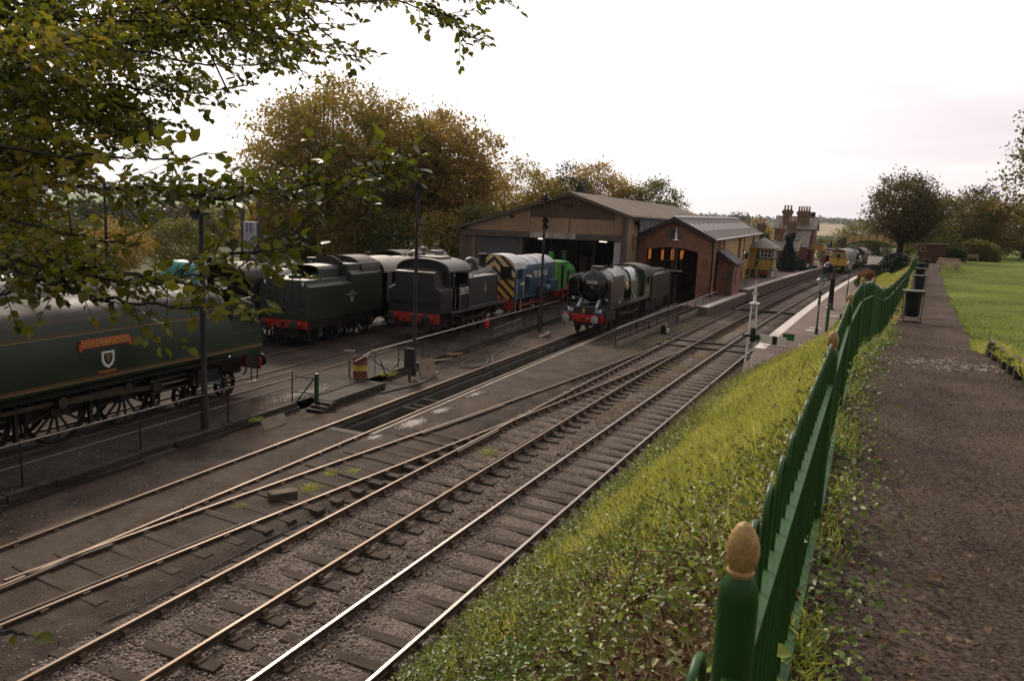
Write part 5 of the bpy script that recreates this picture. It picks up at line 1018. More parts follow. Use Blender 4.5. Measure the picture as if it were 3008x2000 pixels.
# ---------- brick shed with arched door
def brick_shed():
    t = thing('brick_shed', 'red brick engine shed with arched doorway and round gable window', 'shed')
    Y0, Y1 = 70.5, 110.0; xl, xr, xp = -19.5, -12.85, -16.3; ze, zp = 5.85, 7.45
    # front wall with arched opening and round window: strips of quads
    X0, X1 = -18.75, -14.0; zs, za = 4.55, 4.88
    outer = [(xl, .0), (xl, ze), (xp, zp), (xr, ze), (xr, 0)]
    arcp = [(lerp(X0, X1, k / 10), zs + (za - zs) * math.sin(math.pi * k / 10)) for k in range(11)]
    top = lambda x: ze + (zp - ze) * (x - xl) / (xp - xl) if x < xp else zp - (zp - ze) * (x - xp) / (xr - xp)
    b = MB()
    b.prism([(xl, 0), (X0, 0), (X0, zs), (X0, top(X0)), (xl, ze)], 'y', Y0, Y0 + .35); b.prism([(X1, 0), (xr, 0), (xr, ze), (X1, top(X1)), (X1, zs)], 'y', Y0, Y0 + .35)
    for k in range(10):
        (xa, zA), (xb, zB) = arcp[k], arcp[k + 1]; pl = [(xa, zA), (xb, zB), (xb, top(xb))] + ([(xp, zp)] if xa < xp < xb else []) + [(xa, top(xa))]; b.prism(pl, 'y', Y0, Y0 + .35)
    b.build('front_wall', 'brick_red', t, 0)
    for k in range(10):
        (xa, zA), (xb, zB) = arcp[k], arcp[k + 1]; MB().prism([(xa + .01, zA - .005), (xb - .01, zB - .005), (xb - .01, zB + .34), (xa + .01, zA + .34)], 'y', Y0 - .02, Y0 + .02).build('arch_brick', 'brick_red', t)
    MB().lathe([(.70, Y0 - .03), (.70, Y0 + .05)], (-16.4, 0, 6.1), 'y', 28).build('window_surround', 'brick_red', t); w_ = MB().lathe([(.52, Y0 - .045), (.52, Y0 + .02)], (-16.4, 0, 6.1), 'y', 28).build('round_window', 'glass', t)
    for a in (0, 60, 120): MB().tube([(-16.4 - .5 * math.cos(R(a)), Y0 - .055, 6.1 - .5 * math.sin(R(a))), (-16.4 + .5 * math.cos(R(a)), Y0 - .055, 6.1 + .5 * math.sin(R(a)))], .02, 5).build('glazing_bar', 'black', w_)
    # roof, slightly rising towards the back as in the place
    ry0 = Y0 - .3; zb_ = 8.05; zeb = 6.43; xpb = -16.9; xrb = -13.85; xlb = -20.0
    slab('roof_slope', [(xr + .35, ry0, ze - .1), (xrb + .35, Y1, zeb - .1), (xpb, Y1, zb_ + .1), (xp, ry0, zp + .1)], .1, 'roof_grey', t); slab('roof_slope', [(xp, ry0, zp + .1), (xpb, Y1, zb_ + .1), (xlb - .35, Y1, zeb - .1), (xl - .35, ry0, ze - .1)], .1, 'roof_grey', t)
    MB().tube([(xp, ry0, zp + .13), (xpb, Y1, zb_ + .13)], .11, 6).build('ridge_cap', 'lead_white', t); MB().tube([(xr + .42, ry0, ze - .14), (xrb + .42, Y1, zeb - .14)], .08, 6).build('gutter', 'lead_white', t)
    for (a, za_, c, zc) in ((xl - .35, ze - .12, xp, zp + .09), (xp, zp + .09, xr + .35, ze - .12)):
        q = MB(); q.loft([[(x, yy, z + dz) for yy, dz in ((ry0 - .06, -.34), (ry0 + .02, -.34), (ry0 + .02, .06), (ry0 - .06, .06))] for x, z in ((a, za_), (c, zc))]); q.build('bargeboard', 'black_matt', t)
    for k in range(15):
        u = .03 + k * .0615; p = lambda s: Vector((lerp(lerp(xr + .35, xrb + .35, u), lerp(xp, xpb, u), s), lerp(ry0, Y1, u), lerp(lerp(ze - .1, zeb - .1, u), lerp(zp + .1, zb_ + .1, u), s) + .03))
        p2 = lambda s: Vector((lerp(lerp(xr + .35, xrb + .35, u + .018), lerp(xp, xpb, u + .018), s), lerp(ry0, Y1, u + .018), lerp(lerp(ze - .1, zeb - .1, u + .018), lerp(zp + .1, zb_ + .1, u + .018), s) + .03))
        q = MB(); q.add([p(.36), p2(.36), p2(.68), p(.68)], [(0, 1, 2, 3)]); q.build('rooflight', 'lead_white', t, 0)
    # right side wall: brick piers and cream boards
    wx = lambda y: lerp(xr, xrb, (y - Y0) / (Y1 - Y0)); wz = lambda y: lerp(ze, zeb, (y - Y0) / (Y1 - Y0)) - .12
    def wallseg(name, ya, yb, m, dx=0.0, z0=0.0, z1=None):
        q = MB(); q.loft([[(wx(y) - .3, y, z0), (wx(y) + dx, y, z0), (wx(y) + dx, y, (wz(y) if z1 is None else z1)), (wx(y) - .3, y, (wz(y) if z1 is None else z1))] for y in (ya, yb)]); return q.build(name, m, t, 0)
    wallseg('side_wall', Y0 + .36, Y1, 'brick_red', -.05)
    for ya, yb in ((Y0 + .36, 72.5), (75.2, 77.3), (88.8, 89.4), (93.6, 94.0)): wallseg('pier', ya, yb, 'brick_red', .08)
    for ya, yb in ((77.4, 88.7), (89.5, 93.5), (97.3, 109.6)):
        z = 2.0; zt_ = wz(ya)
        while z < zt_ - .1: wallseg('board', ya, yb, 'board_cream', .0 + random.uniform(0, .012), z, min(z + .37, zt_)); z += .40
    wallseg('door', 94.1, 97.1, 'board_yellow', .02, 1.0); 
    for y in (74.3, 77.35, 89.45): MB().cyl((wx(y) + .14, y, .2), (wx(y) + .14, y, wz(y)), .05, n=8).build('downpipe', 'terracotta' if y < 75 else 'black', t)
    MB().cyl((wx(71) + .14, 70.75, .2), (wx(71) + .14, 70.75, wz(71)), .06, n=8).build('downpipe', 'black', t)
    MB().box(wx(73.6) - .02, wx(73.6) + .03, 73.4, 73.75, 1.3, 3.0, c=.01).build('slit_window', 'glass', t); MB().box(wx(103) , wx(103) + .06, 102.5, 103.6, 4.6, 5.9).build('upper_window', 'glass', t)
    MB().box(xl, xl + .3, Y0 + .3, Y1, 0, ze).build('left_wall', 'brick_red', t); MB().box(xlb, xrb, Y1 - .3, Y1, 0, 6.4).build('back_wall', 'brick_red', t); MB().box(xl + .3, xr - .35, Y0 + .36, Y1 - .3, -.02, .03).build('floor', 'yard', t) if False else None
    for (ya, yb, z0, z1) in ((73.2, 73.9, 3.6, 4.6), (78.2, 79.0, 3.3, 4.35), (82.4, 83.7, 3.2, 4.35), (86.8, 88.4, 3.2, 4.1)): MB().box(xl + .3, xl + .34, ya, yb, z0, z1).build('daylit_window', 'window_glow', t)  # panes glow by themselves to stand for daylight coming through
    for k in range(7): MB().tube([(-18.7 + k * .62, 86, 3.3), (-18.3 + k * .62, 86, 5.2)], .05, 5).build('roof_strut', 'wood_brown', t)
    # lean-to
    MB().prism([(xr + .0, .3), (-11.35, .3), (-11.35, 3.62), (xr + .0, 4.55)], 'y', 74.2, 78.6).build('lean_to_wall', 'brick_red', t, 0)
    slab('lean_to_roof', [(-11.05, 73.8, 3.55), (-11.05, 78.9, 3.55), (xr + .05, 78.9, 4.75), (xr + .05, 73.8, 4.75)], .1, 'roof_grey', t); q = MB(); q.loft([[(x, yy, z + d) for yy, d in ((73.72, -.28), (73.8, -.28), (73.8, .02), (73.72, .02))] for x, z in ((xr + .05, 4.76), (-11.05, 3.56))]); q.build('lean_to_fascia', 'dark_green', t)
    MB().box(-12.0, -11.5, 74.12, 74.2, .6, 3.0).build('lean_to_door', 'timber', t); MB().box(-11.36, -11.3, 75.6, 75.85, 1.5, 2.9).build('slit_window', 'glass', t)
    # lamp on the lean-to corner
    MB().lathe([(.02, 0), (.14, .02), (.22, .5), (.26, .52), (.1, .68), (.03, .8), (.02, .9)], (-10.7, 76.8, 4.0), 'z', 6).build('wall_lamp', 'black', t); MB().tube([(-11.1, 76.8, 3.9), (-10.7, 76.8, 4.0)], .03, 5).build('lamp_bracket', 'black', t)
brick_shed()

# ---------- signal box
def signal_box():
    t = thing('signal_box', 'small yellow and green signal box with hipped slate roof', 'signal box', (-13.75, 100.6, .92))
    W_, D_ = 2.85, 4.6                               # local x 0..W, y 0..D
    MB().box(0, W_, 0, D_, 0, .85).build('brick_base', 'concrete', t); MB().box(-.03, W_ + .03, -.03, D_ + .03, .85, .98).build('sill_band', 'paint_green', t)
    MB().box(1.25, W_ - .05, .04, D_ - .04, .98, 3.75).build('cabin', 'board_cream', t); MB().box(.06, 1.2, .3, D_, .98, 3.75).build('porch_wall', 'board_yellow', t); MB().box(.85, 1.4, .22, .3, 1.0, 2.95).build('door', 'dark_green', t); MB().box(1.0, 1.2, .20, .225, 2.1, 2.3).build('notice', 'white', t)
    for k in range(4): MB().box(-.02, .85, .24 - .002 * k, .3, 1.0 + k * .68, 1.66 + k * .68).build('board', 'board_yellow', t)
    for x in (1.25, W_): MB().box(x - .06, x + .06, -.03, .06, .9, 3.8).build('corner_post', 'paint_green', t)
    MB().box(W_ - .04, W_ + .06, D_ - .08, D_ + .02, .9, 3.8).build('corner_post', 'paint_green', t)
    for z in (1.02, 1.42, 1.82): MB().box(W_ - .05, W_ + .03, .08, D_ - .1, z, z + .37).build('board', 'board_cream', t)
    MB().box(1.32, W_ - .1, .0, .05, 1.05, 2.22).build('front_panel', 'board_yellow', t)
    for a, c in (((1.36, 1.1), (W_ - .14, 2.15)), ((1.36, 2.15), (W_ - .14, 1.1))):
        MB().tube([(a[0], -.01, a[1]), (c[0], -.01, c[1])], .03, 4).build('cross_brace', 'board_cream', t)
    MB().box(1.3, W_ - .07, -.02, .04, 1.02, 1.10).box(1.3, W_ - .07, -.02, .04, 2.18, 2.26).build('panel_rail', 'board_cream', t)
    MB().box(1.2, W_ + .05, -.03, D_, 2.28, 2.42).build('window_band', 'paint_green', t)
    wf = MB().box(1.34, W_ - .12, -.02, .03, 2.5, 3.5).build('window_frame', 'white', t)
    for i in range(3):
        for j in range(2): MB().box(1.42 + i * .44, 1.42 + i * .44 + .38, -.035, -.015, 2.56 + j * .48, 2.56 + j * .48 + .42).build('pane', 'glass', wf)
    for k in range(3):
        wf = MB().box(W_ - .03, W_ + .03, .2 + k * 1.45, 1.5 + k * 1.45, 2.5, 3.5).build('window_frame', 'white', t)
        for i in range(2): MB().box(W_ + .015, W_ + .04, .28 + k * 1.45 + i * .6, .8 + k * 1.45 + i * .6, 2.56, 3.44).build('pane', 'glass_pale', wf)
    MB().box(W_ + .02, W_ + .05, 1.6, 2.3, 1.9, 2.2).build('name_board', 'black', t)
    for k in range(2): MB().box(W_ + .0, W_ + .02, .7 + k * 1.3, 1.5 + k * 1.3, .12, .75).build('poster', 'white', t)
    o = .42; b = MB(); e0, e1, f0, f1 = -o, W_ + o, -o, D_ + o; r0, r1 = 1.6, D_ - 1.6; xm = W_ / 2
    b.add([(e0, f0, 3.68), (e1, f0, 3.68), (e1, f1, 3.68), (e0, f1, 3.68), (xm, r0, 4.9), (xm, r1, 4.9)], [(0, 1, 4), (1, 2, 5, 4), (2, 3, 5), (3, 0, 4, 5), (3, 2, 1, 0)]); b.build('roof', 'slate', t, 0); MB().box(e0, e1, f0, f1, 3.60, 3.675).build('soffit', 'board_cream', t)
    # stairs up to the door, railings, fire buckets
    for k in range(6): MB().box(.55, 1.2, -1.7 + k * .3, -1.45 + k * .3, .1 + k * .15, .16 + k * .15).build('stair_tread', 'timber_dark', t)
    for x, m in ((.5, 'board_yellow'), (1.22, 'board_yellow')):
        MB().prism([(-1.8, .2), (.25, 1.2), (.25, 1.35), (-1.8, .35)], 'x', x, x + .04).build('stair_string', m, t); MB().tube([(x, -1.8, 1.0), (x, .2, 1.95)], .03, 4).build('stair_rail', m, t)
        for k in range(4): MB().box(x, x + .04, -1.8 + k * .65, -1.74 + k * .65, .3 + k * .3, 1.05 + k * .3).build('baluster', m, t)
    for k in range(3): MB().lathe([(.10, 0), (.15, .28), (.16, .3)], (1.55 + k * .42, -.18, .5), 'z', 10).build('fire_bucket', 'red_fresh', t)
    MB().box(1.55, 2.45, -.35, -.05, 0, .42).build('locker', 'timber_dark', t)
    for k in range(9): MB().box(-1.0 + k * .17, -.92 + k * .17, -2.6 + k * .13, -2.56 + k * .13, 0, 1.05).build('green_pale', 'paint_green', t)
signal_box()

# ---------- station house and offices
def chimney(par, x, y, z0, z1, w_, d_, pots):
    st = MB().box(x - w_ / 2, x + w_ / 2, y - d_ / 2, y + d_ / 2, z0, z1 - .6).box(x - w_ / 2 - .12, x + w_ / 2 + .12, y - d_ / 2 - .12, y + d_ / 2 + .12, z1 - .6, z1 - .38).box(x - w_ / 2 - .2, x + w_ / 2 + .2, y - d_ / 2 - .2, y + d_ / 2 + .2, z1 - .38, z1 - .1).box(x - w_ / 2 - .05, x + w_ / 2 + .05, y - d_ / 2 - .05, y + d_ / 2 + .05, z1 - .1, z1 + .1).build('chimney', 'tan_brick', par)
    for k in range(pots):
        px = x + (k - (pots - 1) / 2) * (w_ / pots) * 1.05; MB().lathe([(.17, z1 + .1), (.14, z1 + .5), (.14, z1 + .75), (.19, z1 + .8), (.18, z1 + .85), (.1, z1 + .85)], (px, y, 0), 'z', 10).build('chimney_pot', 'terracotta' if k % 2 else 'concrete', st)
def gable_house(t, x0, x1, y0, y1, z0, ze, zr, wall, over=.3):
    """ridge along X, gables at both ends"""
    ym = (y0 + y1) / 2; MB().prism([(y0, z0), (y1, z0), (y1, ze), (ym, zr - .08), (y0, ze)], 'x', x0, x1).build('wall', wall, t, 0)
    k = (zr - ze) / (ym - y0)
    a = slab('roof', [(x0 - over, y0 - .25, ze - .25 * k), (x1 + over, y0 - .25, ze - .25 * k), (x1 + over, ym, zr), (x0 - over, ym, zr)], .09, 'slate', t); slab('roof', [(x0 - over, ym, zr), (x1 + over, ym, zr), (x1 + over, y1 + .25, ze - .25 * k), (x0 - over, y1 + .25, ze - .25 * k)], .09, 'slate', t)
    MB().tube([(x0 - over, ym, zr + .03), (x1 + over, ym, zr + .03)], .07, 5).build('ridge', 'tan_brick', t); MB().box(x0 - over, x1 + over, y0 - .34, y0 - .24, ze - .3 * k - .06, ze - .3 * k + .06).build('gutter', 'black', t)
    return a
def win(t, x0, x1, y, z0, z1, axis='y', m='wood_brown'):
    if axis == 'y':
        f = MB().box(x0, x1, y - .05, y + .02, z0, z1).build('window', m, t); MB().box(x0 + .08, x1 - .08, y - .06, y - .045, z0 + .08, z1 - .08).build('pane', 'glass', f); MB().box(x0 - .1, x1 + .1, y - .12, y, z0 - .12, z0).build('sill', 'concrete', f)
    else:
        f = MB().box(y - .02, y + .05, x0, x1, z0, z1).build('window', m, t); MB().box(y + .045, y + .06, x0 + .08, x1 - .08, z0 + .08, z1 - .08).build('pane', 'glass', f); MB().box(y, y + .12, x0 - .1, x1 + .1, z0 - .12, z0).build('sill', 'concrete', f); MB().box(y + .055, y + .07, (x0 + x1) / 2 - .03, (x0 + x1) / 2 + .03, z0, z1).build('mullion', m, f)
def station():
    t = thing('station_house', 'two storey red brick station house with tall chimneys', 'house')
    gable_house(t, -15.0, -8.75, 138, 144.6, .9, 7.25, 9.2, 'brick_house'); chimney(t, -13.3, 139.2, 7.4, 10.15, 1.4, .9, 3); chimney(t, -10.75, 139.4, 7.4, 10.05, 1.9, .9, 5); MB().box(-10.0, -9.2, 142.8, 143.6, 8.4, 10.1).build('far_chimney', 'black_matt', t)
    MB().prism([(137.75, 7.0), (141.3, 9.22), (144.85, 7.0), (144.85, 6.75), (141.3, 8.95), (137.75, 6.75)], 'x', -8.5, -8.42).build('bargeboard', 'plank_pale', t)
    win(t, 140.7, 142.1, -8.75, 4.6, 6.3, 'x'); win(t, -10.6, -9.4, 138, 4.6, 6.1); win(t, -14.3, -13.0, 138, 4.6, 6.1); MB().box(-15.02, -8.73, 137.97, 138.0, 6.9, 7.1).build('string_course', 'tan_brick', t)
    MB().prism([(-12.9, .9), (-12.0, .9), (-12.0, 6.5), (-12.9, 6.5)], 'y', 137.0, 138.0).build('chimney_breast', 'tan_brick', t)
    t = thing('station_office', 'single storey station office with slate roof below the house', 'building')
    gable_house(t, -13.6, -10.35, 126.5, 130.5, .9, 3.9, 5.4, 'brick_house'); chimney(t, -13.0, 128.5, 4.6, 7.0, .9, .8, 2)
    gable_house(t, -13.2, -9.35, 131.2, 137.2, .9, 4.5, 6.9, 'brick_house'); chimney(t, -11.9, 133.6, 5.6, 8.2, 1.3, .8, 2)
    MB().prism([(131.0, 4.35), (134.2, 6.95), (137.4, 4.35), (137.4, 4.1), (134.2, 6.65), (131.0, 4.1)], 'x', -9.08, -9.0).build('bargeboard', 'plank_pale', t); MB().prism([(126.3, 3.85), (128.5, 5.5), (130.7, 3.85), (130.7, 3.62), (128.5, 5.2), (126.3, 3.62)], 'x', -10.08, -9.98).build('bargeboard', 'board_yellow', t)
    for (a, c) in ((127.2, 127.9), (128.6, 129.3)): win(t, a, c, -10.35, 1.7, 3.2, 'x')
    for (a, c) in ((131.7, 132.3), (132.7, 133.3), (135.9, 136.6)): win(t, a, c, -9.35, 1.9, 3.5, 'x')
    MB().box(-9.36, -9.28, 134.1, 135.2, .92, 3.1).build('door', 'dark_green', t); MB().box(-9.37, -9.3, 134.0, 135.3, 3.15, 3.5).build('fanlight', 'white', t); MB().box(-10.36, -10.28, 129.5, 130.2, .92, 3.0).build('door', 'paint_green', t)
    # canopy with valance boards
    sl_ = MB().box(-9.5, -6.9, 133.5, 143.2, 4.72, 4.92).build('canopy_roof', 'slate', t); MB().box(-9.3, -6.9, 133.42, 133.5, 4.72, 5.0).build('canopy_fascia', 'wood_grey', t)
    for k in range(18): MB().box(-9.3 + k * .134, -9.3 + k * .134 + .12, 133.38, 133.43, 3.95 + (.06 if k % 2 else 0), 4.72).build('valance_board', 'board_yellow', t)
    for k in range(30): MB().box(-6.93, -6.88, 133.5 + k * .32, 133.79 + k * .32, 3.95 + (.06 if k % 2 else 0), 4.72).build('valance_board', 'board_yellow', t)
    for y in (134, 138.5, 143): MB().cyl((-7.05, y, .93), (-7.05, y, 4.72), .07, n=8).build('canopy_post', 'board_cream', t)
    # far roof behind signal box
    t = thing('outbuilding', 'grey slate roofed outbuilding behind the signal box', 'building'); gable_house(t, -20.5, -14.4, 117, 123, .3, 4.4, 6.2, 'brick_house'); chimney(t, -14.9, 120, 5.2, 7.6, 1.0, .8, 2)
station()

# ---------- footbridge beyond the train
def footbridge():
    t = thing('footbridge', 'arched footbridge with cream panels and green posts over the line', 'bridge')
    y = 171.0; zb = lambda x: 4.35 + 1.15 * math.sin(math.pi * min(1, max(0, (x + 4.7) / 9.4))) ** .8
    xs = [-4.7 + k * 1.343 for k in range(8)]
    for a, c in zip(xs[:-1], xs[1:]):
        for yy in (y, y + 2.0): MB().prism([(a + .07, zb(a) + .15), (c - .07, zb(c) + .15), (c - .07, zb(c) + 1.4), (a + .07, zb(a) + 1.4)], 'y', yy, yy + .05).build('side_panel', 'board_cream', t)
        MB().prism([(a, zb(a) - .15), (c, zb(c) - .15), (c, zb(c) + .15), (a, zb(a) + .15)], 'y', y - .04, y + 2.1).build('deck', 'paint_green', t)
    for x in xs: MB().box(x - .07, x + .07, y - .06, y + .08, zb(x) - .1, zb(x) + 1.5).build('post', 'paint_green', t)
    for x, s in ((-4.9, -1), (4.9, 1)): MB().prism([(x, 4.3), (x, 5.7), (x + s * 4.5, 2.3), (x + s * 4.5, .9)], 'y', y + .2, y + .26).build('stair_side', 'board_cream', t); MB().box(x - .12, x + .12, y + .3, y + .6, 0, 4.3).build('pier', 'brick_house', t)
    MB().prism([(-6.9, 3.9), (-4.8, 3.9), (-4.7, 6.0), (-6.5, 5.2)], 'y', y - 1.0, y - .9).build('stair_roof', 'wood_brown', t)
footbridge()
# ---------- hut on the right platform
t = thing('platform_hut', 'low green hut with dark roof on the right platform', 'hut'); MB().box(.1, 2.1, 117.5, 121, .9, 2.75).build('wall', 'dark_green', t); slab('roof', [(-.3, 116.9, 2.75), (2.5, 116.9, 2.95), (2.5, 123.5, 3.75), (-.3, 123.5, 3.75)], .1, 'slate', t)
# ================================================================== fence along the path
fence = thing('park_fence', 'green hoop topped iron fence with gilded pineapple finials along the path', 'fence')
hm = MB(); hm.tube([(0, -.07, .03), (0, -.07, 1.05)] + [(0, -.07 * math.cos(R(a)), 1.06 + .08 * math.sin(R(a))) for a in range(0, 181, 30)] + [(0, .07, 1.05), (0, .07, .03)], .0072, 8)
HOOP = hm.mesh('hoop', 'fence_green', 50)
pm = MB(); pm.lathe([(.040, -.3), (.040, .0), (.040, 1.04), (.038, 1.065), (.026, 1.092), (.02, 1.10)], n=14); POST = pm.mesh('post', 'fence_green', 40)
fm = MB(); prf = []
for k in range(15):
    u = k / 14; prf.append((.003 + .0285 * math.sin(math.pi * (.16 + .84 * u)) ** .62, 1.10 + .102 * u))
secs = []
for i, (r_, z) in enumerate(prf): secs.append([((r_ * (1 + .085 * (1 if (j + i) % 2 else -1) * (0 < i < 14))) * math.cos(2 * math.pi * j / 20), (r_ * (1 + .085 * (1 if (j + i) % 2 else -1) * (0 < i < 14))) * math.sin(2 * math.pi * j / 20), z) for j in range(20)])
fm.loft(secs); fm.lathe([(.026, 1.092), (.028, 1.10), (.022, 1.108)], n=14); FIN = fm.mesh('finial', 'gilt', 20)
FP = [-1.87] + FY[1:-1]
for i, y in enumerate(FP):
    o = ob('post', POST, fence, None, (xF(y), y, zP(y))); ob('finial', FIN, o)
for a, c in zip(FP[:-1], FP[1:]):
    for nm, h, w_, th in (('top_rail', .885, .030, .012), ('bottom_rail', .055, .040, .012)):
        m = MB(); m.loft([[(xF(y) - .012, y, zP(y) + h - th / 2), (xF(y) + w_, y, zP(y) + h - th / 2), (xF(y) + w_, y, zP(y) + h + th / 2), (xF(y) - .012, y, zP(y) + h + th / 2)] for y in (a + .04, c - .04)]); m.build(nm, 'fence_green', fence, 0)
    for k in range(12):
        if k == 11 and a < 0: continue
        y = lerp(a, c, (k + .62) / 12.2); ob('hoop', HOOP, fence, None, (xF(y), y, lerp(zP(a), zP(c), (k + .62) / 12.2)))

# ================================================================== posts, lamps and signals
def railing(name, label, pts, heights, post_m, rail_m, h, pr=.024, rr=.026, z_at=None, extra_posts=None):
    t = thing(name, label, 'railing')
    for (x, y, z) in pts: MB().cyl((x, y, z - .1), (x, y, z + h), pr, n=8).build('post', post_m, t)
    for k, hh in enumerate(heights): MB().tube([(x, y, z + hh) for x, y, z in pts], rr if k == 0 else rr * .8, 8).build('rail', rail_m if k == 0 else post_m, t)
    return t
pts = [(xW(y) - .32, y, YZ) for y in (.9, 4.3, 7.7, 11.1, 14.5, 17.9, 21.1)]
railing('tubular_railing', 'rusty two bar tubular railing in front of the streamlined locomotive', pts, (1.02, .50), 'tube', 'tube', 1.02)
pts = [(lerp(-18.15, -19.75, k / 11), 26.2 + k * 2.3 + (.0 if k else .3), YZ - .02) for k in range(12)]
r2 = railing('tubular_railing', 'long worn handrail on thin posts running towards the brick shed', pts, (1.02,), 'tube', 'tube_worn', 1.0, .018, .028)
MB().tube([(-18.15, 26.5, 1.2), (-18.1, 26.0, 1.17), (-18.12, 25.5, 1.02), (-18.15, 25.1, .95)], .028, 8).build('bent_end', 'tube_worn', r2)
pts = [(lerp(-12.45, -11.75, k / 10), 41.6 + k * 2.75, -.05 + .035 * k) for k in range(11)]
r3 = railing('tubular_railing', 'two bar railing with pale timber boards beside the express locomotive', pts, (1.05, .52), 'tube', 'tube_worn', 1.05, .024, .026)
for k in range(10):
    a, c = pts[k], pts[k + 1]
    for q in range(2):
        if k in (4,): continue
        m = MB(); z = -.08 + q * .17; j = random.uniform(-.02, .02)
        m.loft([[(p[0] + .05, p[1] + s, p[2] + z), (p[0] + .11, p[1] + s, p[2] + z), (p[0] + .11, p[1] + s, p[2] + z + .15 + j), (p[0] + .05, p[1] + s, p[2] + z + .15 + j)] for p, s in ((a, .05), (c, -.05))]); m.build('board', 'plank_pale', r3, 0)
# extra uprights leaning by the tool rack
for k, (px, dz) in enumerate(((44.6, 1.5), (46.6, 1.7), (51.8, 1.9))): MB().cyl((-18.9 - .05 * k, px, .1), (-18.95 - .05 * k, px + .05, .2 + dz), .022, n=6).build('upright', 'tube', r2)

def lamp_column(label, x, y, z0, z1, r, spk=False, flood=True, tilt=0.0):
    t = thing('lamp_column', label, 'lamp post', (x, y, z0)); h = z1 - z0
    MB().lathe([(r * 1.5, -.1), (r * 1.5, .9), (r * 1.05, 1.0), (r, h * .5), (r * .72, h)], n=12).build('column', 'black_matt', t)
    if flood:
        for s in (-1, 1):
            m = MB(); m.prism([(-.12, -.16), (.30, -.22), (.34, -.12), (.1, .12), (-.12, .12)], 'y', -.2, .2); m.v = [(a * (.8 if s > 0 else -.5) + s * .08, b * .7 + s * .08, c * .7 + h - .05) for a, b, c in m.v]; m.build('flood_lamp', 'black_matt', t)
        m = MB(); m.cyl((0, 0, h), (0, 0, h + .22), .05, n=8); m.build('top_cap', 'black_matt', t)
    if spk:
        for z, dx in spk:
            m = MB(); m.lathe([(.03, -.05), (.05, .0), (.07, .15), (.13, .28), (.21, .34), (.215, .36), (.19, .35), (.10, .25), (.02, .2)], (0, 0, 0), 'y', 16, caps=False); m.v = [(a * .9 - b * .3 + dx, -b * 1.0 - .0 , c + z) for a, b, c in m.v]; m.build('loudspeaker', 'black_matt', t)
            MB().tube([(0, 0, z), (dx, 0, z)], .03, 6).build('speaker_bracket', 'black_matt', t)
    return t
lamp_column('dark tapering lamp column with loudspeaker in front of the streamlined locomotive', -17.7, 16.95, .15, 7.7, .085, [(6.42, .26)], False)
lamp_column('tall dark floodlight column standing before the 30075 tank locomotive', -17.05, 27.75, .15, 8.0, .075, False, True)
MB().tube([(0, 0, 6.3), (.5, -.1, 6.25)], .05, 6).build('side_arm', 'black_matt', [o for o in COL.objects if o.name.startswith('lamp_column')][-1])
lamp_column('tall dark floodlight column with two loudspeakers before the blue shunter', -17.95, 43.7, .15, 8.15, .08, [(6.6, .3), (6.25, .3)], True)
b = MB().box(-.22, .22, -.12, .12, .55, 1.35, c=.02); t = thing('electric_cabinet', 'small grey metal cabinet on a post beside the floodlight column', 'cabinet', (-17.0, 27.35, -.05), .3); b.build('box', 'timber_dark', t); MB().box(-.05, .05, -.05, .05, -.1, .56).build('leg', 'rust', t); MB().tube([(.1, .1, .5), (.25, .3, .45), (.3, .8, .0)], .02, 5).build('conduit', 'hose', t)
# pole mounted transformer far left
t = thing('transformer_poles', 'grey transformer box slung between two wooden poles before the trees', 'transformer', (-57.1, 60, -.5))
for x in (0, 2.3): MB().cyl((x, 0, 0), (x, 0, 10.2), .24, .18, n=10).build('pole', 'timber', t)
MB().box(.5, 2.1, -.55, .35, 2.2, 5.9, c=.08).build('transformer_box', 'galv', t); MB().box(-.2, 2.5, -.3, -.1, 1.9, 2.15).build('cross_beam', 'timber', t)
for x in (1.25, 1.75): MB().tube([(x, -.75, 5.9), (x, -.75, 5.2), (x - .12, -.75, 5.0), (x + .12, -.75, 5.0)], .05, 5).build('bushing', 'black', t)
MB().tube([(0, -.25, 9), (-.7, -.3, 8.3), (-.9, -.3, 7.3), (-.4, -.3, 6.6), (.6, -.5, 6.3)], .03, 5).build('loose_wire', 'black', t)
t = thing('wooden_pole', 'thin dark pole against the distant field at far left', 'pole', (-57.6, 45, -.4)); MB().cyl((0, 0, 0), (0, 0, 9.0), .14, .10, n=8).build('shaft', 'timber_dark', t); MB().box(-.5, .5, -.04, .04, 8.6, 8.7).build('cross_arm', 'timber_dark', t)
# radio mast beside the shed roof
t = thing('radio_mast', 'thin mast rising behind the shed roof', 'mast', (-31.3, 118, 7)); MB().cyl((0, 0, -7), (0, 0, 6.4), .07, .03, n=6).build('shaft', 'timber_dark', t); MB().box(-.5, .5, -.03, .03, 1.2, 1.28).build('cross_arm', 'timber_dark', t)
# leaning lattice ladder by the third road
t = thing('lattice_ladder', 'pale leaning ladder beyond the dusty locomotives', 'ladder', (-33.6, 53.5, .2)); 
for s in (-.14, .14): MB().tube([(s, 0, 0), (s + 1.4, 0, 6.6)], .035, 5).build('stile', 'plank_pale', t)
for k in range(16): MB().tube([(-.14 + k * .0875, 0, .3 + k * .4), (.14 + k * .0875, 0, .3 + k * .4)], .028, 5).build('rung', 'plank_pale', t)

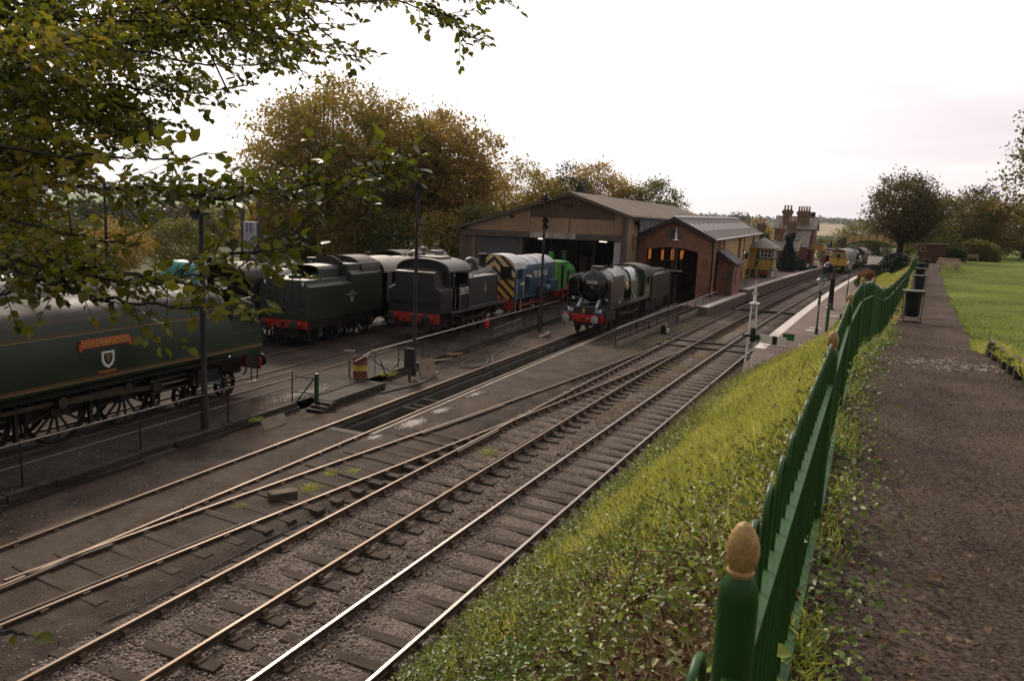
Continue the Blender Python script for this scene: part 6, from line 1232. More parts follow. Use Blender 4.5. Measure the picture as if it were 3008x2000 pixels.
def lattice(t, h, w0, w1, m, n=12):
    for sx in (-1, 1):
        for sy in (-1, 1): MB().tube([(sx * w0 / 2, sy * w0 / 2, 0), (sx * w1 / 2, sy * w1 / 2, h)], .02, 5).build('corner_angle', m, t)
    for f in range(4):
        for k in range(n):
            z0, z1 = h * k / n, h * (k + 1) / n; wa, wb = lerp(w0, w1, k / n) / 2, lerp(w0, w1, (k + 1) / n) / 2; s = 1 if k % 2 else -1
            p, q = (s * wa, -wa, z0), (-s * wb, -wb, z1); c_, s_ = ((1, 0), (0, 1), (-1, 0), (0, -1))[f]; rt = lambda v: (v[0] * c_ - v[1] * s_, v[0] * s_ + v[1] * c_, v[2])
            MB().tube([rt(p), rt(q)], .010, 4).build('lattice_bar', m, t)
def sig_finial(t, h, m):
    MB().box(-.19, .19, -.19, .19, h, h + .06).build('cap', m, t); MB().lathe([(.10, h + .06), (.05, h + .2), (.08, h + .26), (.03, h + .36), (.05, h + .4), (.02, h + .5), (.045, h + .62), (.005, h + 1.05)], n=10).build('finial_spike', m, t)
    MB().tube([(.11 * math.cos(R(a)), 0, h + .45 + .11 * math.sin(R(a))) for a in range(0, 360, 30)], .015, 5, closed=True).build('finial_ring', m, t)
t = thing('railway_signal', 'white lattice signal post with black striped white arm beside the near line', 'signal', (-4.28, 34.4, .1), .0)
lattice(t, 3.55, .40, .22, 'white'); sig_finial(t, 3.55, 'white')
zA = 2.15
MB().prism([(.34, zA - .19), (.44, zA - .01), (.34, zA + .17), (.88, zA + .14), (.88, zA - .22)], 'y', -.225, -.205).build('arm', 'white', t)
MB().prism([(.88, zA - .22), (.88, zA + .14), (1.08, zA + .13), (1.08, zA - .23)], 'y', -.227, -.203).build('arm_band', 'black', t); MB().prism([(1.08, zA - .23), (1.08, zA + .13), (1.45, zA + .11), (1.45, zA - .25)], 'y', -.225, -.205).build('arm', 'white', t)
MB().prism([(.05, zA - .1), (.34, zA - .13), (.40, zA), (.34, zA + .13), (.05, zA + .1)], 'y', -.222, -.2).build('arm_root', 'dark_green', t)
MB().box(-.02, .2, -.3, -.12, zA - .22, zA + .3, c=.05).build('lamp_case', 'black', t); MB().lathe([(.02, -.36), (.1, -.35), (.12, -.25)], (.08, 0, zA + .33), 'y', 12).build('spectacle', 'black', t); MB().lathe([(.05, -.36), (.13, -.34), (.13, -.28)], (.1, 0, zA + .08), 'y', 12).build('spectacle', 'black', t); MB().tube([(.05, -.22, zA - .2), (.02, -.22, .2)], .012, 5).build('pull_rod', 'wire', t)
MB().box(-.35, .1, -.25, -.2, zA + .0, zA + .1).build('balance_weight', 'black', t); MB().box(-.3, .3, -.3, .3, -.4, .05).build('footing', 'concrete', t)
t = thing('railway_signal', 'tall dark lattice signal mast with white finial before the brick shed', 'signal', (-13.75, 60.3, -.1))
lattice(t, 5.8, .5, .26, 'rust', 14); sig_finial(t, 5.8, 'white')
MB().box(-.6, .6, -.5, .5, 3.4, 3.46).build('platform', 'black', t); MB().tube([(-.6, -.5, 4.3), (.6, -.5, 4.3), (.6, .5, 4.3)], .02, 5).build('guard_rail', 'black', t)
for x in (-.6, .6): MB().tube([(x, -.5, 3.4), (x, -.5, 4.3)], .02, 5).build('guard_post', 'black', t)
for x in (-.7, -.4): MB().tube([(x, -.35, 0), (x + .2, -.35, 3.4)], .018, 5).build('ladder_stile', 'rust', t)
for k in range(11): MB().tube([(-.7 + .2 * k / 11, -.35, .3 + k * .29), (-.4 + .2 * k / 11, -.35, .3 + k * .29)], .013, 4).build('ladder_rung', 'rust', t)
# platform lamps
def plat_lamp(label, x, y, z=.9, h=2.55, s=1.0):
    t = thing('platform_lamp', label, 'lamp post', (x, y, z), 0, 'lamp posts along the right platform')
    MB().lathe([(.10, 0), (.10, .3), (.055, .4), (.045, 1.2), (.06, 1.25), (.038, 1.3), (.034, h)], n=10).build('column', 'dark_green', t)
    MB().box(-.22, .22, -.015, .015, h - .22, h - .19).build('ladder_bar', 'dark_green', t)
    lz = h
    for k in range(4):
        a = math.pi / 4 + k * math.pi / 2; MB().tube([(.10 * math.cos(a), .10 * math.sin(a), lz + .02), (.265 * math.cos(a), .265 * math.sin(a), lz + .60)], .014, 4).build('lantern_bar', 'dark_green', t)
    MB().lathe([(.10, lz + .02), (.25, lz + .60)], n=4).build('lantern_glass', 'lamp_glass', t); MB().lathe([(.30, lz + .60), (.17, lz + .74), (.11, lz + .76), (.10, lz + .86), (.03, lz + .90), (.02, lz + .98)], n=8).build('lantern_top', 'dark_green', t); MB().tube([(-.1, 0, lz - .1), (.1, 0, lz - .1)], .02, 4).build('burner', 'dark_green', t)
MATS['lamp_glass'].node_tree.nodes['Principled BSDF'].inputs['Alpha'].default_value = 0.55
plat_lamp('nearest gas style lamp post on the right platform', -2.42, 48.6); plat_lamp('second lamp post on the right platform beyond the water crane', -1.55, 76.0, .9, 2.7); plat_lamp('third lamp post on the right platform before the green hut', -.9, 98.0, .9, 2.7); plat_lamp('fourth lamp post on the right platform beside the diesel', .0, 124.0, .9, 2.7); plat_lamp('farthest lamp post on the right platform near the footbridge', 1.6, 150.0, .9, 2.9)
# water crane
t = thing('water_crane', 'black water crane column with swan neck arm on the right platform', 'water crane', (-2.45, 65.5, .9))
MB().lathe([(.3, 0), (.3, .1), (.2, .2), (.17, 2.2), (.2, 2.25), (.2, 2.4), (.13, 2.5), (.11, 3.0)], n=14).build('column', 'black', t); MB().tube([(0, 0, 2.9), (-.05, .0, 3.25), (-.3, .2, 3.5), (-.6, .5, 3.5), (-.75, .8, 3.3), (-.8, .95, 2.9)], .10, 10).build('swan_neck', 'black', t); MB().tube([(-.8, .95, 3.0), (-.83, 1.0, 2.0), (-.87, 1.05, .7), (-.9, 1.05, .2)], [.12, .11, .09, .11], 10).build('water_bag', 'black_matt', t)
MB().lathe([(.17, 3.2), (.19, 3.32), (.12, 3.45), (.02, 3.5)], (-.62, .6, 0), n=12).build('neck_cap', 'galv', t)
t = thing('green_post', 'plain green square post on the right platform', 'post', (-1.95, 50.3, .9)); MB().box(-.09, .09, -.09, .09, 0, 1.6, c=.012).build('shaft', 'paint_green', t); MB().box(-.11, .11, -.11, .11, 1.6, 1.65).build('cap', 'paint_green', t)
t = thing('notice_board', 'small dark green board on the right platform beside the bank', 'board', (-1.1, 52.5, .9)); MB().box(-.25, .25, -.15, .15, .3, .95, c=.02).build('panel', 'dark_green', t); MB().box(-.04, .04, -.04, .04, 0, .3).build('leg', 'dark_green', t)
t = thing('platform_barrier', 'thin wire barrier with green sign across the platform ramp', 'barrier', (-4.4, 40.6, .9))
for k in range(15):
    a = k * .19; MB().tube([(a, 0, 0), (a, 0, .82), (a + .05, 0, .9), (a + .1, 0, .82), (a + .1, 0, 0)] if k < 14 else [(a, 0, 0), (a, 0, 1)], .011, 5).build('hoop', 'wire', t)
MB().tube([(0, 0, .12), (2.8, 0, .12)], .013, 5).build('rail', 'wire', t); MB().box(.85, 1.4, -.04, -.02, .52, .85).build('sign', 'paint_green', t)
# ---- station bits on the left platform
def bench(label, x, y, z, rz, m1, m2='dark_green', grp=None):
    t = thing('bench', label, 'bench', (x, y, z), rz, grp)
    for k in range(3): MB().box(-.75, .75, -.2 + k * .15, -.08 + k * .15, .42, .45).build('seat_slat', m1, t)
    for k in range(3): MB().box(-.75, .75, .27 + k * .02, .29 + k * .02, .55 + k * .15, .67 + k * .15).build('back_slat', m1, t)
    for x_ in (-.65, .65): MB().box(x_ - .03, x_ + .03, -.2, .25, 0, .42).box(x_ - .03, x_ + .03, .25, .3, 0, .98).build('leg', m2, t)
bench('white slatted bench by the station office wall', -8.9, 129.0, .93, R(-100), 'white'); bench('white slatted bench under the station canopy', -8.2, 136.8, .93, R(-100), 'white')
t = thing('red_cylinder', 'red upright pillar under the canopy edge', 'pillar', (-6.9, 140.5, .93)); MB().lathe([(.2, 0), (.2, .1), (.15, .2), (.15, 1.3), (.2, 1.4), (.16, 1.6), (.02, 1.7)], n=12).build('body', 'red_fresh', t)
t = thing('station_sign', 'dark post with white striped bars at the platform edge', 'sign', (-6.4, 147.5, .93)); MB().box(-.12, .12, -.1, .1, 0, 4.5).build('post', 'black', t)
for k in range(3): MB().box(-.8, .8, -.14, -.1, 2.0 + k * .5, 2.25 + k * .5).build('bar', 'white', t)
t = thing('hand_railing', 'low green metal railing at the platform steps', 'railing', (-11.6, 83.5, .93))
for k in range(4): MB().tube([(0, k * .9, 0), (0, k * .9, 1.0)], .025, 5).build('post', 'paint_green', t)
MB().tube([(0, 0, 1.0), (0, 2.7, 1.0)], .025, 5).build('rail', 'paint_green', t)

# ================================================================== park furniture
def litter_bin(label, x, y):
    z = zP(y); t = thing('litter_bin', label, 'bin', (x, y, z), random.uniform(-.15, .15), 'litter bins along the fence')
    m = MB(); rings = []
    for r_, h in ((.15, .14), (.19, .16), (.20, .3), (.215, .6), (.23, .8), (.24, .84)): rings.append([(r_ * math.cos(2 * math.pi * k / 18) * (1 + .03 * math.sin(5 * k + h * 9)), r_ * math.sin(2 * math.pi * k / 18) * (1 + .03 * math.cos(7 * k)), h) for k in range(18)])
    m.loft(rings); m.build('sack', 'bin_black', t, 60)
    MB().lathe([(.255, .82), (.265, .84), (.26, .88), (.25, .88)], n=18, caps=False).build('hoop_band', 'black', t); m = MB().box(-.29, .29, -.27, .27, .89, .92, c=.012); m.build('lid', 'black', t); MB().box(-.3, .3, -.28, -.265, .885, .925).build('lid_rim', 'wood_grey', t)
    for sx in (-1, 1):
        for sy in (-1, 1): MB().tube([(sx * .22, sy * .2, 0), (sx * .25, sy * .22, .9)], .014, 5).build('frame_leg', 'wire', t)
    MB().box(-.26, .26, -.24, .24, 0, .03, c=.008).build('base', 'timber', t)
for k, y in enumerate((25.8, 41.3, 52.5, 64.0, 75.5)):
    litter_bin(('nearest black litter bin with lid standing by the fence', 'second black litter bin along the fence', 'third black litter bin along the fence', 'fourth black litter bin along the fence', 'farthest black litter bin near the brown shed')[k], xF(y) + interp(y, [25, 75], [.52, .6]), y)
def picnic(label, x, y, rz):
    t = thing('picnic_table', label, 'picnic table', (x, y, zP(y) + .02), rz, 'picnic tables in a row by the path')
    for k in range(5): MB().box(-.9, .9, -.37 + k * .15, -.23 + k * .15, .72, .76).build('top_plank', 'wood_grey', t)
    for s in (-1, 1):
        for k in range(2): MB().box(-.9, .9, min(s * (.62 + k * .14), s * (.75 + k * .14)), max(s * (.62 + k * .14), s * (.75 + k * .14)), .42, .46).build('seat_plank', 'wood_grey', t)
    for x_ in (-.6, .6):
        for s in (-1, 1): MB().loft([[(x_ - .03, s * .72 - .05, 0), (x_ + .03, s * .72 - .05, 0), (x_ + .03, s * .72 + .05, 0), (x_ - .03, s * .72 + .05, 0)], [(x_ - .03, s * .28 - .05, .72), (x_ + .03, s * .28 - .05, .72), (x_ + .03, s * .28 + .05, .72), (x_ - .03, s * .28 + .05, .72)]]).build('leg', 'wood_grey', t)
        MB().box(x_ + .03, x_ + .07, -.85, .85, .34, .42).build('cross_bar', 'wood_grey', t)
for k in range(4): picnic(('nearest of four picnic tables beside the path', 'second of four picnic tables beside the path', 'third of four picnic tables beside the path', 'farthest of four picnic tables before the hedge')[k], 5.95 + k * .42, 73.5 + k * 5.2, R(4))
bench('weathered park bench in front of the clipped bush', 11.2, 109, 4.0, R(8), 'wood_grey', 'wood_grey'); bench('pale park bench by the wire fence at right', 14.0, 117, 4.0, R(60), 'wood_grey', 'wood_grey')
t = thing('garden_shed', 'small brown timber shed at the end of the path', 'shed', (4.7, 97.5, 3.98))
for k in range(11): MB().box(0, 2.75, -.02 + (k % 2) * .012, .05, .02 + k * .185, .19 + k * .185).build('board', 'wood_brown', t)
MB().prism([(0.05, 0), (2.7, 0), (2.7, 2.1), (.05, 2.0)], 'y', .06, 2.2).build('body', 'wood_brown', t); slab('roof', [(-.15, -.2, 2.0), (3.0, -.2, 2.18), (3.0, 2.5, 2.18), (-.15, 2.5, 2.0)], .06, 'wood_grey', t); f = MB().box(.2, .75, -.05, .0, 1.2, 1.8).build('window', 'board_yellow', t); MB().box(.25, .7, -.06, -.045, 1.25, 1.75).build('pane', 'glass', f)
t = thing('wire_fence', 'green wire mesh fence on thin posts across the park', 'fence')
for k in range(12): MB().tube([(15 + k * 3.0, 122 + k * .6, 3.9), (15 + k * 3.0, 122 + k * .6, 5.6)], .05, 5).build('post', 'paint_green', t)
for z in (4.3, 4.9, 5.5): MB().tube([(15, 122, z), (48, 128.6, z)], .022, 4).build('wire', 'paint_green', t)
# timber edging of the raised lawn
t = thing('timber_edging', 'row of short dark log stakes edging the raised lawn', 'edging')
for k in range(13):
    y = 8.3 + k * .62; h = random.uniform(.16, .26); MB().lathe([(.055, -.2), (.06, h - .02), (.05, h), (.02, h + .005)], n=8).build('log_stake', 'timber_dark', t).location = (xPr(y) - .04 + random.uniform(-.03, .03), y, zP(y))
for k in range(5): MB().box(-.03, .03, 0, 1.58, 0, .17).build('edging_board', 'timber', t).location = (xPr(8.3 + k * 1.6) + .07, 8.3 + k * 1.6, zP(8.3 + k * 1.6))

# ================================================================== yard clutter
t = thing('oil_drum', 'rusty red oil drum with yellow band on the yard edge', 'drum', (-18.35, 25.75, YZ - .05))
MB().lathe([(.29, 0), (.30, .02), (.29, .05), (.29, .30), (.30, .32), (.29, .34)], n=24).build('lower_body', 'drum_red', t); MB().lathe([(.292, .30), (.305, .32), (.292, .34), (.292, .56)], n=24, caps=False).build('yellow_band', 'drum_yellow', t); MB().lathe([(.29, .55), (.30, .58), (.29, .60), (.29, .86), (.30, .88), (.285, .88), (.28, .80)], n=24, caps=False).build('upper_body', 'drum_red', t); MB().lathe([(.28, .78), (.27, .80)], n=20).build('contents', 'black_matt', t); MB().tube([(.1, .1, .7), (.35, .4, 1.15)], .03, 6).build('stick', 'tube_worn', t)
t = thing('stand_pipe', 'short T shaped stand pipe behind the oil drum', 'pipe', (-18.85, 25.7, YZ)); MB().cyl((0, 0, -.1), (0, 0, 1.0), .045, n=8).build('shaft', 'plank_pale', t); MB().cyl((-.2, -.1, 1.0), (.2, .1, 1.0), .04, n=8).build('cross_piece', 'plank_pale', t)
t = thing('timber_stage', 'low timber loading stage with three steps at the yard edge', 'stage', (0, 0, 0))
P4 = [(-17.55, 21.75), (-16.75, 21.75), (-16.95, 25.4), (-17.75, 25.4)]
for k in range(9):
    a, c = k / 9, (k + .94) / 9; q = [(lerp(P4[0][0], P4[3][0], a), lerp(21.75, 25.4, a)), (lerp(P4[1][0], P4[2][0], a), lerp(21.75, 25.4, a)), (lerp(P4[1][0], P4[2][0], c), lerp(21.75, 25.4, c)), (lerp(P4[0][0], P4[3][0], c), lerp(21.75, 25.4, c))]
    MB().loft([[(*p, .12) for p in q], [(*p, .19) for p in q]]).build('deck_plank', 'timber_dark', t, 0)
MB().loft([[(-16.76, 21.7, -.02), (-16.68, 21.7, -.02), (-16.68, 21.7, .2), (-16.76, 21.7, .2)], [(-16.96, 25.4, -.02), (-16.88, 25.4, -.02), (-16.88, 25.4, .2), (-16.96, 25.4, .2)]]).build('edge_beam', 'timber_dark', t)
for y in (22.0, 23.6, 25.1): MB().box(-16.9, -16.78, y, y + .12, -.12, .1).build('leg', 'timber_dark', t)
MB().loft([[(-16.8, 22.1, -.1), (-16.74, 22.1, -.1), (-16.74, 22.1, .0), (-16.8, 22.1, .0)], [(-16.95, 25.1, -.1), (-16.89, 25.1, -.1), (-16.89, 25.1, .0), (-16.95, 25.1, .0)]]).build('brace', 'timber', t)
for k in range(3): MB().box(-17.2, -16.55, 20.95 + k * .25, 21.2 + k * .25, -.02 + k * .08, .02 + k * .08).build('step_tread', 'timber_dark', t)
for x in (-17.22, -16.55): MB().prism([(20.85, -.12), (21.75, -.12), (21.75, .2), (21.6, .2)], 'x', x, x + .05).build('step_string', 'timber_dark', t)
MB().box(-17.25, -17.15, 21.5, 21.62, -.1, 1.15).build('gate_post', 'dark_green', t); MB().tube([(-17.2, 21.5, 1.05), (-17.55, 20.6, -.02)], .03, 5).build('diagonal_brace', 'dark_green', t)
for z in (.4, .95): MB().tube([(-17.85, 21.15, z + .1), (-17.2, 21.56, z)], .022, 5).build('gate_bar', 'tube', t)
def leaning_board(name, label, cat, x, y, w_, h_, rz, lean, m, z=-.1): 
    o = MB().box(-w_ / 2, w_ / 2, -.015, .015, 0, h_).build(name, m); o.location = (x, y, z); o.rotation_euler = (lean, 0, rz); tag(o, label, cat)
leaning_board('plywood_board', 'weathered plywood board leaning against the low kerb wall', 'board', -16.72, 18.95, 1.15, .36, R(93), R(-28), 'plank_pale')
leaning_board('plywood_board', 'square plywood sheet propped up beside the floodlight column', 'board', -16.75, 28.5, .75, .8, R(60), R(-18), 'wood_grey')
o = MB().box(-.32, .32, -.17, .17, 0, .2, c=.02).build('concrete_block', 'timber'); o.location = (-12.25, 14.1, -.09); o.rotation_euler = (0, 0, R(58)); tag(o, 'grey concrete block lying between the crossover rails', 'block')
t = thing('steel_ladder', 'grey ladder lying against the yard edge', 'ladder', (-18.9, 39.2, .2))
for z in (0, .42): MB().tube([(0, 0, z), (-.35, 4.6, z + .1)], .025, 5).build('stile', 'plank_pale', t)
for k in range(14): MB().tube([(-.025 * k, .2 + k * .33, .0), (-.025 * k, .2 + k * .33, .5)], .018, 5).build('rung', 'plank_pale', t)
o = MB().lathe([(.02, -.32), (.12, -.28), (.16, -.1), (.11, .1), (.04, .2), (.02, .22)], n=10); o.v = [(x * (1 + .2 * math.sin(9 * z)), y * (1 + .25 * math.cos(7 * z + x * 9)), z) for x, y, z in o.v]; o = o.build('red_bag', 'bag_red'); o.location = (-19.05, 38.6, 1.05); tag(o, 'bright red bag hung on the worn handrail', 'bag')
for lab, pp, r_ in (('thick hose looping over the ground below the yard edge', [(-16.6, 24.6), (-16.5, 25.6), (-16.35, 27), (-16.6, 28.6), (-17.0, 29.8)], .05), ('thin hose coiled beside the pit road', [(-16.9, 31.6), (-16.3, 31.2), (-16.0, 32.3), (-16.5, 33.6), (-17.1, 33.0), (-16.9, 31.8), (-16.2, 31.6), (-15.9, 33.0), (-16.5, 34.2), (-17.0, 35.8), (-17.2, 37.8), (-17.8, 40.2), (-18.2, 42)], .028)):
    q = []
    for i in range(len(pp) - 1):
        for s in (0, .25, .5, .75):
            p0, p1, p2, p3 = pp[max(i - 1, 0)], pp[i], pp[i + 1], pp[min(i + 2, len(pp) - 1)]; c = lambda j: .5 * (2 * p1[j] + (p2[j] - p0[j]) * s + (2 * p0[j] - 5 * p1[j] + 4 * p2[j] - p3[j]) * s * s + (3 * p1[j] - p0[j] - 3 * p2[j] + p3[j]) * s**3); q.append((c(0), c(1), -.045))
    tag(MB().tube(q, r_, 8).build('hose', 'hose'), lab, 'hose')
o = MB().box(-.5, .5, -.06, .06, 0, .07).build('scrap_plank', 'terracotta'); o.location = (-17.75, 32.6, .2); o.rotation_euler = (0, R(4), R(70)); tag(o, 'orange painted plank resting on the kerb wall', 'plank')
o = MB().box(-.8, .8, -.05, .05, 0, .05).build('scrap_plank', 'plank_pale'); o.location = (-17.5, 30.9, .2); o.rotation_euler = (0, R(3), R(80)); tag(o, 'pale plank resting on the kerb wall', 'plank')
o = MB().prism([(-.35, 0), (.35, 0), (.25, .3), (-.05, .12)], 'y', -.25, .25).build('broken_crate', 'plank_pale'); o.location = (-17.2, 42.8, -.08); o.rotation_euler = (0, 0, R(30)); tag(o, 'broken wooden crate below the yard edge', 'crate')
t = thing('hand_barrow', 'dark iron barrow frame lying beside the oil drum', 'barrow', (-17.9, 26.6, .15)); MB().tube([(-.2, -.4, .75), (-.1, 0, .45), (.1, .5, .1), (.2, .9, .35), (.25, 1.0, .6)], .025, 6).build('frame_bar', 'tube', t); MB().tube([(.2, -.4, .75), (.2, 0, .1), (.4, .5, .08)], .025, 6).build('frame_bar', 'tube', t)
t = thing('ground_signal', 'small black ground signal beside the railing boards', 'signal', (-11.6, 49.3, -.15)); MB().box(-.18, .18, -.18, .18, 0, .55, c=.04).build('case', 'black', t); MB().lathe([(.16, -.2), (.16, -.22)], (0, 0, .5), 'y', 14).build('disc', 'black', t); MB().box(.15, .35, -.1, .1, .2, .4).build('lamp', 'lettering', t)
t = thing('work_trestle', 'dark timber trestle beside the express locomotive', 'trestle', (-12.9, 49.0, -.08))
for x in (-.4, .4): MB().box(x - .06, x + .06, -.06, .06, 0, .7).build('leg', 'timber_dark', t)
MB().box(-.7, .7, -.12, .12, .7, .78).build('top', 'timber', t)
# pale ash and lime spills: loose flakes thinning out towards their edges
def spill(name, label, cat, x, y, z, sx, sy, n, smax, m='lime_dust'):
    rr = random.Random(int(abs(x * 100 + y * 10))); o = stones(name, [(rr.gauss(x, sx), rr.gauss(y, sy), z) for _ in range(n)], .006, smax, m, .18); o['kind'] = 'thing'; tag(o, label, cat)
spill('lime_spill', 'largest white lime spill beside the pit', 'spill', -13.3, 21.7, -.068, .12, .30, 900, .035); spill('lime_spill', 'second white lime spill farther along the pit', 'spill', -13.38, 23.7, -.068, .09, .24, 500, .03)
spill('lime_spill', 'faint white lime spill by the pit coping', 'spill', -13.55, 26.7, -.068, .07, .3, 260, .03); spill('lime_spill', 'small white lime spill at the near end of the pit', 'spill', -13.4, 19.6, -.068, .08, .15, 200, .03)
spill('ash_patch', 'pale ash patch on the yard behind the timber stage', 'ash', -18.4, 22.3, .165, .2, .8, 900, .035, 'lime'); spill('ash_patch', 'pale ash patch between the pit road rails', 'ash', -14.25, 12.6, -.082, .16, .55, 1100, .022, 'stone'); spill('ash_patch', 'pale sandy ash patch right of the pit', 'ash', -12.7, 27.8, -.085, .3, 1.2, 1500, .022, 'stone')
# ================================================================== vegetation
leafmat('autumn', [(0.15, 0.145, 0.030), (0.24, 0.20, 0.040), (0.35, 0.245, 0.048), (0.43, 0.25, 0.05)], .52)
leafmat('autumn_brown', [(0.17, 0.145, 0.034), (0.28, 0.20, 0.044), (0.38, 0.245, 0.052), (0.42, 0.28, 0.07)], .50)
leafmat('autumn_gold', [(0.17, 0.15, 0.026), (0.29, 0.22, 0.038), (0.40, 0.28, 0.055)], .50)
leafmat('olive', [(0.075, 0.080, 0.018), (0.14, 0.14, 0.028), (0.22, 0.19, 0.04)], .46)
leafmat('dark_conifer', [(0.008, 0.014, 0.007), (0.016, 0.026, 0.012), (0.028, 0.040, 0.018)], .15)
leafmat('plum', [(0.058, 0.052, 0.020), (0.105, 0.088, 0.030), (0.17, 0.12, 0.042)], .42)
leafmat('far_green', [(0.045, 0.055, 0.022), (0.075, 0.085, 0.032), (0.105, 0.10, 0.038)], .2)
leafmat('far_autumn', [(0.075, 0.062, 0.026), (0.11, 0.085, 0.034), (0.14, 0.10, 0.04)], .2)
leafmat('far_hazed', [(0.095, 0.105, 0.085), (0.13, 0.14, 0.115)], .1)  # distance haze mixed into the leaf colour, paler and bluer
leafmat('yew', [(0.006, 0.010, 0.005), (0.012, 0.019, 0.009), (0.020, 0.028, 0.012)], .1)
leafmat('hedge', [(0.03, 0.05, 0.012), (0.06, 0.085, 0.02), (0.10, 0.12, 0.03)], .3)
leafmat('ivy', [(0.055, 0.085, 0.012), (0.105, 0.155, 0.020), (0.16, 0.225, 0.028), (0.28, 0.31, 0.05)], .35, .38, .6)
leafmat('bramble', [(0.065, 0.075, 0.018), (0.12, 0.125, 0.028), (0.18, 0.17, 0.04)], .32, .45, .6)
leafmat('dead_leaf', [(0.045, 0.028, 0.014), (0.10, 0.058, 0.026), (0.17, 0.10, 0.05), (0.24, 0.16, 0.09)], .2, .8, 1.0)
leafmat('grass', [(0.19, 0.215, 0.028), (0.32, 0.345, 0.052), (0.45, 0.45, 0.085), (0.54, 0.48, 0.15)], .50, .5, .5)
leafmat('dry_grass', [(0.14, 0.105, 0.045), (0.22, 0.17, 0.08), (0.28, 0.22, 0.11)], .4, .6, .7)
leafmat('lawn_grass', [(0.085, 0.115, 0.012), (0.115, 0.145, 0.016), (0.145, 0.165, 0.022)], .4, .55, .3)
leafmat('canopy', [(0.022, 0.030, 0.004), (0.052, 0.064, 0.007), (0.115, 0.128, 0.011), (0.19, 0.18, 0.016), (0.22, 0.15, 0.018)], .55, .28, .5)
leafmat('park_mix', [(0.055, 0.062, 0.016), (0.105, 0.10, 0.022), (0.20, 0.135, 0.03), (0.30, 0.17, 0.035)], .42)
leafmat('flower', [(0.10, 0.08, 0.02), (0.35, 0.14, 0.03), (0.45, 0.25, 0.04)], .2)

def unit(v): return v / np.maximum(np.linalg.norm(v, axis=1, keepdims=True), 1e-9)
def leafmesh(name, pos, d, nrm, ln, wr, m, six=False, fold=.25):
    """pos base points, d length direction, nrm leaf normal (arrays); one folded leaf each"""
    pos, d, nrm = np.asarray(pos, float), unit(np.asarray(d, float)), np.asarray(nrm, float); s = unit(np.cross(d, nrm)); nn = np.cross(s, d); ln = np.asarray(ln, float).reshape(-1, 1); w = ln * wr; n = len(pos)
    if six:
        V = np.stack([pos, pos + d * ln * .28 + s * w * .46 + nn * w * fold, pos + d * ln * .66 + s * w * .40 + nn * w * fold * .8, pos + d * ln - nn * ln * .08, pos + d * ln * .66 - s * w * .40 + nn * w * fold * .8, pos + d * ln * .28 - s * w * .46 + nn * w * fold], 1)
        F = np.array([(0, 1, 2, 3), (0, 3, 4, 5)])
    else:
        V = np.stack([pos, pos + d * ln * .5 + s * w * .5 + nn * w * fold, pos + d * ln, pos + d * ln * .5 - s * w * .5 + nn * w * fold], 1); F = np.array([(0, 1, 2), (0, 2, 3)])
    k = V.shape[1]; f = (F[None] + (np.arange(n) * k)[:, None, None]).reshape(-1, F.shape[1])
    return npmesh(name, V.reshape(-1, 3), f, m)
def rdir(n): return unit(RNG.normal(size=(n, 3)))
def tree(name, label, base, blobs, ncl, per, leaf, m, tr=.35, fork=.35, bark='bark', cat='tree', group=None, spread=.75, limbs=12, shell=.5, flat=.7):
    t = thing(name, label, cat, base, 0, group); bl = np.array(blobs, float); vol = bl[:, 3] * bl[:, 4] * bl[:, 5]; which = RNG.choice(len(bl), ncl, p=vol / vol.sum())
    u = rdir(ncl) * (RNG.uniform(shell ** 3, 1, (ncl, 1)) ** (1 / 3)); lump = 1 + .16 * np.sin(u[:, :1] * 5 + which[:, None]) * np.cos(u[:, 1:2] * 4.3 + 1.3) ; cen = bl[which, :3] + u * bl[which, 3:] * lump
    n = ncl * per; ci = np.repeat(np.arange(ncl), per); p = cen[ci] + RNG.normal(size=(n, 3)) * spread * np.array([1, 1, flat]) * RNG.uniform(.6, 1.3, (ncl, 1))[ci]
    p[:, 2] = np.maximum(p[:, 2], .15)
    out_ = unit(p - bl[which, :3][ci]); d = unit(out_ * .5 + rdir(n) + np.array([0, 0, -.25])); nr = unit(rdir(n) + np.array([0, 0, .5]))
    ob('crown', leafmesh('crown', p, d, nr, RNG.uniform(.6, 1.35, n) * leaf, .62, m), t)
    top = float(cen[:, 2].max()); zf = top * fork; b = MB(); cx, cy = float(bl[0, 0]), float(bl[0, 1])
    b.tube([(0, 0, -.6), (0, 0, .2), (cx * .15, cy * .15, zf * .6), (cx * .4, cy * .4, zf)], [tr * 1.35, tr * 1.1, tr * .85, tr * .7], 8)
    for k in range(limbs):
        c = cen[RNG.integers(ncl)]; q0 = np.array([cx * .4, cy * .4, zf * RNG.uniform(.7, 1.0)]); mid = q0 * .45 + c * .55 + np.array([0, 0, -.06 * top]) + RNG.normal(size=3) * .3; q3 = c + (c - mid) * .15
        b.tube([tuple(q0), tuple(q0 * .6 + mid * .4 + RNG.normal(size=3) * .15), tuple(mid), tuple(c), tuple(q3)], [tr * .45, tr * .34, tr * .22, tr * .1, .02], 5)
        for _ in range(2):
            e2 = cen[np.argmin(np.linalg.norm(cen - (mid + RNG.normal(size=3) * top * .12), axis=1))]; b.tube([tuple(mid), tuple((mid + e2) / 2 + RNG.normal(size=3) * .15), tuple(e2)], [tr * .16, tr * .1, .02], 4)
    b.build('trunk', bark, t, 60); return t

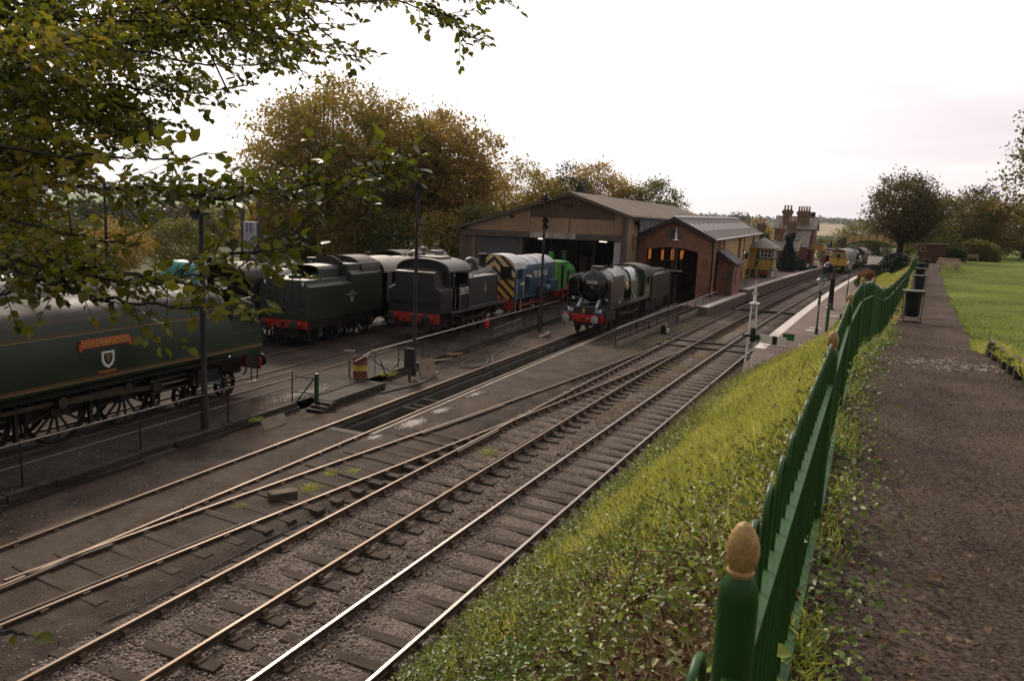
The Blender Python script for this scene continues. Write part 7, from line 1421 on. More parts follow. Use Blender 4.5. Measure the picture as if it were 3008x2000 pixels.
# ---------- trees behind the loco yard
tree('autumn_tree', 'huge rounded autumn tree with orange brown crown behind the yard', (-57.5, 76, 0), [(0, 0, 13.2, 10.8, 9, 8.0), (-5.5, -1, 10, 7.2, 6, 5.5), (5, 0, 11.5, 7, 7, 6.5), (8, 1, 12.5, 5.5, 5, 5.2), (0, -3, 6.5, 10, 5, 4)], 900, 58, .42, 'autumn', .75, .3, limbs=26, spread=.85, shell=.45)
tree('autumn_tree', 'brown leaved chestnut tree right of the huge autumn tree', (-46.0, 81, 0), [(0, 0, 12.2, 5.8, 6, 6.9), (2.0, 0, 9.5, 5.4, 5, 5), (-2, -1, 8, 5, 4, 4)], 440, 54, .42, 'autumn_brown', .6, .3, limbs=18, spread=.8)
for k, (x, y, h, r_, m, lb) in enumerate(((-64.5, 73, 6.5, 3.6, 'autumn_brown', 'brown undergrowth tree at the left foot of the huge autumn tree'), (-59.0, 72, 5.8, 3.2, 'olive', 'low olive tree under the huge autumn tree'), (-53.5, 72, 6.0, 3.0, 'autumn_brown', 'low rusty tree in front of the huge trunk'), (-48.5, 73, 7.0, 3.2, 'olive', 'olive understorey tree between the two autumn crowns'), (-42.5, 74, 7.0, 3.0, 'autumn_gold', 'low golden tree beside the left end of the big shed'), (-38.8, 76, 8.0, 2.9, 'olive', 'green understorey tree touching the big shed roof'), (-69, 78, 7.5, 4.0, 'autumn_gold', 'golden tree at the far left of the autumn wood'))):
    tree('understorey_tree', lb, (x, y, 0), [(0, 0, h * .58, r_, r_ * .9, h * .45)], 150, 46, .34, m, .16, .3, limbs=9, spread=.55, group='trees behind the loco yard')
tree('autumn_tree', 'pale gold tree rising left of the big shed ridge', (-45.5, 101, 0), [(0, 0, 10.2, 5.2, 5, 4.6), (4, 0, 8.5, 4.0, 4, 4)], 260, 38, .36, 'autumn_gold', .4, .4, limbs=12, spread=.7)
tree('conifer_tree', 'dark evergreen tree behind the big shed ridge', (-40.2, 106, 0), [(0, 0, 11.3, 3.3, 3.3, 3.6), (.5, 0, 8, 4.2, 4, 4)], 190, 40, .34, 'dark_conifer', .35, .4, spread=.55)
tree('autumn_tree', 'wide orange brown tree behind the shed roof', (-43.2, 127, 0), [(0, 0, 11.6, 6.8, 6, 4.6), (-4, 0, 10, 4.5, 4, 4)], 300, 38, .40, 'autumn_brown', .4, .4, limbs=14, spread=.75)
tree('autumn_tree', 'small rusty tree between two crowns behind the shed roof', (-37.2, 127, 0), [(0, 0, 9.6, 3.6, 3.5, 3.2)], 110, 34, .36, 'autumn', .3, .4, spread=.6)
tree('green_tree', 'rounded green tree at the right end of the shed roof', (-32.6, 126, 0), [(0, 0, 10.2, 4.2, 4, 3.7), (2.2, 0, 8.3, 3.6, 3.4, 3.2)], 190, 38, .36, 'olive', .35, .4, spread=.6)
for k, (x, y, h, r_, m, lb) in enumerate(((-31, 150, 9.5, 3.0, 'olive', 'small tree beyond the brick shed roof'), (-27.5, 158, 8.6, 2.6, 'olive', 'thin topped tree left of the station house'), (-25, 166, 10.5, 3.4, 'far_green', 'taller green tree left of the station house'), (-20.5, 160, 9.2, 3.2, 'autumn_gold', 'yellowing tree beside the station house roof'), (-35, 160, 8.8, 2.8, 'olive', 'sparse tree top behind the brick shed ridge'))):
    tree('garden_tree', lb, (x, y, -.5), [(0, 0, h * .62, r_, r_, h * .38)], 80, 30, .38, m, .2, .4, limbs=8, spread=.5, group='trees behind the station')
tree('green_tree', 'bushy tree beside the footbridge and platform train', (-2.2, 190, -.5), [(0, 0, 6.2, 5.2, 5, 3.9), (4.5, 0, 5, 3.5, 4, 3)], 220, 34, .42, 'olive', .3, .3, spread=.65)
tree('green_tree', 'low tree right of the station house by the line', (-7.6, 158, 0), [(0, 0, 3.6, 1.8, 2, 2.6)], 70, 30, .34, 'olive', .15, .3, spread=.4)
for k, (x, y, h, r_, m, lb) in enumerate(((-63, 26, 4.2, 2.8, 'olive', 'low olive tree at the far left yard boundary'), (-65, 33, 4.6, 3.0, 'autumn_brown', 'low brown tree at the yard boundary behind the coach'), (-66, 40, 5.0, 3.0, 'olive', 'olive tree at the yard boundary left of the tarpaulin'), (-68, 47, 4.8, 3.2, 'hedge', 'green bush tree at the yard boundary behind the tarpaulin'), (-68, 54, 5.4, 3.2, 'autumn_brown', 'brown tree at the yard boundary below the valley house'), (-67, 61, 5.6, 3.2, 'olive', 'olive tree at the yard boundary by the transformer'))):
    tree('boundary_tree', lb, (x, y, -.3), [(0, 0, h * .5, r_, r_, h * .5)], 110, 40, .30, m, .14, .25, limbs=6, spread=.5, group='trees at the yard boundary')
# ---------- park trees at right
tree('plum_tree', 'dark reddish tree standing at the top of the bank', (3.1, 104, 3.9), [(0, 0, 6.6, 3.6, 4.2, 3.7), (-.3, 0, 4.6, 4.0, 4.0, 2.6), (1.4, 0, 5.2, 3.2, 3.5, 3.2)], 360, 40, .30, 'plum', .42, .25, 'bark_dark', limbs=18, spread=.50)
tree('autumn_tree', 'large green and orange tree behind the brown shed', (10.6, 128, 3.9), [(0, 0, 5.6, 6.2, 5, 3.8), (-4.5, 0, 4.2, 4, 4, 3.2), (5.5, 0, 4.8, 4, 4, 3.4)], 420, 40, .36, 'park_mix', .4, .25, limbs=14, spread=.6)
tree('conifer_tree', 'dark conifer poking above the park trees', (14.4, 140, 3.9), [(0, 0, 6.5, 3.0, 3, 4.2)], 120, 36, .34, 'dark_conifer', .3, .4, spread=.45)
tree('green_tree', 'dense olive tree behind the wire fence', (21, 140, 3.9), [(0, 0, 4.6, 5.5, 4.5, 3.8)], 240, 34, .38, 'olive', .35, .25, limbs=10, spread=.6)
tree('autumn_tree', 'golden tree at the far right behind the wire fence', (30, 146, 3.9), [(0, 0, 5.2, 6, 5, 4.6), (6, -2, 4, 5, 4, 4)], 300, 34, .40, 'autumn', .35, .25, limbs=10, spread=.65)
tree('autumn_tree', 'rusty tree reaching into the right edge of the picture', (12.3, 60, 4.0), [(0, 0, 9.2, 4.6, 4.5, 4.2), (-1.5, 0, 6.6, 4.1, 4, 2.6)], 280, 36, .24, 'park_mix', .4, .3, limbs=16, spread=.42)
tree('green_tree', 'shaded hedge tree beside the brown shed', (6.2, 116, 3.9), [(0, 0, 3.2, 3.6, 3, 2.8)], 130, 32, .32, 'olive', .2, .3, spread=.45)
def bush(name, label, base, blobs, n, leaf, m, cat='bush', group=None, jit=.06):
    """clipped or rounded bush: a dense shell of leaves on overlapping ellipsoids"""
    t = thing(name, label, cat, base, 0, group); bl = np.array(blobs, float); ar = (bl[:, 3] + bl[:, 4]) * bl[:, 5]; w_ = RNG.choice(len(bl), n, p=ar / ar.sum()); u = rdir(n); p = bl[w_, :3] + u * bl[w_, 3:] * (1 + RNG.normal(size=(n, 1)) * jit); p[:, 2] = np.maximum(p[:, 2], .02)
    ob('foliage', leafmesh('foliage', p, unit(u + rdir(n) * .9), unit(u + rdir(n) * .7), RNG.uniform(.6, 1.3, n) * leaf, .7, m), t)
    b = MB(); b.tube([(0, 0, -.2), (float(bl[0, 0]), float(bl[0, 1]), float(bl[0, 2]))], .06, 5); b.build('stem', 'bark', t)
    for (cx, cy, cz_, rx, ry, rz_) in blobs:                              # dense shaded inner twigs
        k = 260; uu = rdir(k) * RNG.uniform(.3, .93, (k, 1)); pp = np.array([cx, cy, cz_]) + uu * np.array([rx, ry, rz_]); pp[:, 2] = np.maximum(pp[:, 2], .02)
        ob('inner_foliage', leafmesh('inner_foliage', pp, rdir(k), rdir(k), np.full(k, max(rx, rz_) * .42), .9, m), t)
    return t
bush('clipped_hedge', 'clipped pale green hedge beside the brown shed', (8.6, 104.5, 3.9), [(-.7, 0, .75, .8, .8, .95), (.7, 0, .75, .8, .8, .95), (0, 0, .8, 1.4, .9, .95)], 3200, .16, 'hedge'); bush('round_bush', 'big dark rounded bush behind the park bench', (11.5, 112.5, 3.9), [(0, 0, 1.2, 2.2, 1.5, 1.5), (1.5, 0, 1.0, 1.6, 1.4, 1.4)], 3000, .2, 'olive'); bush('round_bush', 'dark bush by the pale bench', (8.2, 113, 3.9), [(0, 0, .9, 1.5, 1.2, 1.1)], 1500, .18, 'olive')
bush('arching_shrub', 'dark arching shrub on the bank above the platform hut', (2.7, 96, 2.9), [(0, 0, .9, 1.3, 2.0, .95), (-.6, -1.2, .6, .9, 1.3, .8)], 2600, .17, 'yew', jit=.14)
bush('flower_bush', 'orange flowering bush on the right platform by the hut', (-.35, 110, .9), [(0, 0, .5, .85, .9, .6), (.5, .3, .8, .6, .7, .5)], 1600, .13, 'flower')
bush('low_shrub', 'low green shrub on the bank by the platform', (-.6, 96, 1.0), [(0, 0, .4, .7, 1.8, .5)], 900, .13, 'hedge')
bush('topiary', 'tall tiered dark yew topiary beside the signal box', (-10.9, 120.5, .93), [(0, 0, 1.1, 1.45, 1.45, 1.55), (0, 0, 2.75, .95, .95, .42), (0, 0, 3.35, .72, .72, .3), (0, 0, 3.8, .55, .55, .22), (0, 0, 4.15, .4, .4, .16), (.0, 0, 4.8, .62, .62, .62), (.45, 0, 5.25, .28, .28, .45)], 6500, .13, 'yew', 'topiary', jit=.03)
bush('topiary', 'small round yew beside the tall topiary', (-9.5, 124.5, .93), [(0, 0, .7, .8, .8, .95)], 1100, .12, 'yew', 'topiary', jit=.03); bush('topiary', 'dark domed yew behind the signal box roof', (-13.8, 113, .93), [(0, 0, 2.0, 1.5, 1.5, 2.2), (0, 0, 4.4, .95, .95, .95)], 2800, .14, 'yew', 'topiary', jit=.03); bush('topiary', 'tall dark yew at the far end of the left platform', (-6.9, 150, .93), [(0, 0, 1.4, 1.1, 1.1, 1.6), (0, 0, 3.0, .6, .6, .6)], 1800, .14, 'yew', 'topiary', jit=.04)

# ---------- far landscape: fields, hedges, woods, scattered trees
def polar(a, r): return (math.sin(R(a)) * r, math.cos(R(a)) * r)
def field(label, a0, a1, r0, r1, m, lift=1.2):
    rows = []
    for k in range(9):
        r = lerp(r0, r1, k / 8); rows.append([(*polar(lerp(a0, a1, j / 10), r), land_z(*polar(lerp(a0, a1, j / 10), r)) + lift) for j in range(11)])
    o = sheet('field', rows, m); o['label'] = label
field('pale green field on the distant hill at left', -55, -38.5, 980, 1750, 'field'); field('narrow green meadow in the valley at left', -48, -42.5, 330, 420, 'field'); field('straw coloured field strip at left', -53, -40, 640, 700, 'field_straw')
field('straw field beyond the station', -5, 3, 560, 900, 'field_straw'); field('green field beyond the station', -5, 2.5, 330, 480, 'field'); field('pale far field beyond the station', -6, 4, 1250, 1750, 'field_straw')
def wood(name, label, arcs, n, size, m, jitter):
    P = []
    for (a0, a1, r, dr, h) in arcs:
        for _ in range(int(n * abs(a1 - a0) / 10)):
            a = random.uniform(a0, a1); rr = r + random.uniform(-dr, dr); x, y = polar(a, rr); hh = h * (.55 + .6 * abs(mnoise.noise(Vector((a * 1.7, rr * .01, 2))))); P.append((x, y, land_z(x, y) + random.random() ** .7 * hh))
    P = np.array(P); k = len(P); o = ob(name, leafmesh(name, P, rdir(k), unit(rdir(k) + np.array([0, 0, .6])), RNG.uniform(.6, 1.4, k) * size, .8, m)); o['kind'] = 'stuff'; o['label'] = label
wood('far_wood', 'haze tinted woods along the skyline at left', [(-62, -30, 1850, 60, 34), (-47, -38, 1780, 25, 42), (-8, 14, 2300, 80, 20), (-30, -8, 2000, 80, 20), (14, 70, 1500, 80, 30)], 2600, 5.5, 'far_hazed', 0)
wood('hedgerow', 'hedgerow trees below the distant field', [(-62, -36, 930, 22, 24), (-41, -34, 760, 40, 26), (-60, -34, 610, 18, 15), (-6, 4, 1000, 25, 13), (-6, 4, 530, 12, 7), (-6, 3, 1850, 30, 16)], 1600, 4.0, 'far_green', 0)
random.seed(21)
k = 0
far_lab = ('rounded', 'broad', 'tall', 'small', 'bushy', 'ragged')
for (a, r, h) in ((-50, 150, 9), (-47.5, 175, 12), (-44.5, 205, 12), (-53, 190, 11), (-41.5, 170, 10), (-49, 250, 13), (-45.5, 300, 14), (-42.5, 260, 15), (-55, 280, 13), (-51.5, 350, 15), (-47, 400, 15), (-43.5, 380, 14), (-57, 220, 12), (-40, 230, 13), (-46, 140, 7), (-52, 130, 8), (-38.8, 300, 14), (-54, 430, 15), (-49.5, 470, 15), (-44.5, 500, 15)):
    x, y = polar(a, r); m = ('far_green', 'far_autumn', 'olive')[k % 3] if r < 260 else ('far_green', 'far_autumn')[k % 2]
    tree('valley_tree', '%s %s tree number' % (far_lab[k % 6], ('green', 'brown', 'olive')[k % 3]), (x, y, land_z(x, y) - .5), [(0, 0, h * .55, h * .42, h * .42, h * .45), (h * .2, 0, h * .4, h * .35, h * .35, h * .35)], 60, 26, h * .085, m, .3, .3, limbs=4, spread=h * .075, group='trees down in the valley')['label'] = '%s %s tree in the valley at left, %s' % (far_lab[k % 6], ('green', 'brown', 'olive')[k % 3], ('near the tarpaulin', 'below the hill field', 'beyond the loudspeaker column', 'left of the transformer poles')[k // 6 if k // 6 < 4 else 3]); k += 1
for k, (a, r) in enumerate(((-46.2, 345), (-44.9, 352), (-52, 300))):
    x, y = polar(a, r); t = thing('valley_house', ('red roofed cottage in the valley beside the loudspeaker column', 'pale cottage in the valley next to the red roofed one', 'white walled cottage among the valley trees at far left')[k], 'house', (x, y, land_z(x, y)), R(-a)); MB().box(-5, 5, -3, 3, 0, 4.2).build('wall', 'brick_house' if k == 0 else 'concrete', t); MB().prism([(-3.4, 4.0), (3.4, 4.0), (0, 7)], 'x', -5.3, 5.3).build('roof', 'terracotta' if k < 2 else 'slate', t); MB().box(2.5, 3.5, -.5, .5, 5.5, 8.2).build('chimney', 'brick_house', t)
    for q in range(3): MB().box(-3.6 + q * 2.8, -2.4 + q * 2.8, -3.05, -2.98, 1.3, 2.8).build('window', 'glass', t)
# ---------- bank vegetation
def bank_np(t, y):
    return np.array([bank(float(a), float(b)) for a, b in zip(t, y)])
def scatter_bank(n, y0, y1, dens, pw=1.5):
    T, Y = [], []
    while len(T) < n:
        t, y = random.random(), y0 + (y1 - y0) * random.random() ** pw
        if random.random() < dens(t, y): T.append(t); Y.append(y)
    return np.array(T), np.array(Y)
def nn(x, y, s, o=0.0): return mnoise.noise(Vector((x * s + o, y * s, o)))
def g_den(t, y):                          # long bright grass: a band beyond the near ivy
    a = min(1, max(0, (y - 5 - 3 * (1 - t)) / 4)); b = 1 if .25 < t < .93 else .25
    return a * b * (1.0 if nn(t * 6, y, .55, 4) > -.12 else .2)
def i_den(t, y):
    a = 1 if y < 8.5 else max(.10, 1 - (y - 8.5) / 5); e = 1.0 if t < .26 else 0; v = max(a, e)
    if t > .62: v *= .4
    return v * (1.0 if nn(t * 6, y, .7, 1) > -.15 else .2)
n = 64000; T, Y = scatter_bank(n, 1.5, 48, i_den, 1.6); p = bank_np(T, Y); p[:, 2] += RNG.random(n) ** 1.6 * .30 + .01; p[:, :2] += RNG.normal(size=(n, 2)) * .04
d = unit(rdir(n) * np.array([1, 1, .45])); nr = unit(rdir(n) * .75 + np.array([-.3, 0, .9]))
o = ob('ivy_cover', leafmesh('ivy_cover', p, d, nr, RNG.uniform(.022, .085, n) * RNG.uniform(.7, 1.1, n), .85, 'ivy', True)); tag(o, 'leafy ivy and bramble cover on the near bank', kind='stuff')
n = 20000; T, Y = scatter_bank(n, 1.5, 60, lambda t, y: .9 if t < .3 or y < 9 else .12, 1.4); p = bank_np(T, Y); p[:, 2] += RNG.random(n) ** 1.3 * .42; o = ob('bramble_cover', leafmesh('bramble_cover', p, unit(rdir(n) * np.array([1, 1, .5])), unit(rdir(n) * .8 + np.array([0, 0, .8])), RNG.uniform(.03, .09, n), .6, 'bramble', True)); tag(o, 'olive bramble leaves scattered over the bank', kind='stuff')
n = 34000; T, Y = scatter_bank(n, 1.5, 40, lambda t, y: (1.0 if t > .55 else .3) * (1 if y < 16 else .4) * (1 if nn(t * 6, y, .8, 7) > -.1 else .25), 1.6); p = bank_np(T, Y); p[:, 2] += .015 + RNG.random(n) ** 2 * .16
o = ob('leaf_litter', leafmesh('leaf_litter', p, unit(rdir(n) * np.array([1, 1, .3])), unit(rdir(n) * .7 + np.array([0, 0, .8])), RNG.uniform(.03, .085, n), .7, 'dead_leaf', True, .35)); tag(o, 'brown fallen leaves lying on the bank', kind='stuff')
def blades(name, label, p, h, m, lean=.45, wid=.006):
    n = len(p); d = unit(np.stack([RNG.normal(size=n) * lean, RNG.normal(size=n) * lean, np.ones(n)], 1)); s = unit(np.cross(d, rdir(n))); h = h.reshape(-1, 1); w_ = wid * RNG.uniform(.7, 1.4, (n, 1)); bend = np.stack([RNG.normal(size=n), RNG.normal(size=n), -np.abs(RNG.normal(size=n)) * .5], 1) * h * .22
    V = np.stack([p - s * w_, p + s * w_, p + d * h * .55 + s * w_ * .8, p + d * h * .55 - s * w_ * .8, p + d * h + bend], 1); f1 = np.array([(0, 1, 2), (0, 2, 3), (3, 2, 4)]); f = (f1[None] + (np.arange(n) * 5)[:, None, None]).reshape(-1, 3)
    o = ob(name, npmesh(name, V.reshape(-1, 3), f, m)); tag(o, label, kind='stuff'); return o
n = 95000; T, Y = scatter_bank(n, 4, 42, g_den, 1.1); p = bank_np(T, Y); blades('bank_grass', 'long bright grass on the railway bank', p, RNG.uniform(.12, .42, n), 'grass', .38, .0075)
n = 22000; T, Y = scatter_bank(n, 38, 120, lambda t, y: 1, 1.3); p = bank_np(T, Y); blades('bank_grass_far', 'rough grass on the far bank above the platform', p, RNG.uniform(.15, .5, n), 'grass', .4, .022)
n = 15000; T, Y = scatter_bank(n, 3, 90, lambda t, y: (.9 if nn(t * 6, y, .5, 12) > 0 else .15) * (1.0 if t < .5 or y > 20 else .5), 1.2); p = bank_np(T, Y); blades('dry_grass', 'dry straw coloured grass among the green', p, RNG.uniform(.15, .5, n), 'dry_grass', .55, .006)
# tall weeds at the foot of the bank: single plants
def weed(label, x, y, z, h, ns, m='hedge'):
    t = thing('weed_plant', label, 'plant', (x, y, z), random.uniform(0, 6), 'leafy weeds at the foot of the bank')
    P, D, Nn, S = [], [], [], []
    for s in range(ns):
        a = random.uniform(0, 6.28); lx, ly = random.uniform(.05, .3) * math.cos(a), random.uniform(.05, .3) * math.sin(a); hh = h * random.uniform(.65, 1)
        MB().tube([(lx * .2, ly * .2, -.05), (lx * .6, ly * .6, hh * .5), (lx, ly, hh)], [.008, .006, .003], 4).build('stem', 'bramble', t)
        for k in range(14):
            u = .2 + .8 * k / 14; b = k * 2.4; P.append((lx * u, ly * u, hh * u)); D.append((math.cos(b), math.sin(b), .35)); Nn.append((-.3 * math.cos(b), -.3 * math.sin(b), 1)); S.append(.10 * (1.15 - u * .6))
    ob('leaves', leafmesh('leaves', P, D, Nn, S, .42, m, True), t)
wp = [(.03, 31.5, 1.0, 6, 'tall leafy weed beside the white lattice signal'), (.10, 22.5, .55, 5, 'leafy weed at the bank foot farther along the line'), (.12, 17.5, .5, 5, 'leafy weed at the middle of the bank foot'), (.3, 12.0, .45, 5, 'broad leaved weed among the ivy'), (.2, 9.0, .45, 5, 'leafy weed near the nearest rail'), (.55, 26, .5, 4, 'pale weed on the grassy bank'), (.06, 27.0, .6, 4, 'weed clump overhanging the near rail')]
for t_, y_, h_, n_, lb in wp: weed(lb, *bank(t_, y_), h_, n_)
# arching bramble stems and dead stalks
bs_ = MB()
for k in range(170):
    t_, y_ = random.random() ** 1.2 * .95, 2.5 + 30 * random.random() ** 1.6; x_, yy_, z_ = bank(t_, y_); a = random.uniform(0, 6.28); l_ = random.uniform(.3, 1.1); h_ = random.uniform(.15, .5); dx, dy = math.cos(a) * l_, math.sin(a) * l_
    bs_.tube([(x_, yy_, z_ - .02), (x_ + dx * .3, yy_ + dy * .3, z_ + h_ * .8), (x_ + dx * .65, yy_ + dy * .65, z_ + h_), (x_ + dx, yy_ + dy, bank(min(1, max(0, t_ + dx / 6)), yy_ + dy)[2] + .04)], [.006, .005, .004, .002], 4)
tag(bs_.build('bramble_stems', 'wood_brown', None, 0), 'brown arching bramble stems and dead stalks on the bank', kind='stuff')
# straw stalks arching over the rail
n = 1800; Y = RNG.uniform(24, 36, n); p = bank_np(RNG.uniform(0, .14, n), Y); blades('straw_stalks', 'pale straw stalks arching over the nearest rail', p, RNG.uniform(.3, .75, n), 'dry_grass', .7, .006)
# tufts along the fence foot and path edge
n = 6500; Y = 1.5 + 60 * RNG.random(n) ** 1.4; X = np.array([xF(y) for y in Y]) + .02 + np.abs(RNG.normal(size=n)) * .085; Z = np.array([zP(y) for y in Y]); keep = np.array([nn(x * 2, y, .9, 3) > .0 for x, y in zip(X, Y)])
p = np.stack([X, Y, Z], 1)[keep]; blades('fence_grass', 'grass tufts growing along the foot of the fence', p, RNG.uniform(.04, .17, len(p)), 'grass', .5, .004)
n = 2400; Y = 2.5 + 20 * RNG.random(n) ** 1.4; X = np.array([xF(y) for y in Y]) + .05 + np.abs(RNG.normal(size=n)) * .18; p = np.stack([X, Y, np.array([zP(y) for y in Y]) + RNG.random(n) * .1], 1); o = ob('fence_ivy', leafmesh('fence_ivy', p, unit(rdir(n) * np.array([1, 1, .4])), unit(rdir(n) * .6 + np.array([0, 0, .8])), RNG.uniform(.02, .055, n), .8, 'ivy', True)); tag(o, 'small ivy leaves at the foot of the fence', kind='stuff')
# lawn
n = 100000; Y = 1 + 82 * RNG.random(n) ** 1.4; X = np.array([xPr(y) for y in Y]) + RNG.random(n) ** 1.3 * (3 + Y * .22); Z = np.array([zP(y) + interp(y, [-8, 8, 15, 17.5, 22, 260], [.16, .16, .16, .05, .015, .015]) for y in Y]) + .0
Z = Z + np.interp(X - np.array([xPr(y) for y in Y]), [0, 3, 30, 150], [0, .05, .3, 1.0]); blades('lawn_grass', 'short mown grass of the park lawn', np.stack([X, Y, Z], 1), RNG.uniform(.02, .05, n) * (1 + Y * .008), 'lawn_grass', .5, .006)
n = 3500; Y = 8 + 12 * RNG.random(n); X = np.array([xPr(y) for y in Y]) + RNG.normal(size=n) * .07 + .05; p = np.stack([X, Y, np.array([zP(y) for y in Y]) + np.where(Y < 16.5, .12, 0.0)], 1); blades('edge_grass', 'grass hanging over the timber lawn edging', p, RNG.uniform(.08, .22, n), 'grass', .7, .004)
# leaves and grit on the path
n = 900; Y = 2.6 + 28 * RNG.random(n) ** 1.5; X = np.array([xF(y) for y in Y]) + .08 + RNG.random(n) ** 2.6 * 2.0; p = np.stack([X, Y, np.array([zP(y) for y in Y]) + .012], 1)
o = ob('fallen_leaves', leafmesh('fallen_leaves', p, unit(rdir(n) * np.array([1, 1, .15])), unit(rdir(n) * .45 + np.array([0, 0, 1])), RNG.uniform(.02, .06, n), .7, 'dead_leaf', True, .3)); tag(o, 'small brown leaves scattered over the path', kind='stuff')
n = 1600; Y = 2.4 + 20 * RNG.random(n) ** 1.4; X = np.array([xF(y) for y in Y]) + RNG.random(n) * 2.3; p = np.stack([X, Y, np.array([zP(y) for y in Y]) + .008], 1); dd = unit(rdir(n) * np.array([1, 1, .05])); o = ob('path_straw', leafmesh('path_straw', p, dd, np.tile([0, 0, 1.], (n, 1)), RNG.uniform(.02, .09, n), .05, 'dry_grass')); tag(o, 'bits of straw and twig on the path', kind='stuff')
stones('path_grit', [(xF(y) + .1 + random.random() * 2.2, y, zP(y) - .004) for y in [2.3 + 24 * random.random() ** 1.7 for _ in range(16000)]], .003, .010, 'path', .7)
stones('path_pale_grit', [(random.gauss(1.35, .55), random.gauss(12.9, .35), zP(12.9) + .006) for _ in range(420)], .006, .026, 'lime', .25)
ml = MB(); mp_ = [(0, 0), (.04, -.03), (.10, -.028), (.115, -.055), (.14, -.03), (.19, -.012), (.15, .012), (.16, .05), (.11, .03), (.05, .034)]
ml.add([(x - .09, y, .02 + .018 * math.sin(k * 1.9)) for k, (x, y) in enumerate(mp_)] + [(.01, 0, .006)], [(k, (k + 1) % 10, 10) for k in range(10)]); o = ml.build('fallen_leaf', 'dead_leaf'); o.location = (.47, 4.45, zP(4.4)); o.rotation_euler = (0, 0, R(12)); o.scale = (.75,) * 3; tag(o, 'large curled brown leaf lying alone on the near path', 'leaf')
# weeds between the rails
def tuft(label, x, y, z, n, r_, h):
    p = np.stack([x + RNG.normal(size=n) * r_, y + RNG.normal(size=n) * r_ * 1.3, np.full(n, z)], 1); o = blades('grass_tuft', label, p, RNG.uniform(.4, 1.2, n) * h, 'grass', .6, .004); o['kind'] = 'thing'; tag(o, label, 'grass tuft', 'grass tufts between the tracks')
tuft('yellowish grass tuft nearest the grey concrete block', -12.15, 15.0, -.09, 260, .13, .13); tuft('second grass tuft beyond the concrete block', -12.4, 16.2, -.09, 200, .11, .11); tuft('small grass tuft left of the crossover rail', -12.0, 16.6, -.09, 140, .09, .1); tuft('grass tuft at the crossing of two rails', -9.85, 20.4, -.2, 320, .22, .13); tuft('green tuft between the running lines far along', -9.1, 38.5, -.2, 260, .3, .12); tuft('tiny tuft beside the block on its left', -12.7, 13.2, -.09, 90, .08, .08); tuft('moss tuft on the kerb wall', -17.05, 18.4, .2, 200, .12, .08); tuft('grass by the oil drum', -17.75, 26.9, .18, 300, .2, .15); tuft('weedy tuft by the railing boards', -11.0, 47.0, -.18, 300, .35, .12)
n = 9000; Y = 26 + 40 * RNG.random(n); X = np.array([lerp(xC(y) + 1.2, xD(y) - 1.0, random.random()) for y in Y]); k_ = np.array([nn(x, y, .35, 2) > .0 for x, y in zip(X, Y)]); p = np.stack([X, Y, np.full(n, -.21)], 1)[k_]; blades('track_weeds', 'thin weeds between the running lines', p, RNG.uniform(.03, .1, len(p)), 'dry_grass', .6, .006)
n = 5000; Y = 40 + 24 * RNG.random(n); X = np.array([lerp(-11.9, xC(y) - 1.4, random.random()) for y in Y]); blades('shed_weeds', 'weedy strip beside the railing boards', np.stack([X, Y, np.full(n, -.15)], 1), RNG.uniform(.04, .14, n), 'grass', .6, .008)

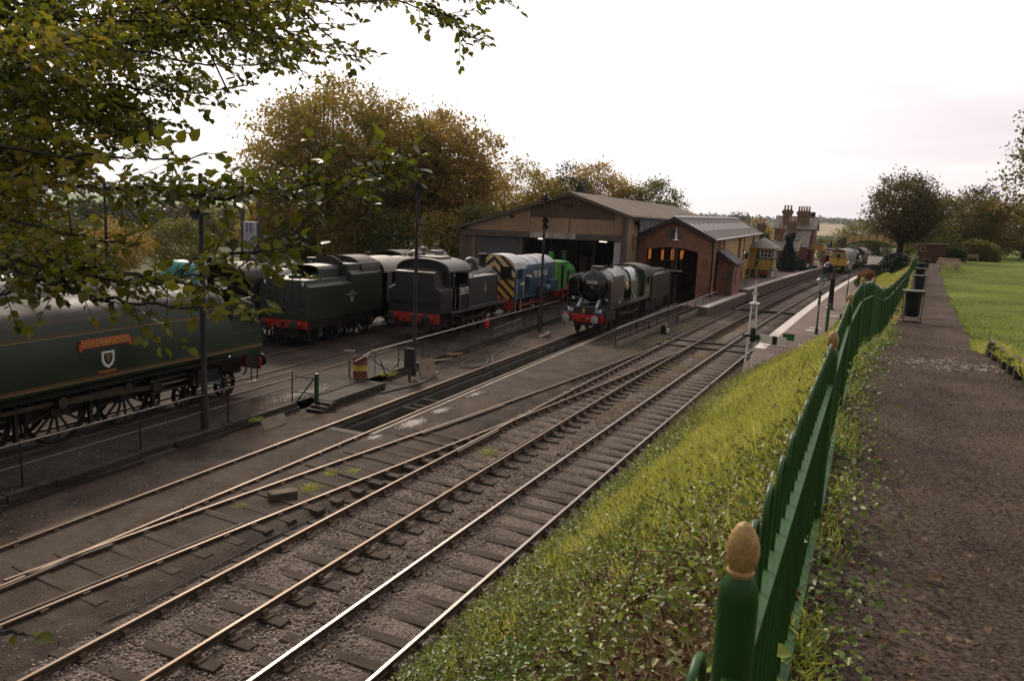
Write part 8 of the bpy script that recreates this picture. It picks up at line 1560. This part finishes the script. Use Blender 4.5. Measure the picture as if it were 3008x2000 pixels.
# ---------- overhanging foreground tree (trunk behind the photographer on the bank)
BOUGHS = [
    ([(-7.61, 4.6, 8.35), (-5.86, 4.94, 8.32), (-4.78, 5.19, 8.21), (-3.85, 5.35, 8)], 1.2),
    ([(-5.98, 5.42, 8.79), (-4.57, 5.57, 8.59), (-3.6, 5.65, 8.46), (-2.93, 5.57, 8.17)], 1.0),
    ([(-4.42, 5.18, 8.5), (-4.01, 5.09, 8.17), (-3.7, 5.07, 7.9)], 1.0),
    ([(-3.43, 5.62, 8.46), (-3.16, 5.61, 8.32), (-2.95, 5.56, 8.14)], 1.3),
    ([(-5.8, 6.07, 8.9), (-4.69, 6.2, 8.7), (-3.74, 6.42, 8.75), (-3.08, 6.48, 8.67)], 0.8),
    ([(-6.53, 4.49, 8.07), (-5.35, 4.67, 7.97), (-4.58, 4.78, 7.88), (-3.97, 4.96, 7.97)], 1.2),
    ([(-6.19, 4.24, 7.71), (-5.23, 4.45, 7.68), (-4.72, 4.57, 7.66), (-4.33, 4.64, 7.71)], 1.3),
    ([(-4.85, 2.97, 7.09), (-4.09, 3.08, 7.05), (-3.65, 3.17, 7.04), (-3.32, 3.21, 7.07)], 0.45),
    ([(-4.15, 3.25, 6.89), (-3.54, 3.3, 6.86), (-2.97, 3.34, 6.89), (-2.58, 3.42, 6.96), (-2.22, 3.48, 7.06)], 2.6),
    ([(-5.23, 3.21, 6.92), (-4.63, 3.25, 6.89), (-4.2, 3.34, 6.88), (-3.76, 3.42, 6.88)], 1.8),
    ([(-4.79, 2.93, 6.69), (-4.22, 2.95, 6.62), (-3.86, 2.99, 6.59), (-3.6, 3, 6.57)], 1.0),
    ([(-4.58, 2.76, 6.49), (-3.92, 2.83, 6.41), (-3.42, 2.94, 6.39), (-3.02, 3.02, 6.48), (-2.66, 3.09, 6.6)], 1.5),
    ([(-4.22, 2.69, 6.42), (-3.66, 2.71, 6.32), (-3.32, 2.75, 6.31), (-2.99, 2.78, 6.3), (-2.75, 2.83, 6.29), (-2.59, 2.85, 6.27)], 0.8),
    ([(-3.86, 2.74, 6.37), (-3.61, 2.73, 6.31), (-3.42, 2.7, 6.28)], 0.35),
    ([(-3.23, 3.16, 6.52), (-2.96, 3.18, 6.57), (-2.7, 3.19, 6.59)], 1.5),
    ([(-4.55, 2.73, 6.2), (-4.08, 2.74, 6.35), (-3.73, 2.8, 6.43)], 1.8),
    ([(-2.55, 1.49, 5.34), (-2.42, 1.5, 5.39), (-2.34, 1.48, 5.41)], 0.3),
    ([(-4.11, 2.86, 6.47), (-3.62, 2.86, 6.43), (-3.22, 2.92, 6.39), (-2.92, 2.94, 6.39)], 0.9),
    ([(-5.23, 3.17, 6.7), (-4.89, 3.22, 6.76), (-4.56, 3.26, 6.75)], 1.5),
    ([(-5.62, 5.31, 8.51), (-4.83, 5.28, 8.2), (-4.29, 5.24, 7.85)], 1.0),
    ([(-5.68, 4.45, 7.58), (-5.21, 4.43, 7.49), (-4.96, 4.39, 7.25)], 1.0),
    ([(-6.48, 4.03, 7.07), (-6, 4.08, 7.05), (-5.56, 4.11, 7.03)], 1.35),
    ([(-9.18, 5.44, 9.06), (-8.75, 5.47, 9.05), (-8.36, 5.48, 9.04)], 1.35),
    ([(-6.63, 5.51, 8.54), (-6.19, 5.53, 8.43), (-5.8, 5.52, 8.34)], 1.35),
    ([(-7.7, 4.44, 6.37), (-7.34, 4.44, 6.39), (-7.01, 4.43, 6.42)], 1.35),
    ([(-4.32, 4.03, 8.04), (-3.88, 4.07, 8.08), (-3.48, 4.09, 8.11)], 1.35),
    ([(-6.4, 4.16, 7.13), (-5.93, 4.21, 7.16), (-5.51, 4.24, 7.19)], 1.35),
    ([(-7.5, 6.26, 8.77), (-6.94, 6.32, 8.61), (-6.44, 6.36, 8.48)], 1.35),
    ([(-7.2, 4.54, 6.15), (-6.85, 4.54, 6.18), (-6.53, 4.53, 6.22)], 1.35),
    ([(-6.87, 3.92, 6.25), (-6.44, 3.95, 6.32), (-6.06, 3.97, 6.39)], 1.35),
    ([(-5.28, 2.95, 6.86), (-4.91, 2.95, 6.83), (-4.56, 2.93, 6.81)], 1.35),
    ([(-7.33, 5.03, 8.56), (-6.96, 5.04, 8.59), (-6.62, 5.03, 8.61)], 1.35),
    ([(-9.19, 5.57, 8.97), (-8.6, 5.67, 8.99), (-8.08, 5.75, 9.01)], 1.35),
    ([(-9.25, 5.94, 8.15), (-8.73, 6, 8.12), (-8.27, 6.04, 8.09)], 1.35),
    ([(-8, 4.43, 7.39), (-7.54, 4.48, 7.47), (-7.12, 4.52, 7.54)], 1.35),
    ([(-6.67, 5.49, 8.75), (-6.22, 5.53, 8.72), (-5.8, 5.54, 8.69)], 1.35),
    ([(-4.33, 3.69, 8.21), (-3.89, 3.71, 8.14), (-3.5, 3.71, 8.08)], 1.35),
    ([(-7.36, 4.77, 7.36), (-6.96, 4.79, 7.37), (-6.58, 4.8, 7.39)], 1.35),
    ([(-7.24, 4.89, 7.65), (-6.84, 4.91, 7.66), (-6.46, 4.91, 7.67)], 1.35),
    ([(-6.02, 5.52, 8.86), (-5.64, 5.51, 8.77), (-5.3, 5.49, 8.69)], 1.35),
    ([(-5.8, 3.57, 6.31), (-5.39, 3.6, 6.38), (-5.02, 3.61, 6.45)], 1.35),
    ([(-5.39, 4.5, 8.24), (-4.9, 4.55, 8.26), (-4.47, 4.58, 8.26)], 1.35),
    ([(-7.92, 4.89, 7.87), (-7.47, 4.91, 7.77), (-7.06, 4.92, 7.69)], 1.35),
    ([(-7.41, 4.61, 8.31), (-6.86, 4.7, 8.37), (-6.36, 4.77, 8.42)], 1.35),
    ([(-8.69, 5.26, 8), (-8.25, 5.3, 8.01), (-7.85, 5.32, 8.03)], 1.35),
    ([(-6.18, 4.44, 7.51), (-5.79, 4.44, 7.43), (-5.43, 4.42, 7.35)], 1.35),
    ([(-5.76, 3.73, 7.46), (-5.32, 3.77, 7.53), (-4.93, 3.79, 7.59)], 1.35),
    ([(-5.97, 3.19, 6.47), (-5.52, 3.24, 6.52), (-5.12, 3.26, 6.57)], 1.35),
    ([(-8.05, 6.22, 7.75), (-7.6, 6.25, 7.7), (-7.19, 6.26, 7.66)], 1.35),
    ([(-6.96, 4.83, 8.24), (-6.53, 4.84, 8.15), (-6.15, 4.83, 8.08)], 1.35),
    ([(-9.25, 5.13, 6.72), (-8.81, 5.17, 6.79), (-8.41, 5.2, 6.86)], 1.35),
    ([(-6.68, 4.21, 7.1), (-6.16, 4.28, 7.11), (-5.69, 4.33, 7.12)], 1.35),
    ([(-5.84, 3.31, 8.08), (-5.5, 3.3, 8.09), (-5.18, 3.28, 8.09)], 1.35),
    ([(-6.53, 3.76, 7.11), (-6.1, 3.79, 7.14), (-5.72, 3.8, 7.16)], 1.35),
    ([(-6.09, 4.16, 7.94), (-5.64, 4.2, 7.99), (-5.24, 4.23, 8.03)], 1.35),
    ([(-7, 3.99, 8.08), (-6.47, 4.05, 8.04), (-6, 4.09, 7.99)], 1.35),
    ([(-6.64, 4.95, 8.09), (-6.24, 4.95, 8.02), (-5.89, 4.93, 7.97)], 1.35),
    ([(-8.13, 5.89, 7.72), (-7.67, 5.91, 7.61), (-7.26, 5.92, 7.52)], 1.35),
    ([(-5.33, 3.38, 7.25), (-4.9, 3.4, 7.19), (-4.51, 3.4, 7.13)], 1.35),
    ([(-6.58, 5.3, 8.5), (-6.23, 5.29, 8.53), (-5.91, 5.28, 8.55)], 1.35),
    ([(-4.35, 3.81, 8.09), (-3.93, 3.84, 8.14), (-3.55, 3.85, 8.17)], 1.35),
    ([(-8.97, 5.54, 8.97), (-8.42, 5.63, 9.04), (-7.92, 5.7, 9.09)], 1.35),
    ([(-6.75, 6.19, 9.03), (-6.27, 6.23, 8.99), (-5.83, 6.26, 8.95)], 1.35),
    ([(-9.24, 5.41, 6.26), (-8.78, 5.46, 6.35), (-8.37, 5.5, 6.43)], 1.35),
    ([(-6.04, 3.8, 7.99), (-5.56, 3.85, 7.94), (-5.13, 3.87, 7.9)], 1.35),
    ([(-6.24, 4.36, 7.55), (-5.8, 4.39, 7.56), (-5.41, 4.4, 7.58)], 1.35),
    ([(-9.7, 5.56, 7.29), (-9.13, 5.66, 7.31), (-8.62, 5.72, 7.33)], 1.35),
    ([(-8.32, 5.02, 6.63), (-7.84, 5.06, 6.6), (-7.41, 5.08, 6.57)], 1.35),
    ([(-4.13, 3.92, 8), (-3.7, 3.93, 7.92), (-3.31, 3.93, 7.86)], 1.35),
    ([(-7.14, 5.51, 7.46), (-6.75, 5.52, 7.5), (-6.4, 5.52, 7.53)], 1.35),
    ([(-6.31, 3.81, 6.87), (-5.83, 3.87, 6.93), (-5.4, 3.91, 6.98)], 1.35),
    ([(-4.88, 3.17, 7.68), (-4.51, 3.16, 7.66), (-4.18, 3.14, 7.64)], 1.35),
    ([(-6.37, 3.94, 7.58), (-5.98, 3.94, 7.52), (-5.63, 3.92, 7.47)], 1.35),
    ([(-8.19, 5.16, 8.24), (-7.64, 5.23, 8.17), (-7.14, 5.28, 8.11)], 1.35),
    ([(-5.86, 3.54, 7.75), (-5.37, 3.58, 7.69), (-4.93, 3.61, 7.64)], 1.35),
    ([(-9.1, 5.41, 8.76), (-8.64, 5.45, 8.76), (-8.23, 5.47, 8.76)], 1.35),
    ([(-7.32, 4.08, 7.65), (-6.89, 4.1, 7.64), (-6.51, 4.11, 7.62)], 1.35),
    ([(-7.02, 6.91, 8.98), (-6.5, 6.98, 8.98), (-6.04, 7.02, 8.98)], 1.35),
    ([(-6.71, 3.87, 7.22), (-6.21, 3.92, 7.17), (-5.76, 3.95, 7.13)], 1.35),
    ([(-8.75, 7.04, 8.85), (-8.31, 7.06, 8.78), (-7.91, 7.06, 8.72)], 1.35),
    ([(-10.61, 6.41, 8.16), (-10.05, 6.49, 8.12), (-9.53, 6.55, 8.08)], 1.35),
    ([(-7.44, 4.98, 8.36), (-6.95, 5.02, 8.28), (-6.51, 5.05, 8.21)], 1.35),
    ([(-8.39, 5.94, 8.31), (-8, 5.94, 8.21), (-7.64, 5.92, 8.13)], 1.35),
    ([(-9.43, 7.23, 8.58), (-8.94, 7.29, 8.58), (-8.49, 7.32, 8.58)], 1.35),
    ([(-8.08, 4.76, 7.91), (-7.58, 4.82, 7.97), (-7.13, 4.87, 8.03)], 1.35),
    ([(-6.72, 5.85, 8.42), (-6.24, 5.9, 8.41), (-5.81, 5.93, 8.4)], 1.35),
    ([(-7.84, 6.32, 8.68), (-7.37, 6.37, 8.71), (-6.94, 6.41, 8.74)], 1.35),
    ([(-7.26, 5.89, 8.46), (-6.9, 5.87, 8.38), (-6.57, 5.84, 8.3)], 1.35),
    ([(-9.11, 7.76, 8.46), (-8.54, 7.85, 8.44), (-8.03, 7.91, 8.42)], 1.35),
    ([(-8.77, 7.75, 9.8), (-8.24, 7.81, 9.71), (-7.76, 7.84, 9.63)], 1.35),
    ([(-7.09, 5.54, 7.47), (-6.74, 5.53, 7.44), (-6.41, 5.51, 7.42)], 1.35),
    ([(-9.95, 5.91, 6.02), (-9.46, 5.98, 6.13), (-9.02, 6.03, 6.22)], 1.35),
    ([(-9.58, 6.25, 9.19), (-9.1, 6.28, 9.06), (-8.65, 6.29, 8.94)], 1.35),
    ([(-6.78, 5.19, 8.47), (-6.42, 5.19, 8.49), (-6.09, 5.17, 8.51)], 1.35),
    ([(-10.34, 6.31, 7.41), (-9.82, 6.38, 7.39), (-9.34, 6.43, 7.37)], 1.35),
    ([(-7.81, 6.55, 8.24), (-7.35, 6.58, 8.16), (-6.93, 6.59, 8.09)], 1.35),
    ([(-7.71, 4.84, 6.3), (-7.32, 4.85, 6.31), (-6.96, 4.85, 6.32)], 1.35),
    ([(-8.98, 5.81, 8.56), (-8.59, 5.82, 8.57), (-8.23, 5.82, 8.57)], 1.35),
    ([(-9.67, 5.89, 8.61), (-9.27, 5.91, 8.63), (-8.9, 5.92, 8.65)], 1.35),
    ([(-9.33, 6.84, 7.74), (-8.84, 6.92, 7.83), (-8.39, 6.96, 7.9)], 1.35),
    ([(-10.65, 7.76, 9.76), (-10.19, 7.8, 9.76), (-9.77, 7.82, 9.76)], 1.35),
    ([(-8.98, 6.83, 8.83), (-8.55, 6.85, 8.82), (-8.17, 6.86, 8.8)], 1.35),
    ([(-8.81, 4.97, 6.5), (-8.33, 5.01, 6.45), (-7.89, 5.03, 6.4)], 1.35),
    ([(-10.58, 6.91, 8.55), (-10.06, 6.97, 8.48), (-9.58, 7.01, 8.43)], 1.35),
    ([(-11.54, 6.83, 6.58), (-11.09, 6.86, 6.55), (-10.67, 6.88, 6.53)], 1.35),
    ([(-8.55, 4.98, 8.6), (-8.17, 4.98, 8.62), (-7.83, 4.98, 8.63)], 1.35),
    ([(-10.41, 6.02, 8.26), (-9.96, 6.03, 8.15), (-9.55, 6.04, 8.05)], 1.35),
    ([(-9.1, 5.31, 7.75), (-8.51, 5.4, 7.69), (-7.98, 5.46, 7.64)], 1.35),
    ([(-10.36, 6.29, 6.42), (-9.79, 6.36, 6.33), (-9.28, 6.42, 6.27)], 1.35),
    ([(-9.81, 7.13, 8.68), (-9.32, 7.18, 8.65), (-8.88, 7.2, 8.63)], 1.35),
    ([(-9.81, 5.98, 6.48), (-9.31, 6.03, 6.44), (-8.85, 6.07, 6.4)], 1.35),
    ([(-9.35, 7.06, 8.86), (-8.84, 7.14, 8.94), (-8.38, 7.19, 9.01)], 1.35),
    ([(-11.45, 6.67, 8.67), (-10.77, 6.8, 8.61), (-10.16, 6.9, 8.55)], 1.35),
    ([(-7.36, 4.91, 7.65), (-6.84, 4.98, 7.67), (-6.38, 5.03, 7.68)], 1.35),
    ([(-8.02, 4.66, 6.92), (-7.54, 4.72, 7), (-7.12, 4.76, 7.08)], 1.35),
    ([(-8, 5.19, 8.84), (-7.53, 5.22, 8.77), (-7.09, 5.24, 8.71)], 1.35),
    ([(-12.24, 6.86, 8.66), (-11.64, 6.97, 8.71), (-11.09, 7.06, 8.76)], 1.35),
    ([(-7.24, 5.55, 8.29), (-6.74, 5.62, 8.36), (-6.3, 5.66, 8.43)], 1.35),
    ([(-12.02, 7.12, 9.65), (-11.33, 7.28, 9.72), (-10.71, 7.41, 9.79)], 1.35),
    ([(-8.61, 4.99, 7.46), (-8.1, 5.03, 7.37), (-7.65, 5.06, 7.3)], 1.35),
    ([(-9.88, 5.82, 6.01), (-9.41, 5.85, 5.95), (-8.99, 5.87, 5.91)], 1.35),
    ([(-9.05, 7.04, 7.53), (-8.57, 7.11, 7.61), (-8.13, 7.15, 7.68)], 1.35),
    ([(-8.8, 6.67, 9.23), (-8.3, 6.71, 9.14), (-7.86, 6.73, 9.05)], 1.35),
    ([(-11.45, 7.26, 8.16), (-10.88, 7.35, 8.19), (-10.37, 7.42, 8.21)], 1.35),
    ([(-8.47, 4.94, 8.31), (-7.96, 4.99, 8.19), (-7.49, 5.01, 8.08)], 1.35),
    ([(-5.75, 5.88, 8.43), (-5.38, 5.87, 8.36), (-5.04, 5.84, 8.29)], 1.35),
    ([(-8.8, 4.95, 6.37), (-8.36, 4.99, 6.38), (-7.95, 5.01, 6.4)], 1.35),
    ([(-8.34, 5.67, 8.77), (-7.96, 5.67, 8.73), (-7.6, 5.66, 8.7)], 1.35),
    ([(-10.4, 6.11, 6.38), (-9.73, 6.23, 6.24), (-9.12, 6.32, 6.12)], 1.35),
    ([(-9.45, 5.78, 8.08), (-8.93, 5.85, 8.06), (-8.46, 5.89, 8.03)], 1.35),
    ([(-10.63, 7.06, 7.71), (-10.11, 7.12, 7.62), (-9.64, 7.15, 7.54)], 1.35),
]
def overhang():
    bx, by, bz = -4.2, -2.0, 1.3
    t = thing('overhanging_tree', 'leafy tree whose green branches hang in at the upper left', 'tree', (0, 0, 0)); br = MB(); b = MB()
    b.tube([(bx, by, bz - .8), (bx, by, bz + .5), (bx - .15, by + .1, bz + 4), (bx - .2, by + .2, bz + 8), (bx - .1, by + .3, bz + 12)], [.42, .36, .30, .22, .08], 10); b.build('trunk', 'bark', t, 60)
    LP, LD, LN, LS = [], [], [], []; ALLQ = []
    rr = random.Random(5); V3 = Vector
    def leaf(p, d, up, s): LP.append(tuple(p)); LD.append(tuple(d)); LN.append(tuple(up)); LS.append(s)
    for bi, (pts, den) in enumerate(BOUGHS):
        P = [V3(p) for p in pts]; Q = []
        for i in range(len(P) - 1):
            p0, p1, p2, p3 = P[max(i - 1, 0)], P[i], P[i + 1], P[min(i + 2, len(P) - 1)]
            for k in range(5):
                s = k / 5; Q.append(.5 * (2 * p1 + (p2 - p0) * s + (2 * p0 - 5 * p1 + 4 * p2 - p3) * s * s + (3 * p1 - p0 - 3 * p2 + p3) * s ** 3))
        Q.append(P[-1]); n = len(Q)
        Q = [q + V3((rr.gauss(0, .012), rr.gauss(0, .012), rr.gauss(0, .012))) for q in Q]
        r0 = .012 if bi < 23 else .008
        m = MB(); m.tube(Q, [lerp(r0, .003, k / (n - 1)) for k in range(n)], 5); br.add(m.v, m.f)
        # join the bough to the trunk outside the picture
        anchor = V3((bx - .15, by + .15, min(bz + 10, max(bz + 3, P[0].z - .6)))); mid = anchor.lerp(P[0], .55) + V3((-.6, -.2, .25))
        if math.degrees(math.atan2(P[0].x, P[0].y)) < -57.3 and bi < 23:
            m = MB(); m.tube([anchor, anchor.lerp(mid, .5) + V3((0, 0, .1)), mid, P[0]], [.07, .05, .032, r0], 5); br.add(m.v, m.f)
        elif ALLQ:                                        # twig growing out of the nearest earlier bough
            q0 = min(ALLQ, key=lambda v: (v - P[0]).length_squared)
            if (q0 - P[0]).length < 1.6: m = MB(); m.tube([q0, q0.lerp(P[0], .5) + V3((0, 0, .05)), P[0]], [.007, .006, .006], 4); br.add(m.v, m.f)
        ALLQ.extend(Q[::2])
        L_ = sum((Q[i + 1] - Q[i]).length for i in range(n - 1)); step = .062 / (den * (2.1 if bi >= 23 else 1.15)); s = .05 * L_; acc = 0; i = 0; side = 1
        while i < n - 1:
            seg = (Q[i + 1] - Q[i]); ln = seg.length
            while s <= acc + ln:
                p = Q[i] + seg * ((s - acc) / max(ln, 1e-6)); d = seg.normalized(); lat = Matrix.Rotation(rr.uniform(-1.1, 1.1), 3, d) @ d.cross(V3((0, 0, 1))).normalized() * side; side *= -1
                tw = rr.uniform(.10, .34) * (1 if s < L_ * .8 else .6); dirn = (lat * rr.uniform(.6, 1) + d * rr.uniform(.5, 1.0) + V3((0, 0, rr.uniform(-.25, .3)))).normalized(); e_ = p + dirn * tw + V3((0, 0, -.03 * tw))
                m = MB(); m.tube([p, p.lerp(e_, .5) + V3((0, 0, .01)), e_], [.004, .003, .0015], 3); br.add(m.v, m.f)
                k = max(2, int(tw / .043)); sd = 1
                for q in range(k):
                    u = (q + .6) / k; lp = p.lerp(e_, u); l2 = Matrix.Rotation(rr.uniform(-.9, .9), 3, dirn) @ dirn.cross(V3((0, 0, 1))).normalized() * sd; sd *= -1
                    ld = (l2 * rr.uniform(.5, 1) + dirn * rr.uniform(.3, .9) + V3((0, 0, rr.uniform(-.55, .25)))).normalized(); up = V3((rr.gauss(0, .8), rr.gauss(0, .8), 1)).normalized(); leaf(lp, ld, up, rr.uniform(.040, .078))
                leaf(e_, dirn, V3((rr.gauss(0, .3), rr.gauss(0, .3), 1)), rr.uniform(.05, .085)); s += step * rr.uniform(.7, 1.4)
            acc += ln; i += 1
    # upright leaves on the bare twig against the sky
    q = BOUGHS[7][0]; a, c = V3(q[1]), V3(q[3])
    for u, h_ in ((.35, .03), (.5, .05), (.62, .09), (.7, .03), (.8, .06), (.9, .07)):
        p = a.lerp(c, u); leaf(p + V3((0, 0, h_)), V3((rr.gauss(.3, .3), rr.gauss(0, .2), 1)), V3((.6, -1, .2)), .085)
    br.build('branches', 'bark_dark', t, 0)
    LP, LD, LN, LS = map(np.array, (LP, LD, LN, LS)); dist = np.linalg.norm(LP - np.array([0, 0, 6.8]), axis=1); order = np.argsort(-(LS / dist)); big, rest = order[:290], order[290:]
    o = ob('foliage', leafmesh('foliage', LP[rest], LD[rest], LN[rest], LS[rest], .78, 'canopy', True, .18), t); o['kind'] = 'stuff'
    ms = [leafmesh('leaf', np.zeros((1, 3)), np.array([[1., 0, 0]]), np.array([[0., 0, 1.]]), np.array([1.0]), w_, 'canopy', True, f_) for w_, f_ in ((.78, .18), (.7, .26), (.86, .12), (.74, .05))]
    for k, j in enumerate(big):
        d = V3(LD[j]).normalized(); sd = d.cross(V3(LN[j])).normalized(); up = sd.cross(d); o = ob('leaf', ms[k % 4], t); M_ = Matrix((d, -sd, up)).transposed().to_4x4(); o.matrix_local = Matrix.Translation(LP[j]) @ M_ @ Matrix.Scale(float(LS[j]), 4)
    print('overhang leaves', len(LP))
overhang()
# ---------- thin autumn haze over the valley
hz = MB().box(-3100, 3100, -3000, 3150, -60, 120); m_ = bpy.data.materials.new('haze'); m_.use_nodes = True; n_ = m_.node_tree.nodes; n_.clear(); vo = n_.new('ShaderNodeVolumePrincipled'); vo.inputs['Color'].default_value = (0.86, 0.90, 1.0, 1); vo.inputs['Density'].default_value = 0.0001; mo = n_.new('ShaderNodeOutputMaterial'); m_.node_tree.links.new(vo.outputs[0], mo.inputs['Volume']); MATS['haze'] = m_
tag(hz.build('haze', 'haze', None, 0), 'thin pale haze in the air over the valley', kind='stuff')
